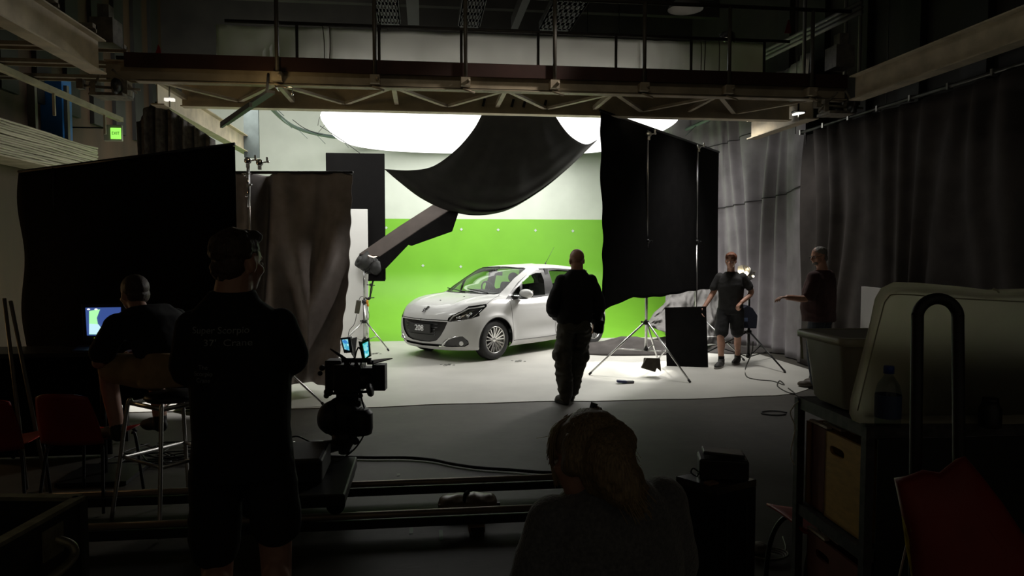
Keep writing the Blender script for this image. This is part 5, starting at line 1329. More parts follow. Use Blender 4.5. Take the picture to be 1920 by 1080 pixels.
limb(c, [(-.10, 0, .86), (-.11, .03, .50), (-.11, -.02, .08)], [.105, .085, .070]); limb(c, [(.10, 0, .86), (.11, .03, .50), (.11, .0, .08)], [.105, .085, .070])
wrinkle(c.build('jeans', mat('dark_jeans', (.035, .042, .055), .85, noise_amt=.25, noise_scale=12), pm, remesh=.010, smoothit=2), .008, 9, 9)
c = MB(); shoe(c, (-.11, -.02, .10), (-.12, .20, .012), s_=1.12); shoe(c, (.11, .0, .10), (.13, .22, .012), s_=1.12); c.build('shoes', mat('brown_shoes', (.06, .045, .03), .6), pm, remesh=.009, smoothit=1)

# ---------- man in printed black T-shirt, left foreground, arms folded, looking right
D = 2.92; g = GD(452, 700, D); pm = thing('person', 'person with short hair and folded arms in a black printed T-shirt, left foreground', 'person', (g.x, g.y, 0), R(3))
k = D / FPX            # metres per pixel at that distance
hz = GD(443, 482, D); lx = hz.x - g.x
b = MB()
Ph, mh = head(b, (-.005, .02, 1.708), (.72, 1, -.05), (0, .06, 1), 1.05)
limb(b, [(-.03, -.03, 1.50), (-.015, .0, 1.66)], [.078, .068])
torso(b, [((0, 0, .93), .155, .11, X_, Y_F), ((0, 0, 1.08), .15, .11, X_, Y_F), ((0, 0, 1.30), .185, .125, X_, Y_F), ((-.01, 0, 1.43), .185, .11, X_, Y_F), ((-.03, -.01, 1.54), .10, .08, X_, Y_F)])
RA = [(.165, .0, 1.45), (.178, .05, 1.30), (.0, .22, 1.26)]; LA = [(-.18, .0, 1.45), (-.20, .03, 1.27), (.04, .25, 1.30)]
limb(b, RA, [.058, .050, .035]); limb(b, LA, [.058, .050, .035])
hand(b, RA[2], (-1, .1, .1), (0, -1, 0), side=1, curl=.4); hand(b, LA[2], (1, .1, .1), (0, -1, 0), side=-1, curl=.4)
LL = [(-.10, 0, .95), (-.11, .02, .52), (-.11, -.03, .09)]; RL = [(.10, 0, .95), (.12, .02, .52), (.13, -.03, .09)]
limb(b, LL, [.095, .066, .046]); limb(b, RL, [.095, .066, .046]); b.ell((-.11, -.035, .36), (.062, .066, .13)); b.ell((.125, -.035, .36), (.062, .066, .13))
body = b.build('body', SKIN, pm, remesh=.008, smoothit=2); eyes(body, Ph, mh, 1.05)
h = MB(); h.ell(Ph(0, -.022, .042), (.088, .104, .086), mh, 24, 16); h.ell(Ph(0, -.052, -.02), (.076, .058, .075), mh); h.ell(Ph(0, .04, .092), (.07, .055, .03), mh);
wrinkle(h.build('hair', hairmat('brown_hair', (.06, .035, .02)), body, remesh=.006, smoothit=1), .006, 34, 2)
c = MB(); torso(c, [((0, 0, .84), .20, .15, X_, Y_F), ((0, 0, 1.02), .19, .145, X_, Y_F), ((0, 0, 1.25), .195, .15, X_, Y_F), ((-.01, 0, 1.40), .20, .14, X_, Y_F), ((-.02, 0, 1.48), .19, .11, X_, Y_F), ((-.03, -.01, 1.55), .102, .090, X_, Y_F), ((-.025, -.01, 1.585), .082, .082, X_, Y_F)])
limb(c, [(.16, 0, 1.445), (.180, .05, 1.31)], [.068, .078]); limb(c, [(-.175, 0, 1.445), (-.20, .03, 1.27), (-.12, .14, 1.28)], [.068, .076, .066])
ts = wrinkle(c.build('t_shirt', mat('black_t_shirt', (.010, .010, .012), .9, noise_amt=.2, noise_scale=20), pm, remesh=.009, smoothit=2), .006, 8, 5)
INKM = mat('faded_grey_print', (.26, .27, .28), .6, noise_amt=.4, noise_scale=90)
def printed(s_, size, x, z, sx=1.0):
    o = text(s_, size, 'shirt_print', INKM, pm, (0, 0, 0), (0, 0, 0), .0006, 1.0)
    bv = ts.data; from mathutils.bvhtree import BVHTree
    if not hasattr(printed, 't'): printed.t = BVHTree.FromObject(ts, bpy.context.evaluated_depsgraph_get())
    for v in o.data.vertices:
        p = V((x + v.co.x * sx, -1, z + v.co.y)); hit = printed.t.ray_cast(p, V((0, 1, 0)))
        yy = hit[0].y if hit[0] else -.15
        v.co = V((p.x, yy - .002 - v.co.z, p.z))
    return o
printed('Super Scorpio', .036, -.05, 1.452 - .01, 1.05)
printed("37'  Crane", .036, -.02, 1.40 - .005, 1.2)
printed('The', .024, -.115, 1.30); printed('Scorpio', .024, -.115, 1.275); printed('Crane', .022, -.115, 1.25)
c = MB(); torso(c, [((0, 0, 1.02), .17, .125, X_, Y_F), ((0, 0, .90), .19, .145, X_, Y_F)])
limb(c, [(-.10, 0, .88), (-.12, .02, .55)], [.105, .10]); limb(c, [(.10, 0, .88), (.125, .02, .62)], [.105, .10])
wrinkle(c.build('shorts', mat('dark_shorts', (.016, .015, .016), .9), pm, remesh=.010, smoothit=2), .008, 8, 3)
c = MB(); shoe(c, (-.11, -.03, .10), (-.14, .19, .012), s_=1.15); shoe(c, (.13, -.03, .10), (.17, .19, .012), s_=1.15); c.build('shoes', RUBBER, pm, remesh=.009, smoothit=1)

# ---------- person seated at the monitor, left
D = 4.7; g = GD(322, 700, D); ps = thing('person', 'seated person in dark top and khaki shorts leaning to the small glowing monitor', 'person', (g.x, g.y, .17), R(50))
b = MB()
head(b, (.02, .46, 1.29), (0, 1, -.15), (0, .2, 1), 1.0)
limb(b, [(.0, .30, 1.10), (.01, .42, 1.23)], [.062, .056])
up = V((0, .45, 1))
torso(b, [((0, 0, .78), .17, .13, X_, Y_F), ((0, .05, .92), .155, .12, X_, Y_F), ((0, .18, 1.05), .175, .12, X_, V((0, 1, -.4))), ((0, .28, 1.14), .15, .09, X_, V((0, 1, -.5)))])
LA = [(-.20, .27, 1.10), (-.26, .38, .86), (-.14, .60, .88)]; RA = [(.20, .27, 1.10), (.25, .40, .88), (.12, .60, .86)]
limb(b, LA, [.055, .046, .032]); limb(b, RA, [.055, .046, .032]); hand(b, LA[2], (.3, 1, 0), (0, 0, -1), side=-1); hand(b, RA[2], (-.3, 1, 0), (0, 0, -1), side=1)
LL = [(-.10, .02, .80), (-.16, .44, .80), (-.15, .40, .40)]; RL = [(.10, .02, .80), (.16, .44, .80), (.15, .40, .40)]
limb(b, LL, [.095, .066, .045]); limb(b, RL, [.095, .066, .045])
b.build('body', SKIN, ps, remesh=.010, smoothit=2)
h = MB(); h.ell((.02, .44, 1.33), (.086, .105, .09)); h.ell((.02, .40, 1.28), (.075, .06, .07)); h.build('hair', hairmat('brown_hair', (.06, .035, .02)), ps)
c = MB(); torso(c, [((0, .02, .90), .20, .16, X_, Y_F), ((0, .08, .98), .195, .15, X_, Y_F), ((0, .20, 1.10), .22, .14, X_, V((0, 1, -.4))), ((0, .29, 1.18), .17, .11, X_, V((0, 1, -.5)))])
limb(c, [LA[0], (-.25, .36, .92)], [.08, .078]); limb(c, [RA[0], (.245, .38, .93)], [.08, .078])
wrinkle(c.build('dark_top', mat('black_t_shirt', (.010, .010, .012), .9), ps, remesh=.011, smoothit=2), .008, 8, 15)
c = MB(); torso(c, [((0, -.03, .72), .215, .17, X_, Y_F), ((0, -.03, .80), .22, .18, X_, Y_F), ((0, .0, .93), .185, .145, X_, Y_F)])
limb(c, [(-.10, .02, .80), (-.155, .40, .80)], [.115, .10]); limb(c, [(.10, .02, .80), (.155, .40, .80)], [.115, .10])
wrinkle(c.build('khaki_shorts', mat('khaki_cloth', (.42, .28, .14), .85, noise_amt=.2), ps, remesh=.011, smoothit=2), .008, 8, 16)
c = MB(); shoe(c, (-.15, .40, .40), (-.15, .60, .31)); shoe(c, (.15, .40, .40), (.15, .60, .31)); c.build('shoes', RUBBER, ps, remesh=.009, smoothit=1)

# ---------- woman seated in the foreground, long fair hair
D = 2.02; g = GD(1150, 900, D); pw = thing('person', 'seated person with long fair hair and grey top in the foreground, back turned', 'person', (g.x, g.y, 0), R(10))
def LW(px_, py_, d): 
    w = GD(px_, py_, d) - V((g.x, g.y, 0)); return Matrix.Rotation(-R(10), 3, 'Z') @ w
hc = LW(1098, 852, D + .0)
b = MB()
Ph, mh = head(b, hc, (-.55, 1, -.38), (.10, .34, 1), .98)
limb(b, [LW(1160, 930, D - .03), LW(1118, 880, D - .01)], [.058, .052])
sh = LW(1150, 960, D)
torso(b, [((0, .0, .48), .17, .13, X_, Y_F), ((0, .02, .66), .145, .11, X_, Y_F), ((0, .04, .86), .165, .115, X_, Y_F), ((.0, .03, .99), .165, .10, X_, Y_F), ((.0, .02, 1.08), .09, .07, X_, Y_F)])
LA = [(-.18, .03, 1.00), (-.25, .05, .76), (-.16, .28, .70)]; RA = [(.18, .03, 1.02), (.23, .06, .78), (.10, .28, .70)]
limb(b, LA, [.050, .042, .030]); limb(b, RA, [.050, .042, .030]); hand(b, LA[2], (.6, .9, 0), (0, 0, -1), side=-1, s_=.9, L=.17); hand(b, RA[2], (-.6, .9, 0), (0, 0, -1), side=1, s_=.9, L=.17)
LL = [(-.10, .04, .52), (-.14, .50, .52), (-.14, .50, .10)]; RL = [(.10, .04, .52), (.14, .50, .52), (.14, .50, .10)]
limb(b, LL, [.095, .062, .042]); limb(b, RL, [.095, .062, .042])
body = b.build('body', SKIN, pw, remesh=.008, smoothit=2); eyes(body, Ph, mh, .98)
c = MB(); torso(c, [((0, 0, .46), .215, .17, X_, Y_F), ((0, .01, .62), .19, .15, X_, Y_F), ((0, .03, .84), .215, .155, X_, Y_F), ((.0, .03, .96), .205, .13, X_, Y_F), ((.0, .02, 1.04), .165, .105, X_, Y_F), ((.0, .02, 1.10), .095, .085, X_, Y_F)])
limb(c, [(-.17, .03, 1.00), (-.245, .05, .76), (-.17, .25, .71)], [.072, .066, .050]); limb(c, [(.17, .03, 1.02), (.225, .06, .78), (.12, .25, .71)], [.072, .066, .050])
wrinkle(c.build('knitted_top', mat('grey_knit', (.13, .13, .138), .85, noise_amt=.35, noise_scale=90, sheen=.6, bump=.6, bump_scale=120), pw, remesh=.009, smoothit=2), .007, 9, 25)  # strong sheen stands in for rim light along the shoulders
c = MB(); torso(c, [((0, .0, .56), .18, .14, X_, Y_F), ((0, .0, .47), .19, .15, X_, Y_F)]); limb(c, [(-.10, .04, .52), (-.14, .50, .52), (-.14, .50, .14)], [.11, .085, .06]); limb(c, [(.10, .04, .52), (.14, .50, .52), (.14, .50, .14)], [.11, .085, .06])
c.build('trousers', mat('dark_jeans', (.035, .042, .055), .85), pw, remesh=.011, smoothit=2)
c = MB(); shoe(c, (-.14, .50, .10), (-.16, .70, .012)); shoe(c, (.14, .50, .10), (.16, .70, .012)); c.build('shoes', RUBBER, pw, remesh=.009, smoothit=1)
HM = hairmat('fair_hair', (.26, .185, .10))
h = MB()
h.ell(Ph(0, -.024, .036), (.086, .104, .088), mh, 24, 16); h.ell(Ph(0, -.055, -.03), (.078, .062, .095), mh)
h.path(spl([Ph(.03, -.07, .03), LW(1140, 862, D - .09), LW(1168, 910, D - .11), LW(1185, 935, D - .12), LW(1200, 965, D - .13)], 6), list(np.interp(range(25), [0, 8, 16, 24], [.075, .070, .052, .014])), 14)
h.path(spl([Ph(.045, -.03, .05), LW(1148, 840, D - .05), LW(1170, 890, D - .07), LW(1208, 925, D - .08)], 6), list(np.interp(range(19), [0, 9, 18], [.05, .05, .02])), 12)
h.path(spl([Ph(-.055, -.02, .03), Ph(-.078, -.02, -.03), LW(1062, 880, D + .03), LW(1060, 915, D + .02)], 6), list(np.interp(range(19), [0, 9, 18], [.04, .026, .010])), 12)
hr = wrinkle(h.build('hair', HM, body, remesh=.006, smoothit=2), .004, 40, 2, .25)
random.seed(11); st = MB()
def strand(p0, p1, p2, n_, sp, r=.0009):
    for i in range(n_):
        j = lambda s2: V((random.gauss(0, s2), random.gauss(0, s2), random.gauss(0, s2)))
        o_ = j(sp); st.path(spl([p0 + o_ * .6, p1 + o_ + j(sp * .3), p2 + o_ + j(sp * .9)], 5), r, 4)
strand(Ph(-.01, -.02, .122), LW(1045, 806, D + .02), LW(1036, 860, D + .03), 80, .006)
strand(Ph(-.03, .03, .11), LW(1036, 835, D + .05), LW(1052, 905, D + .05), 90, .006)
strand(Ph(.0, -.05, .118), Ph(.06, -.09, .03), LW(1160, 880, D - .12), 90, .008)
strand(Ph(.03, -.06, .10), LW(1150, 850, D - .10), LW(1190, 930, D - .13), 90, .009)
strand(LW(1130, 830, D - .10), LW(1165, 900, D - .13), LW(1205, 960, D - .15), 90, .010)
strand(LW(1050, 830, D + .03), LW(1058, 870, D + .03), LW(1066, 915, D + .02), 60, .006)
for i in range(12):
    a = LW(1165 + 8 * random.random(), 850 + i * 8, D - .08); st.path(spl([a, a + V((.03, .0, random.uniform(-.01, .02))), a + V((.05, 0, random.uniform(-.02, .02)))], 4), .0006, 4)
a = LW(1040, 815, D + .02); st.path(spl([a, a + V((-.03, 0, -.004)), a + V((-.055, 0, -.006))], 4), .0007, 4)
st.build('hair_strands', mat('fair_hair_strand', (.40, .29, .16), .4), hr)
hcl = MB(); pc = Ph(.01, -.035, .128)
hcl.box(pc, (.012, .022, .030), rot=(0, .3, 0)).box(pc + V((.022, 0, -.012)), (.010, .022, .026), rot=(0, -.4, 0)).path([pc + V((-.01, 0, -.01)), pc + V((.01, 0, .0)), pc + V((.03, 0, -.02))], .006, 6)
hcl.build('hair_clip', BPLAS, hr)
# what she sits on
t = thing('apple_box_seat', 'dark box stool under the person with fair hair', 'stool', (g.x, g.y, 0), R(10))
MB().box((0, 0, .17), (.44, .36, .32)).build('box', BPLAS, t, bevel=.01); MB().box((0, 0, .36), (.42, .34, .06)).build('cushion', BLACK, t, bevel=.02)
# ================================================================== CAMERA RIG, CRANE, DOLLY
DC = 5.15
def CPt(x, y, d=0.0): return GD(x, y, DC + d)
def pbox(mb, x0, y0, x1, y1, d0, dep):        # an upright box spanning a pixel rectangle, real depth dep behind it
    a, b = CPt(x0, y1, d0), CPt(x1, y0, d0); h = b - a; f = V((CF.x, CF.y, 0)).normalized(); r = CR
    w = h.dot(r); z0, z1 = a.z, b.z; c = (a + r * w / 2); c = V((c.x, c.y, 0)) + f * (dep / 2)
    return mb.box((c.x, c.y, (z0 + z1) / 2), (abs(w), dep, abs(z1 - z0)), rz=math.atan2(r.y, r.x))
bz = CPt(665, 700); rig = thing('film_camera', 'black film camera with matte box and two small lit screens, seen from behind', 'camera', (bz.x, bz.y, bz.z))
BL = mat('camera_black', (.012, .012, .013), .5, noise_amt=.2, noise_scale=30)
m = MB(); pbox(m, 625, 684, 676, 738, 0, .22); pbox(m, 609, 676, 640, 733, .05, .14); m.build('camera_body', BL, rig, True, bevel=.008)
m = MB(); m.lathe([(.06, -.1), (.065, .12), (.055, .16)], CPt(686, 710, .1), Euler((R(-90), 0, R(-35))).to_matrix(), 24); pbox(m, 672, 690, 700, 728, .08, .12); m.build('lens', BL, rig, True)
m = MB(); pbox(m, 698, 684, 722, 733, .10, .10); m.build('matte_box', BL, rig, True, bevel=.004)
m = MB(); m.prism([CPt(694, 675, .12), CPt(730, 671, .32), CPt(736, 671, .32), CPt(700, 681, .10)], (0, 0, -.008)); m.build('matte_flag', mat('pinkish_card', (.22, .20, .19), .7), rig, True)
m = MB(); pbox(m, 688, 676, 700, 684, .1, .03); pbox(m, 640, 672, 695, 680, .0, .03); pbox(m, 645, 676, 655, 690, 0, .03); m.tube(CPt(612, 730), CPt(700, 726, .05), .010).tube(CPt(618, 738), CPt(700, 734, .05), .010); m.build('top_plate_and_rods', BL, rig, True)
m = MB(); m.lathe([(.0, -.012), (.045, -.012), (.050, 0), (.045, .012), (.0, .012)], CPt(694, 731, -.05), Euler((R(78), 0, R(75))).to_matrix(), 28, False); m.build('focus_wheel', BL, rig, True); m = MB(); m.lathe([(.0, -.02), (.03, -.02), (.03, .02), (.0, .02)], CPt(616, 735, -.03), Euler((R(78), 0, R(20))).to_matrix(), 24, False); m.build('focus_wheel', BL, rig, True)
m = MB()
for (x, y, r) in ((604, 690, .022), (600, 700, .018), (612, 742, .02), (660, 690, .02), (668, 683, .015), (655, 742, .02), (676, 742, .018)): m.ell(CPt(x, y, -.02), r)
m.path([CPt(619, 654), CPt(640, 668), CPt(650, 676)], [.006, .012, .014], 8); m.build('knobs_and_grip', BL, rig, True)
m = MB(); m.path(spl([CPt(664, 680, -.03), CPt(668, 660), CPt(673, 652), CPt(680, 665), CPt(676, 685)], 5), .006, 6); m.path(spl([CPt(655, 685, -.03), CPt(662, 672), CPt(668, 676), CPt(672, 690)], 5), .005, 6); m.build('camera_leads', BPLAS, rig, True)
def screenmat(name, base, seed):
    m = bpy.data.materials.new(name); m.use_nodes = True; nt = m.node_tree; b = nt.nodes['Principled BSDF']
    tc = nt.nodes.new('ShaderNodeTexCoord'); n = nt.nodes.new('ShaderNodeTexVoronoi'); n.inputs['Scale'].default_value = 55; nt.links.new(tc.outputs['Object'], n.inputs['Vector'])
    r = nt.nodes.new('ShaderNodeValToRGB'); e = r.color_ramp.elements; e[0].color = (.02, .10, .60, 1); e[1].position = .9; e[1].color = (.45, .85, .9, 1); x = e.new(.45); x.color = (*base, 1)
    nt.links.new(n.outputs['Color'], r.inputs[0]); nt.links.new(r.outputs[0], b.inputs['Emission Color']); b.inputs['Emission Strength'].default_value = 1.0; b.inputs['Base Color'].default_value = (.01, .01, .01, 1)
    return m
mo = MB().prism([CPt(638, 634), CPt(657, 632, .02), CPt(661, 661, .02), CPt(645, 662)], (CF * .05)).prism([CPt(655, 636, .02), CPt(668, 632, .12), CPt(664, 672, .08), CPt(659, 664, .02)], CR * .006)
mo.build('screen_housing', BL, rig, True)
MB().prism([CPt(641, 637, -.004), CPt(652, 636, .002), CPt(655, 657, .002), CPt(646, 655, -.004)], (CF * .004)).build('lit_screen', screenmat('blue_screen', (.08, .45, .6), 1), rig, True)
mo = MB().prism([CPt(672, 640, -.02), CPt(678, 642, -.01), CPt(684, 674, -.01), CPt(680, 680, -.02)], (CF * .05)).prism([CPt(677, 641), CPt(691, 633, .03), CPt(695, 668, .03), CPt(684, 674)], CF * .03)
mo.build('screen_housing', mat('green_bezel', (.03, .12, .02), .5), rig, True)
MB().prism([CPt(680, 645, -.006), CPt(690, 640, .022), CPt(692, 666, .022), CPt(685, 671, -.006)], (CF * .004)).build('lit_screen', screenmat('cyan_screen', (.05, .6, .55), 2), rig, True)
# remote head under the camera
hd = thing('remote_head', 'bulky black motorised head hanging the film camera on the crane arm', 'camera head', CPt(650, 830))
m = MB(); m.lathe([(.0, -.13), (.11, -.13), (.14, -.10), (.145, .0), (.14, .10), (.11, .13), (.0, .13)], CPt(645, 779, .05), Euler((R(90), 0, R(-12))).to_matrix(), 32, False)
m.lathe([(.0, -.07), (.10, -.07), (.12, -.03), (.12, .05), (.0, .06)], CPt(626, 783, -.02), Euler((R(90), 0, R(60))).to_matrix(), 28, False)
m.build('pan_motor', BL, hd, True)
m = MB(); m.lathe([(.0, -.09), (.085, -.09), (.095, -.05), (.095, .06), (.07, .09), (.0, .09)], CPt(674, 790, -.02), None, 28, False); pbox(m, 662, 752, 676, 762, 0, .08); pbox(m, 684, 784, 690, 794, 0, .06); pbox(m, 686, 794, 695, 807, -.02, .05); pbox(m, 630, 738, 672, 760, .02, .14)
m.build('tilt_motor', BL, hd, True, bevel=.004)
m = MB(); m.lathe([(.0, -.10), (.03, -.10), (.055, -.05), (.085, .0), (.09, .07), (.0, .08)], CPt(645, 825, 0), None, 26, False); m.tube(CPt(644, 838), CPt(644, 849), .022); pbox(m, 635, 847, 655, 851, -.02, .08); m.ell(CPt(666, 826), .03).build('lower_hub', BL, hd, True)
for (x, y) in ((609, 768), (608, 775), (612, 800), (690, 798)): MB().ell(CPt(x, y), .014).build('bolt', BMET, hd, True)
MB().path(spl([CPt(675, 735, -.05), CPt(680, 755), CPt(686, 780), CPt(684, 810), CPt(668, 838), CPt(645, 858), CPt(620, 876)], 7), .006, 6).build('head_cable', BPLAS, hd, True)
# crane arm and its dolly
ar = thing('camera_crane', 'black crane arm and dolly on rails, mostly hidden behind the T-shirt person', 'camera crane', CPt(575, 900))
m = MB(); m.path([CPt(645, 832, .0), CPt(612, 838, .0), CPt(585, 850, -.02)], [.04, .05, .055], 14); m.lathe([(.0, -.06), (.07, -.06), (.075, .06), (.0, .06)], CPt(588, 845, -.02), None, 24, False); m.build('arm_end', BL, ar, True)
MB().beam(CPt(588, 866, .0), CPt(440, 905, -.5), .09, .09).build('arm_beam', BL, ar, True, bevel=.01)
m = MB(); pbox(m, 560, 850, 598, 905, 0, .25); m.lathe([(.0, -.09), (.10, -.09), (.11, 0), (.10, .09), (.0, .09)], CPt(590, 880, -.05), Euler((R(90), 0, R(20))).to_matrix(), 26, False); m.build('arm_pivot', BL, ar, True, bevel=.01)
MB().tube(CPt(614, 843, -.05), CPt(619, 897, -.05), .016).build('support_rod', BL, ar, True)
m = MB().beam(CPt(548, 831, -.1), CPt(571, 846, -.1), .045, .022).beam(CPt(549, 839, -.1), CPt(569, 850, -.1), .02, .012); m.build('bright_handle', ALU, ar, True)
MB().path(spl([CPt(545, 820, -.1), CPt(556, 818, -.1), CPt(566, 821, -.1), CPt(580, 828, -.05)], 5), .006, 6).build('lead', BPLAS, ar, True)
ZT = .15
YA, YBk = GZ(850, 953, ZT).y, GZ(850, 912, ZT).y      # near and far rails
YBk = max(YBk, YA + .60)
xa, xb = GY(470, 950, YA).x, 1.35
dl = MB()
dl.bbox((xa - .2, YA - .10, .22), (GY(650, 950, YA).x, YBk + .10, .30)); 
dl.build('dolly_platform', BL, ar, True, bevel=.01)
for yy in (YA, YBk):
    for x in (xa + .0, GY(630, 950, YA).x):
        MB().lathe([(.0, -.025), (.055, -.025), (.055, .025), (.0, .025)], (x, yy, .205), Matrix.Rotation(PI / 2, 3, 'X'), 22, False).build('dolly_wheel', RUBBER, ar, True)
MB().bbox((xa + .1, YA + .1, .30), (GY(600, 950, YA).x, YBk - .05, .46)).build('dolly_column', BL, ar, True, bevel=.02)
RAILM = mat('worn_rail_tube', (.34, .28, .22), .45, metal=.4, noise_amt=.25, noise_scale=12, stretch=(.2, 1, 1))
tr = thing('dolly_track', 'two worn steel dolly rails laid across the grey floor', 'dolly track', ((xa + xb) / 2, (YA + YBk) / 2, 0))
for yy in (YA, YBk):
    MB().tube((xa - 1.5, yy, ZT - .02), (xb, yy, ZT - .02), .022, n=14).build('rail', RAILM, tr, True)
    MB().bbox((xa - 1.5, yy - .02, ZT - .10), (xb, yy + .02, ZT - .045)).build('rail_web', BL, tr, True)
for k in range(6):
    x = GY(893, 950, YA).x - 3.2 + k * 1.6
    if x > xb: break
    s_ = MB().bbox((x - .04, YA - .12, .012), (x + .04, YBk + .12, .045)).build('sleeper', BL, tr, True)
    MB().bbox((x - .05, YA - .06, .012), (x + .05, YA + .06, .05)).build('wedge', mat('plywood_wedge', (.28, .18, .10), .7), s_, True)
c = GZ(877, 946, .05)
sg = thing('sandbag', 'plump brown sandbag lying between the dolly rails', 'sandbag', (c.x, c.y, 0), R(0))
def sbag(u, v):
    t_ = v * 2 * PI; x = (u - .5) * .40; w = .105 * math.sqrt(max(0, 1 - abs(2 * u - 1) ** 5)) + .006
    w *= 1 - .04 * math.exp(-((u - .5) / .06) ** 2)
    return V((x, w * math.cos(t_) * (1 + .05 * noise.noise(V((x * 9, t_, 1)))), max(.012, .055 + w * .62 * math.sin(t_) + .012 * noise.noise(V((x * 14, t_ * 2, 5)))) - .0))
MB().sheet(sbag, 40, 28, .001).build('bag', mat('glossy_brown_vinyl', (.17, .12, .065), .35, noise_amt=.3, noise_scale=10), sg)
MB().path([(-.03, -.09, .09), (-.02, -.03, .13), (0, .02, .13), (.02, .08, .10)], .012, 8).build('strap', BLACK, sg)
MB().box((.19, -.02, .05), (.05, .03, .03)).build('buckle', BPLAS, sg)
pts = [(612, 856), (660, 857), (700, 858), (760, 858), (810, 862), (850, 870), (900, 877), (960, 881), (1010, 885), (1045, 886), (1100, 892), (1160, 900)]
tag(MB().path(spl([GZ(x, y, .02) for x, y in pts], 5), .014, 8).build('floor_cable', mat('black_cable', (.012, .012, .012), .6)), 'thick black cable running across the grey floor beyond the rails', 'cable')
for (px_, py_, L_, col_, lab) in ((747, 890, .06, (.14, .14, .09), 'short pale tape mark on the grey floor just beyond the rails'), (771, 995, .10, (.05, .10, .04), 'faint green tape tick on the floor before the rails, left one'), (827, 1003, .16, (.06, .13, .05), 'faint green tape tick on the floor before the rails, longer right one')):
    c = GZ(px_, py_, .002)
    tag(MB().bbox((c.x - .012, c.y - L_ / 2, .001), (c.x + .012, c.y + L_ / 2, .003)).build('tape_mark', mat('tape_%d' % px_, col_, .6)), lab, 'tape', 'tape marks on the grey floor')

# ================================================================== LEFT SIDE: MONITOR, STOOL, CHAIRS, CASE
DM = 5.5
def MP(x, y, d=0.0): return GD(x, y, DM + d)
c = MP(185, 640); mt = thing('monitor', 'small glowing monitor with green studio picture, left, half hidden by seated person', 'monitor', (c.x, c.y, 0))
MB().prism([MP(152, 570), MP(232, 568), MP(232, 640), MP(156, 640)], CF * .05).build('casing', BPLAS, mt, True, bevel=.006)
SCRB = emat('screen_blue', (.05, .10, .35), .8)
MB().prism([MP(160, 577, -.006), MP(226, 576, -.006), MP(226, 629, -.006), MP(163, 629, -.006)], CF * .004).build('screen', SCRB, mt, True)
MB().prism([MP(167, 583, -.012), MP(187, 580, -.012), MP(181, 596, -.012), MP(183, 608, -.012), MP(198, 627, -.012), MP(167, 627, -.012)], CF * .004).build('picture_green', emat('screen_green', (.45, 1, .45), 1.0), mt, True)
MB().prism([MP(167, 607, -.018), MP(184, 608, -.018), MP(198, 627, -.018), MP(167, 626, -.018)], CF * .004).build('picture_pale', emat('screen_pale', (.6, .9, 1), 1.0), mt, True)
for x in (166, 180): MB().ell(MP(x, 580, -.015), (.012, .004, .006)).build('screen_icon', emat('screen_white', (1, 1, 1), 1.2), mt, True)
for x in (178, 183): MB().ell(MP(x, 634, -.01), .005).build('indicator', emat('led_yellow', (.6, .9, .05), 1.3), mt, True)
MB().tube(MP(190, 640, .03), V((MP(190, 640, .03).x, MP(190, 640, .03).y, .02)), .02).box((MP(190, 640, .03).x, MP(190, 640, .03).y, .02), (.5, .5, .03)).build('pedestal', BMET, mt, True)
c = MP(175, 655); MB().prism([MP(136, 657, -.2), MP(212, 657, -.2), MP(205, 646, .1), MP(150, 646, .1)], (0, 0, -.012)).build('shelf', mat('blue_black_shelf', (.02, .03, .07), .4), mt, True)

c = GD(322, 700, 4.66); stl = thing('bar_stool', 'bent steel stool frame under the seated person in khaki shorts', 'stool', (c.x, c.y, 0), R(50))
stl.scale = (1, 1, 1.25)
m = MB()
for sx in (-1, 1):
    for sy in (-1, 1):
        MB().path(spl([(sx * .17, sy * .17, .64), (sx * .19, sy * .19, .60), (sx * .23, sy * .23, .30), (sx * .27, sy * .27, .012)], 5), .013, 8).build('leg', ALU, stl)
rg = MB(); q = [(.21, .21), (-.21, .21), (-.21, -.21), (.21, -.21), (.21, .21)]; rg.path([V((x, y, .34)) for x, y in q], .010, 8); rg.build('ring', ALU, stl); rg = MB(); rg.path([V((x * .85, y * .85, .62)) for x, y in q], .012, 8); rg.build('ring', ALU, stl)
MB().lathe([(.0, 0), (.155, 0), (.17, .015), (.155, .035), (.0, .04)], (0, 0, .63), None, 28, False).build('seat', BPLAS, stl)

def plastic_chair(name, label, base, rz, m_, group=None):
    t = thing(name, label, 'chair', base, rz, group)
    MB().sheet(lambda u, v: V(((u - .5) * (.42 + .04 * v), -.20 + v * .42, .445 + .03 * (2 * u - 1) ** 2 + .02 * (1 - v) ** 2 + .02 * v * v)), 14, 10, .006).build('seat', m_, t)
    MB().sheet(lambda u, v: V(((u - .5) * (.42 - .08 * v * v), -.21 - .10 * v + .05 * (1 - (2 * u - 1) ** 2) * -1, .47 + v * .36 - .03 * abs(2 * u - 1) ** 3 * v)), 14, 10, .006).build('backrest', m_, t)
    for sx in (-1, 1):
        MB().path(spl([(sx * .17, .19, .44), (sx * .19, .21, .40), (sx * .22, .24, .012)], 4), .011, 8).build('leg', BMET, t)
        MB().path(spl([(sx * .17, -.17, .44), (sx * .19, -.20, .40), (sx * .22, -.26, .012)], 4), .011, 8).build('leg', BMET, t)
    return t
REDP = mat('red_plastic', (.30, .018, .008), .4, noise_amt=.1)
c = GD(172, 790, 5.0); plastic_chair('plastic_chair', 'dark red plastic chair with its back to us, left of the steel stool', (c.x, c.y, 0), R(-8), REDP)
c = GD(-2, 800, 4.8); plastic_chair('plastic_chair', 'dark red plastic chair at the far left picture edge', (c.x, c.y, 0), R(10), REDP)
c = GZ(360, 772, .0); o = MB()
tg = thing('sandbag', 'brown sandbag with pointed flaps on the bright floor behind the stool', 'sandbag', (c.x, c.y, 0))
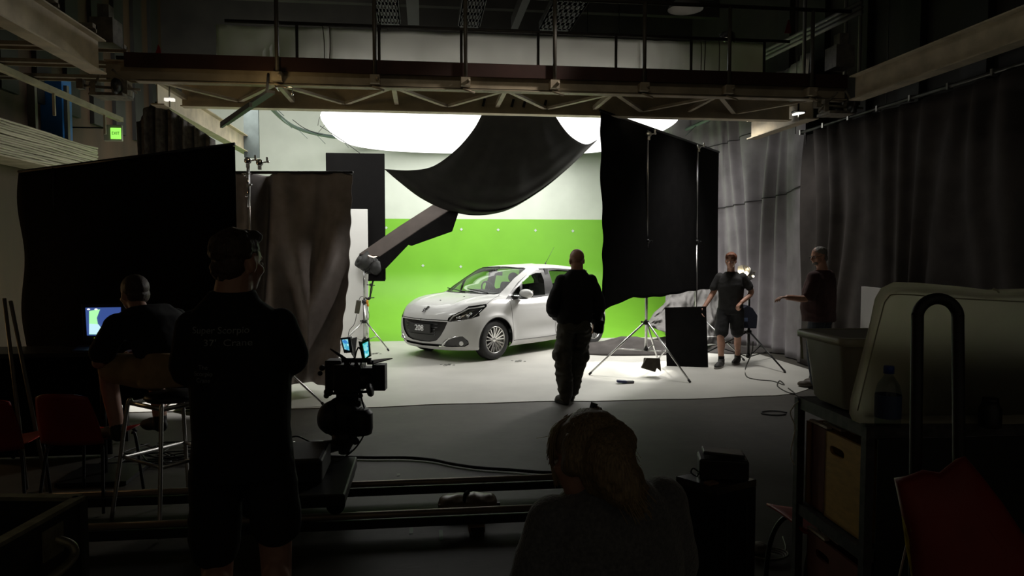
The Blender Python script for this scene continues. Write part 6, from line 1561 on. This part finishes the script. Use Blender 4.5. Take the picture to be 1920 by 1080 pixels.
MB().prism([V((-.22, 0, .02)), V((.20, 0, .02)), V((.17, 0, .20)), V((.02, 0, .30)), V((-.08, 0, .24)), V((-.14, 0, .12))], (0, .12, 0)).build('bag', sbm, tg, bevel=.03)
MB().tube((.0, .05, .24), (.12, .05, .40), .02).build('strap', sbm, tg)
# tangle of leads under the stool
random.seed(21)
m = MB(); c = GZ(325, 850, .02)
for k in range(7):
    m.path(spl([c + V((random.uniform(-.5, .5), random.uniform(-.35, .35), random.uniform(0, .02))) for _ in range(6)], 6), .006, 6)
tag(m.build('cable_tangle', BPLAS), 'tangled black leads on the floor below the steel stool', 'cable', kind='stuff')
# leaning poles at the far left
for (a_, b_, w) in (((8, 560, 5.6), (30, 745, 5.4), 'thin pale pole leaning at the far left edge, left one'), ((20, 565, 5.6), (52, 728, 5.4), 'thin pale pole leaning at the far left edge, right one')):
    p, q_ = GD(*a_), GD(*b_); d_ = (q_ - p).normalized(); q2_ = q_ + d_ * ((q_.z - .02) / -d_.z)
    tag(MB().tube(p, q2_, .014).build('leaning_pole', mat('dull_pole', (.22, .20, .16), .5, metal=.5)), w, 'pole', 'poles leaning at the left')
a_, b_ = GD(-60, 655, 6.1), GD(203, 655, 6.1)
tt = thing('added_dark_table', 'long black table added to hide bright floor behind the red chairs', 'table', ((a_.x + b_.x) / 2, a_.y, 0))  # added dark block that covers the bright floor at far left
MB().bbox((a_.x, b_.y, .85), (b_.x, b_.y + .5, .89)).build('table_top', BPLAS, tt, True, bevel=.006)
MB().bbox((a_.x, b_.y + .01, .012), (b_.x, b_.y + .03, .85)).build('skirt_cloth', BLACK, tt, True)
for x in (a_.x + .05, b_.x - .05):
    for y in (b_.y + .07, b_.y + .45): MB().bbox((x - .02, y - .02, .012), (x + .02, y + .02, .85)).build('leg', BMET, tt, True)
# road case, bottom left
zc = .98
P0, P1 = GZ(150, 933, zc), GZ(-20, 1027, zc); e = (P0 - P1); e.z = 0; wlen = e.length; e.normalize(); nb = V((-e.y, e.x, 0)); nb = nb if nb.x < 0 else -nb
cs = thing('road_case', 'open black flight case with worn metal edges and bar handle, bottom left corner', 'case', (P0.x, P0.y, 0))
m = MB(); th = .012
fr_ = [P0, P0 - e * 1.0, P0 - e * 1.0 + nb * .75, P0 + nb * .75]
m.prism([V((p.x, p.y, .02)) for p in fr_], (0, 0, .02))
for a_, b_ in ((0, 1), (1, 2), (2, 3), (3, 0)):
    A_, B__ = fr_[a_], fr_[b_]; m.beam(V((A_.x, A_.y, (zc + .03) / 2)), V((B__.x, B__.y, (zc + .03) / 2)), .014, zc - .03)
m.build('box', mat('case_laminate', (.025, .022, .02), .5, noise_amt=.3, noise_scale=14), cs, True)
EDG = mat('worn_brass_edge', (.30, .27, .17), .45, metal=.5, noise_amt=.3, noise_scale=25)
for a_, b_ in ((0, 1), (1, 2), (2, 3), (3, 0)):
    MB().beam(V((fr_[a_].x, fr_[a_].y, zc)), V((fr_[b_].x, fr_[b_].y, zc)), .034, .012).build('edge_trim', EDG, cs, True)
MB().beam(V((P0.x, P0.y, .02)), V((P0.x, P0.y, zc)), .03, .03, (0, 1, 0)).build('corner_trim', mat('dark_edge', (.10, .10, .09), .4, metal=.6), cs, True)
fo = -nb * .05
MB().path(spl([P0 - e * .13 + V((0, 0, -.075)), P0 - e * .12 + fo + V((0, 0, -.105)), P0 - e * .16 + fo * 1.2 + V((0, 0, -.14)), P0 - e * .40 + fo * 1.2 + V((0, 0, -.15)), P0 - e * .70 + fo * 1.2 + V((0, 0, -.15)), P0 - e * .72 + V((0, 0, -.13))], 6), .013, 10).build('bar_handle', EDG, cs, True)
MB().beam(P0 - e * .10 + V((0, 0, -.08)) - nb * .008, P0 - e * .19 + V((0, 0, -.08)) - nb * .008, .006, .09).build('latch_plate', EDG, cs, True)

# ================================================================== RIGHT FOREGROUND
# black equipment cabinet with a device on top
zt = .80
K0 = GZ(1345, 916, zt); KL = GZ(1267, 893, zt); KR = GZ(1419, 899, zt); K3 = KL + KR - K0
cb_ = thing('equipment_cabinet', 'black square cabinet beside the fair haired person', 'cabinet', (K0.x, K0.y, 0))
base = [V((p.x, p.y, .02)) for p in (K0, KR, K3, KL)]
MB().prism(base, (0, 0, zt - .05)).build('carcass', mat('blue_black_laminate', (.010, .011, .018), .4), cb_, True, bevel=.006)
MB().prism([V((p.x, p.y, zt - .03)) for p in (K0, KR, K3, KL)], (0, 0, .03)).build('top', mat('semi_gloss_black', (.05, .05, .055), .22, spec=.8), cb_, True, bevel=.003)
for f_ in (.25, .75):
    p = K0.lerp(KR, f_); MB().beam(V((p.x, p.y, .1)) - (K3 - K0).normalized() * .002, V((p.x, p.y, .72)) - (K3 - K0).normalized() * .002, .008, .008, (0, 1, 0)).build('front_batten', BPLAS, cb_, True)
ctr = (K0 + K3) / 2
dv_ = thing('control_unit', 'black boxy electronic unit with a slim lid on the cabinet', 'device', (ctr.x, ctr.y, zt + .002))
u = (KR - K0).normalized() * .5 + (K3 - KL).normalized() * .0; ang = math.atan2((KR - K0).y, (KR - K0).x)
a_, b_ = GZ(1308, 898, zt), GZ(1406, 903, zt)
dd = (b_ - a_); dd.z = 0; an = math.atan2(dd.y, dd.x); cc_ = (a_ + b_) / 2 + V((-dd.y, dd.x, 0)).normalized() * .05
MB().box((cc_.x, cc_.y, zt + .045), (dd.length * .95, .13, .085), rz=an).build('casing', BPLAS, dv_, True, bevel=.008)
MB().box((cc_.x + .01, cc_.y + .02, zt + .098), (dd.length * .80, .09, .014), rot=(0, R(4), an)).build('lid', mat('satin_lid', (.03, .03, .032), .3), dv_, True, bevel=.004)
MB().path(spl([GZ(1310, 885, zt + .03), GZ(1300, 878, zt + .05), GZ(1296, 886, zt + .03), GZ(1306, 893, zt + .015), GZ(1312, 884, zt + .05)], 6), .0035, 6).build('lead', BPLAS, dv_, True)
c = GZ(1337, 911, zt); tag(MB().box((c.x, c.y + .02, zt + .006), (.05, .035, .008), rz=.4).build('small_card', mat('brown_card', (.28, .16, .10), .7)), 'little brown card on the front corner of the black cabinet', 'card')

# shelf rack
ZS = 1.09
S0, S1 = GZ(1500, 744, ZS), GZ(1628, 797, ZS)        # far and near posts of its left side
ev = (S0 - S1); ev.z = 0; L_s = ev.length; ev.normalize(); rv = V((ev.y, -ev.x, 0))
rk = thing('shelf_rack', 'dark metal shelf rack at right carrying wooden boxes and plastic tubs', 'shelf', (S1.x, S1.y, 0))
SHM = mat('scuffed_dark_frame', (.05, .045, .045), .55, noise_amt=.6, noise_scale=30)
W_ = 1.25
for p in (S0, S1, S0 + rv * W_, S1 + rv * W_):
    MB().box((p.x, p.y, ZS / 2), (.034, .034, ZS - .01), rz=math.atan2(ev.y, ev.x)).build('post', SHM, rk, True)
for z in (ZS - .025, .585, .12):
    for a_, b_ in ((S0, S1), (S0 + rv * W_, S1 + rv * W_), (S0, S0 + rv * W_), (S1, S1 + rv * W_)):
        MB().beam(V((a_.x, a_.y, z)), V((b_.x, b_.y, z)), .022, .05).build('rail', SHM, rk, True)
    MB().prism([V((p.x, p.y, z + .012)) for p in (S0, S1, S1 + rv * W_, S0 + rv * W_)], (0, 0, .012)).build('shelf_board', SHM, rk, True)
MB().prism([V((p.x, p.y, .04)) - ev * .02 for p in (S1 + rv * .03, S1 + rv * (W_ - .03))] + [V((p.x, p.y, ZS - .05)) - ev * .02 for p in (S1 + rv * (W_ - .03), S1 + rv * .03)], ev * .006).build('black_end_sheet', BPLAS, rk, True)  # plain black sheet added across the rack's near side
def crate(name, label, f0, f1, z0, z1, m_, group=None, hole=True, dep=.32, inn=.02):
    a_, b_ = S0.lerp(S1, f0) + rv * inn, S0.lerp(S1, f1) + rv * inn
    t = thing(name, label, 'box', (a_.x, a_.y, z0), 0, group); wd = (b_ - a_).length; u_ = (b_ - a_).normalized()
    # side panel with an oval hand hole
    n = 24; hw, hh = .055, .019; cz = z1 - .07; cxx = wd * .30
    outer = []; inner = []
    for k in range(n):
        q = 2 * PI * k / n; inner.append((cxx + hw * (abs(math.cos(q)) ** .5) * (1 if math.cos(q) > 0 else -1), cz + hh * (abs(math.sin(q)) ** .8) * (1 if math.sin(q) > 0 else -1)))
        dx, dz = math.cos(q), math.sin(q); s_ = 1e9
        if abs(dx) > 1e-6: s_ = min(s_, ((wd - cxx) if dx > 0 else -cxx) / dx)
        if abs(dz) > 1e-6: s_ = min(s_, ((z1 - cz) if dz > 0 else (z0 - cz)) / dz)
        outer.append((cxx + dx * s_, cz + dz * s_))
    extra = [(0, z0), (wd, z0), (wd, z1), (0, z1)]
    for ex in extra:
        k = min(range(n), key=lambda i: (outer[i][0] - ex[0]) ** 2 + (outer[i][1] - ex[1]) ** 2); outer[k] = ex
    P3_ = lambda q, o_: a_ + u_ * q[0] + V((0, 0, q[1] - a_.z)) + rv * o_
    mb = MB()
    if hole:
        vs = [P3_(q, 0) for q in outer] + [P3_(q, 0) for q in inner] + [P3_(q, .014) for q in outer] + [P3_(q, .014) for q in inner]; fs = []
        for k in range(n):
            j = (k + 1) % n; fs += [(k, j, n + j, n + k), (2 * n + j, 2 * n + k, 3 * n + k, 3 * n + j), (n + k, n + j, 3 * n + j, 3 * n + k), (j, k, 2 * n + k, 2 * n + j)]
        mb.add(vs, fs)
    else: mb.prism([P3_(q, 0) for q in extra], rv * .014)
    mb.build('side_panel', m_, t, True)
    mb = MB(); A_, B__ = P3_((0, z0), 0), P3_((wd, z0), 0)
    mb.prism([P3_((0, z0), dep), P3_((wd, z0), dep), P3_((wd, z1), dep), P3_((0, z1), dep)], rv * .012)
    mb.prism([P3_((0, z0), 0), P3_((0, z0), dep), P3_((0, z1), dep), P3_((0, z1), 0)], u_ * .012).prism([P3_((wd - .012, z0), 0), P3_((wd - .012, z0), dep), P3_((wd - .012, z1), dep), P3_((wd - .012, z1), 0)], u_ * .012)
    mb.prism([P3_((0, z0), 0), P3_((wd, z0), 0), P3_((wd, z0), dep), P3_((0, z0), dep)], (0, 0, .01)); mb.build('walls', m_, t, True)
    return t
GOLD = mat('golden_ply', (.62, .36, .09), .55, noise_amt=.15, noise_scale=14, stretch=(1, 1, 4)); REDW = mat('dark_red_ply_and_shade', (.20, .05, .03), .6, noise_amt=.2, noise_scale=10)
ORW = mat('orange_ply', (.45, .20, .05), .6, noise_amt=.2, noise_scale=10)
crate('wooden_box', 'golden plywood box with oval hand hole on the upper rack shelf', .36, .93, .615, .985, GOLD)
crate('wooden_box', 'dark red band, post shadow put into colour, beside the golden box', .13, .35, .615, .985, REDW, hole=False, inn=.025)  # the rack post's shadow, built as a dark red box
crate('wooden_box', 'narrow orange box edge by the far rack post, upper shelf', .03, .12, .615, .985, ORW, hole=False, inn=.025)
crate('wooden_box', 'dark red box with oval hand hole on the lower rack shelf', .10, .93, .15, .50, REDW)
for lvl, z in (('upper', .990), ('lower', .505)):
    for k in range(4):
        a_ = S0.lerp(S1, .10 + .10 * k) + rv * .03; b_ = S0.lerp(S1, .38 + .09 * k) + rv * .03
        tag(MB().beam(V((a_.x, a_.y, z + .006)) + rv * .035 * k, V((b_.x, b_.y, z + .006)) + rv * .035 * k, .022, .010).build('wood_strip', mat('pale_strip_wood', (.72, .60, .50), .6, noise_amt=.2)),
            'pale wooden strip lying on the boxes of the %s rack shelf, number %d from the far post' % (lvl, k + 1) if False else 'pale wooden strip on top of the %s shelf boxes, %s' % (lvl, ['farthest in the row', 'second from the far post', 'third from the far post', 'nearest in the row'][k]), 'strip', 'pale strips on the rack boxes')
c = MB().path(spl([GD(1497, 752, 3.2), GD(1488, 762, 3.18), GD(1482, 775, 3.18), GD(1491, 800, 3.18), GD(1488, 820, 3.18), GD(1482, 850, 3.18), GD(1486, 865, 3.18), GD(1490, 872, 3.18)], 6), .003, 6)
tag(c.build('white_string', mat('white_string', (.85, .82, .74), .7)), 'wavy white string hanging by the rack far post', 'string')

# plastic tub and leaning lid
def translucent(name, dc, tc_, f):
    m = bpy.data.materials.new(name); m.use_nodes = True; nt = m.node_tree; b = nt.nodes['Principled BSDF']; out = [n for n in nt.nodes if n.type == 'OUTPUT_MATERIAL'][0]
    b.inputs['Base Color'].default_value = (*dc, 1); b.inputs['Roughness'].default_value = .45
    t = nt.nodes.new('ShaderNodeBsdfTranslucent'); t.inputs[0].default_value = (*tc_, 1)
    n = nt.nodes.new('ShaderNodeTexNoise'); n.inputs['Scale'].default_value = 7; r = nt.nodes.new('ShaderNodeMapRange'); r.inputs[3].default_value = f - .1; r.inputs[4].default_value = f + .1; nt.links.new(n.outputs[0], r.inputs[0])
    mx = nt.nodes.new('ShaderNodeMixShader'); nt.links.new(r.outputs[0], mx.inputs[0]); nt.links.new(b.outputs[0], mx.inputs[1]); nt.links.new(t.outputs[0], mx.inputs[2]); nt.links.new(mx.outputs[0], out.inputs[0]); return m
TRL = translucent('milky_translucent_plastic', (.42, .39, .29), (.97, .94, .84), .9)
TUBM = mat('milky_plastic', (.42, .40, .31), .45, noise_amt=.1, noise_scale=6, bump=.1, bump_scale=20)
DT = 3.0
c = GZ(1570, 770, ZS); tb_ = thing('plastic_tub', 'milky grey plastic tub with wide rim on the rack, behind the lid', 'tub', (c.x, c.y, ZS))
tw, tl = .42, .60; zt2 = GD(1487, 616, 3.2).z
T0 = GD(1489, 616, 3.22); ux = (rv).normalized(); uy = -ev
def rr(cx, cy, hx, hy, r, z, n=6):
    out = []
    for (sx, sy, a0) in ((1, 1, 0), (-1, 1, 90), (-1, -1, 180), (1, -1, 270)):
        for k in range(n + 1):
            a = R(a0 + 90 * k / n); out.append(V((cx + sx * (hx - r) + r * math.cos(a), cy + sy * (hy - r) + r * math.sin(a), z)))
    return out
def tubpt(p): q = T0 + ux * p.x + uy * p.y; return V((q.x, q.y, p.z))
hx, hy = .30, .20
zr = T0.z; zb_ = ZS + .012
rings = [rr(hx, hy, hx - .07, hy - .06, .05, zb_), rr(hx, hy, hx - .055, hy - .045, .05, zb_ + .02), rr(hx, hy, hx - .025, hy - .02, .05, zr - .02)]
rim_o = [rr(hx, hy, hx - .022, hy - .018, .05, zr - .03), rr(hx, hy, hx, hy, .04, zr - .03), rr(hx, hy, hx, hy, .04, zr - .004), rr(hx, hy, hx - .006, hy - .006, .04, zr), rr(hx, hy, hx - .035, hy - .03, .05, zr), rr(hx, hy, hx - .035, hy - .03, .05, zr - .02)]
m = MB(); m.loft([[tubpt(p) for p in r] for r in rings], caps=False); m.add([tubpt(p) for p in rings[0]], [tuple(range(len(rings[0])))]); m.build('tub_body', TUBM, tb_, True)
m = MB(); m.loft([[tubpt(p) for p in r] for r in rim_o], caps=False); m.build('rim', mat('paler_plastic', (.52, .50, .40), .4), tb_, True)
m = MB()
for x in (.02, .30, .58): m.prism([tubpt(V((x - .004, .02, zr - .03))), tubpt(V((x + .004, .02, zr - .03))), tubpt(V((x + .004, .04, zr - .13))), tubpt(V((x - .004, .04, zr - .13)))], ux * .003)
m.build('ribs', TUBM, tb_, True)
MB().prism([tubpt(V((.04, .04, zr - .006))), tubpt(V((hx * 2 - .04, .04, zr - .006))), tubpt(V((hx * 2 - .04, hy * 2 - .04, zr - .006))), tubpt(V((.04, hy * 2 - .04, zr - .006)))], (0, 0, .004)).build('lid_sheet', mat('lid_grey', (.30, .27, .22), .6), tb_, True)
# big lid standing on its edge, leaning
DL = 2.76
lid = thing('tub_cover', 'large milky beige lid with rounded corners standing on edge, right foreground', 'lid', GD(1750, 790, DL))
def LP(x, y, d=0.0): return GD(x, y, DL + d)
def lidring(ins, d):
    P = [(1592, 775), (1594, 750), (1612, 680), (1632, 600), (1640, 560), (1652, 540), (1675, 529), (1720, 530), (1800, 537), (1850, 543), (1920, 541), (2010, 541), (2040, 560), (2045, 680), (2045, 790), (1900, 795), (1720, 796), (1612, 794), (1598, 788)]
    cx, cy = 1820, 665; return [LP(cx + (x - cx) * (1 - ins), cy + (y - cy) * (1 - ins * 1.6), d) for x, y in P]
m = MB(); m.loft([lidring(0, .10), lidring(0, .0), lidring(.012, -.012), lidring(.055, -.012), lidring(.075, .004), lidring(.085, .016), lidring(.10, .016)], caps=True); m.build('panel', TRL, lid, True, bevel=0)
o_ = thing('lid_shade_box', 'dark box added on the rack to shade the lower half of the lid', 'box', GD(1800, 790, 2.9))  # added to block light behind the lid's lower half
MB().box(((GD(1690, 700, 2.93) + GD(2040, 700, 2.93)) / 2).to_tuple()[:2] + ((ZS + 1.36) / 2,), (.80, .22, 1.36 - ZS), rz=-YAW).build('box', BPLAS, o_, True, bevel=.006)
m = MB(); P = [LP(1608, 770, -.016), LP(1650, 600, -.016), LP(1664, 560, -.016), LP(1690, 552, -.016), LP(1800, 560, -.016), LP(1920, 566, -.016)]
m.path(spl(P, 6), .0025, 6); m.build('moulded_bead', mat('bead_plastic', (.42, .39, .30), .5), lid, True)
MB().path([LP(1862, 541, -.01), LP(1870, 545, -.012), LP(1873, 549, -.012)], .004, 6).build('clip', mat('paler_plastic', (.52, .50, .40), .4), lid, True)
# drinks bottle
c = GD(1664, 792, 2.2); zb2 = ZS + .03
bt = thing('water_bottle', 'clear plastic water bottle with blue cap and blue label in front of the lid', 'bottle', (c.x, c.y, c.z))
B0_ = GD(1664, 795, 2.70); B0_.z = ZS; H_ = (GD(1664, 676, 2.2) - B0_).length
MB().lathe([(r_ * 1.24, z_ * 1.24) for r_, z_ in [(.0, 0), (.032, .0), (.036, .01), (.036, .06), (.034, .065), (.036, .07), (.036, .105), (.030, .13), (.016, .152), (.0125, .156), (.0125, .165)]], B0_, None, 28, False).build('bottle_body', glassmat('clear_bottle', (.72, .76, .80)), bt, True)
MB().lathe([(r_ * 1.24, z_ * 1.24) for r_, z_ in [(.0368, .03), (.0372, .035), (.0372, .095), (.0368, .10)]], B0_, None, 28, False).build('label_band', mat('blue_label', (.04, .07, .16), .5), bt, True)
MB().lathe([(r_ * 1.24, z_ * 1.24) for r_, z_ in [(.0, .186), (.0135, .186), (.015, .183), (.015, .163), (.0, .163)]], B0_, None, 24, False).build('cap', mat('blue_cap', (.03, .07, .35), .4), bt, True)
c = GD(1856, 795, 2.70); c.z = ZS; MBt = thing('dark_flask', 'small dark bottle beside the right leg of the arched handle', 'bottle', c)
MB().lathe([(.0, .0), (.036, .0), (.038, .01), (.038, .07), (.030, .085), (.026, .10), (.0, .10)], c, None, 24, False).build('flask_body', BPLAS, MBt, True)
MB().lathe([(.0, .0), (.027, .0), (.027, .02), (.0, .02)], c + V((0, 0, .09)), None, 20, False).build('flask_cap', BMET, MBt, True)
# arched trolley handle
DH = 1.95
def HP(x, y): return GD(x, y, DH)
pl = [HP(1714, 1180), HP(1717, 850), HP(1720, 620)] + [GD(1758 - 38 * math.cos(q), 596 - 36 * math.sin(q), DH) for q in np.linspace(.15, PI - .15, 9)] + [HP(1796, 620), HP(1798, 850), HP(1800, 1180)]
c = HP(1758, 900); tr_ = thing('trolley_handle', 'black arched hand truck handle in front of the beige tub', 'trolley', (c.x, c.y, 0))
lo = [V((p.x, p.y, max(p.z, .16))) for p in spl(pl, 5)]
MB().path(lo, .0155, 14).build('handle_tube', mat('dark_scuffed_tube', (.018, .017, .017), .55, noise_amt=.4, noise_scale=40), tr_, True)
a_, b_ = HP(1714, 900), HP(1800, 900)
MB().beam(V((a_.x, a_.y, .17)), V((b_.x, b_.y, .17)), .03, .04).beam(V((a_.x, a_.y, .50)), V((b_.x, b_.y, .50)), .02, .03).build('cross_bar', BMET, tr_, True)
for p in (a_, b_): MB().lathe([(.0, -.025), (.10, -.025), (.11, 0), (.10, .025), (.0, .025)], (p.x, p.y + .03, .112), Matrix.Rotation(PI / 2, 3, 'Y'), 24, False).build('wheel', RUBBER, tr_, True)
tag(MB().box(((a_.x + b_.x) / 2, (a_.y + b_.y) / 2 - .12, .02), (.30, .22, .02)).build('toe_plate', BMET, tr_, True))

# dark red folded case in the corner
DR = 1.75
rc = thing('red_case', 'large dark red padded cover slumped in the bottom right corner', 'cover', GD(1800, 1080, DR))
def RP(x, y, d=0.0): return GD(x, y, DR + d)
out = [(1676, 896), (1700, 892), (1730, 880), (1760, 884), (1790, 858), (1810, 853), (1840, 890), (1880, 945), (1925, 1010), (1990, 1090), (1990, 1400), (1760, 1400), (1720, 1200), (1704, 1060), (1694, 985)]
def redf(ins, d):
    cx, cy = 1830, 1150; return [RP(cx + (x - cx) * (1 - ins), cy + (y - cy) * (1 - ins), d) for x, y in out]
REDC = mat('dark_red_vinyl', (.26, .018, .012), .55, noise_amt=.2, noise_scale=6, bump=.3, bump_scale=14)
m = MB(); m.loft([redf(.05, .15), redf(.01, .12), redf(0, .05), redf(.01, .01), redf(.06, -.01), redf(.3, -.03)], caps=True); wrinkle(m.build('cover_shell', REDC, rc, True), .004, 6, 3)
m = MB(); m.prism([RP(1692, 968, .0), RP(1698, 985, -.01), RP(1716, 1050, -.012), RP(1724, 1090, -.012), RP(1712, 1090, .0), RP(1700, 1030, .0)], CF * .004); m.build('yellow_tape', mat('yellow_tape', (.55, .42, .02), .5, noise_amt=.3, noise_scale=50), rc, True)
m = MB(); m.prism([RP(1706, 984, -.014), RP(1716, 980, -.016), RP(1714, 994, -.016), RP(1708, 998, -.014)], CF * .003); m.build('tape_scrap', mat('yellow_tape_dull', (.25, .18, .03), .6), rc, True)
tag(MB().tube(GD(1700, 1020, DR + .25), GD(1682, 1100, DR + .25), .003).build('thin_cord', mat('white_string', (.85, .82, .74), .7)), 'thin pale cord slanting down beside the red cover', 'cord')
# red stool and small things on the floor at right
c = GZ(1500, 985, .45); rs = thing('red_stool', 'red seat on a bent black tube leg, partly behind the rack', 'stool', (c.x + .12, c.y, 0))
o_ = V((c.x + .12, c.y, 0))
MB().sheet(lambda u, v: o_ + V(((u - .5) * .40, (v - .5) * .36, .455 + .03 * (2 * u - 1) ** 2 + .01 * math.sin(v * 3))), 12, 10, .012).build('seat', mat('bright_red_plastic', (.35, .02, .015), .4), rs, True)
for sx in (-1, 1):
    for sy in (-1, 1): MB().path(spl([o_ + V((sx * .05, sy * .12, .44)), o_ + V((sx * .13, sy * .14, .43)), o_ + V((sx * .18, sy * .17, .30)), o_ + V((sx * .20, sy * .19, .012))], 5), .012, 8).build('leg', BMET, rs, True)
c = GZ(1440, 1045, .01)
m = MB()
for k in range(3): m.path([c + V(((.09 + .012 * k) * math.cos(q), (.06 + .01 * k) * math.sin(q), .008 + .008 * k)) for q in np.linspace(0, 2 * PI, 25)], .005, 6, False)
m.path(spl([c + V((.09, 0, .01)), c + V((.16, .1, .008)), c + V((.22, .25, .008))], 5), .005, 6)
tag(m.build('coiled_lead', mat('dull_white_lead', (.22, .20, .17), .6)), 'loosely coiled pale lead on the floor left of the rack foot', 'cable')
c = GZ(1418, 1040, .0)
tag(MB().ell((c.x, c.y, .035), (.06, .05, .03)).ell((c.x + .04, c.y + .04, .03), (.04, .05, .025)).build('cloth_scrap', mat('pale_rag', (.25, .22, .19), .8, bump=.5, bump_scale=60)), 'small crumpled pale rag on the floor by the black cabinet', 'rag')
c = GZ(1452, 776, .0)
tag(MB().path(spl([c + V((.14 * math.cos(q), .10 * math.sin(q), .01)) for q in np.linspace(0, 5.4, 9)], 4), .008, 6).build('coiled_cable', mat('black_cable', (.012, .012, .012), .6)), 'dark loop of cable on the floor left of the rack top', 'cable')

# ================================================================== UP IN THE ROOF
PERF = mat('perforated_steel', (.16, .16, .165), .5, metal=.3, noise_amt=.15)
def perf_tray(x0, x1, y0, y1, z, label, nx=6, ny=9):
    t = thing('perforated_tray', label, 'tray', ((x0 + x1) / 2, (y0 + y1) / 2, z), 0, 'perforated trays in the roof'); mb = MB(); w = (x1 - x0) / nx; l = (y1 - y0) / ny
    for i in range(nx + 1): mb.bbox((x0 + i * w - w * .31, y0, z), (x0 + i * w + w * .31, y1, z + .01))
    for j in range(ny + 1): mb.bbox((x0, y0 + j * l - l * .22, z), (x1, y0 + j * l + l * .22, z + .01))
    mb.build('sheet', PERF, t, True)
    MB().bbox((x0 - .03, y0, z), (x0, y1, z + .12)).build('side_lip', PERF, t, True); MB().bbox((x1, y0, z), (x1 + .03, y1, z + .12)).build('side_lip', PERF, t, True)
Z6 = 5.6
for (pa, pb, lab) in ((700, 742, 'grey perforated tray under the roof, leftmost of three'), (872, 912, 'grey perforated tray under the roof, middle of three'), (1045, 1105, 'grey perforated tray under the roof, rightmost of three')):
    a_, b_ = GY(pa, 25, 11.0).x, GY(pb, 25, 11.0).x; perf_tray(a_, b_, 9.6, 12.6, Z6, lab)
for (pa, pb, lab) in ((760, 785, 'plain grey roof beam between the left and middle trays'), (985, 1000, 'slim grey roof beam left of the right tray')):
    a_, b_ = GY(pa, 25, 11.0).x, GY(pb, 25, 11.0).x
    tag(MB().bbox((a_, 9.4, Z6 + .05), (b_, 12.8, Z6 + .25)).build('roof_beam', mat('grey_roof_steel', (.12, .12, .12), .5)), lab, 'beam')
t = thing('high_bay_lamp', 'unlit bell shaped lamp hanging high behind the bridge, right of centre', 'lamp', GY(1285, 15, 10.5))
c = GY(1285, 18, 10.5)
MB().lathe([(.26, 0), (.24, .05), (.12, .16), (.07, .22), (.0, .23)], c, None, 28, False).build('bell_shade', mat('pale_enamel', (.30, .30, .30), .4), t, True)
MB().tube(c + V((0, 0, .22)), V((c.x, c.y, 7.15)), .012).build('drop_rod', BMET, t, True)
t = thing('rail_lamp', 'small round shiny reflector lamp clipped behind the bridge rail at right', 'lamp', GY(1365, 72, 9.3))
c = GY(1365, 72, 9.32)
MB().lathe([(.0, .10), (.05, .09), (.10, .04), (.13, -.02), (.128, -.024), (.0, .03)], c, Euler((R(40), R(25), 0)).to_matrix(), 24, False).build('reflector', mat('polished_reflector', (.7, .7, .7), .2, metal=1), t, True)
MB().tube(c, V((c.x, 9.13, ZR - .02)), .01).build('clip', BMET, t, True)
for (px_, n_) in ((605, 0), (618, 1), (1312, 2), (1322, 3), (1346, 4)):
    p = GY(px_, 60, 9.18); q_ = GY(px_ + (-3 if n_ % 2 else 2), 118, 9.18)
    tag(MB().path(spl([V((p.x, p.y, ZR)), (p + q_) / 2 + V((.015, 0, 0)), V((q_.x, q_.y, 3.80))], 5), .006, 6).build('brown_cord', mat('brown_cord', (.09, .06, .04), .7)), 'thin cord hanging down the bridge fabric, ' + ['left pair, left one', 'left pair, right one', 'right trio, left one', 'right trio, middle one', 'right trio, right one'][n_], 'cord', 'cords on the bridge fabric')
tb = thing('roof_conduit', 'slanting bundle of pale roof pipes at the upper right beyond the bridge', 'pipe bundle', GY(1500, 60, 10.2))
for k in range(3):
    a_, b_ = GY(1430, 98 + k * 7, 11.0), GY(1615, 4 + k * 9, 8.6); MB().tube(a_, b_, .03).build('pipe', mat('pale_pipe', (.20, .20, .19), .5, metal=.3), tb, True)
for (px_, z0_, w) in ((1508, 3.8, 'dim upright pipe beyond the bridge right end, left one'), (1585, 3.8, 'dim upright pipe beyond the bridge right end, middle one'), (1612, 3.8, 'dim upright pipe beyond the bridge right end, right one')):
    p = GY(px_, 80, 9.6); tag(MB().tube((p.x, 9.6, z0_), (p.x, 9.6, 7.1), .025).build('upright_pipe', mat('dim_pipe', (.10, .095, .085), .5)), w, 'pipe', 'upright pipes at the right')
for (px_, py_, w, cl_) in ((295, 98, 'small red rag hanging above the bridge left end', (.35, .02, .02)), (1477, 50, 'faint red tag on the wall beyond the bridge right end', (.25, .02, .02))):
    p = GY(px_, py_, 8.7); tag(MB().prism([p + V((-.04, 0, -.08)), p + V((.05, 0, -.08)), p + V((.03, 0, .05)), p + V((.01, 0, .09))], (0, .012, 0)).build('red_rag', mat('red_rag_%d' % px_, cl_, .7)), w, 'rag')
# ================================================================== LAMPS THAT BELONG TO THE SET
def wash(name, loc, tgt, sx, sy, e, col=(1, 1, .96), spread=180):
    o = lamp(name, 'AREA', loc, e, col, tgt, shape='RECTANGLE', size=sx, size_y=sy); o.data.spread = R(spread); return o
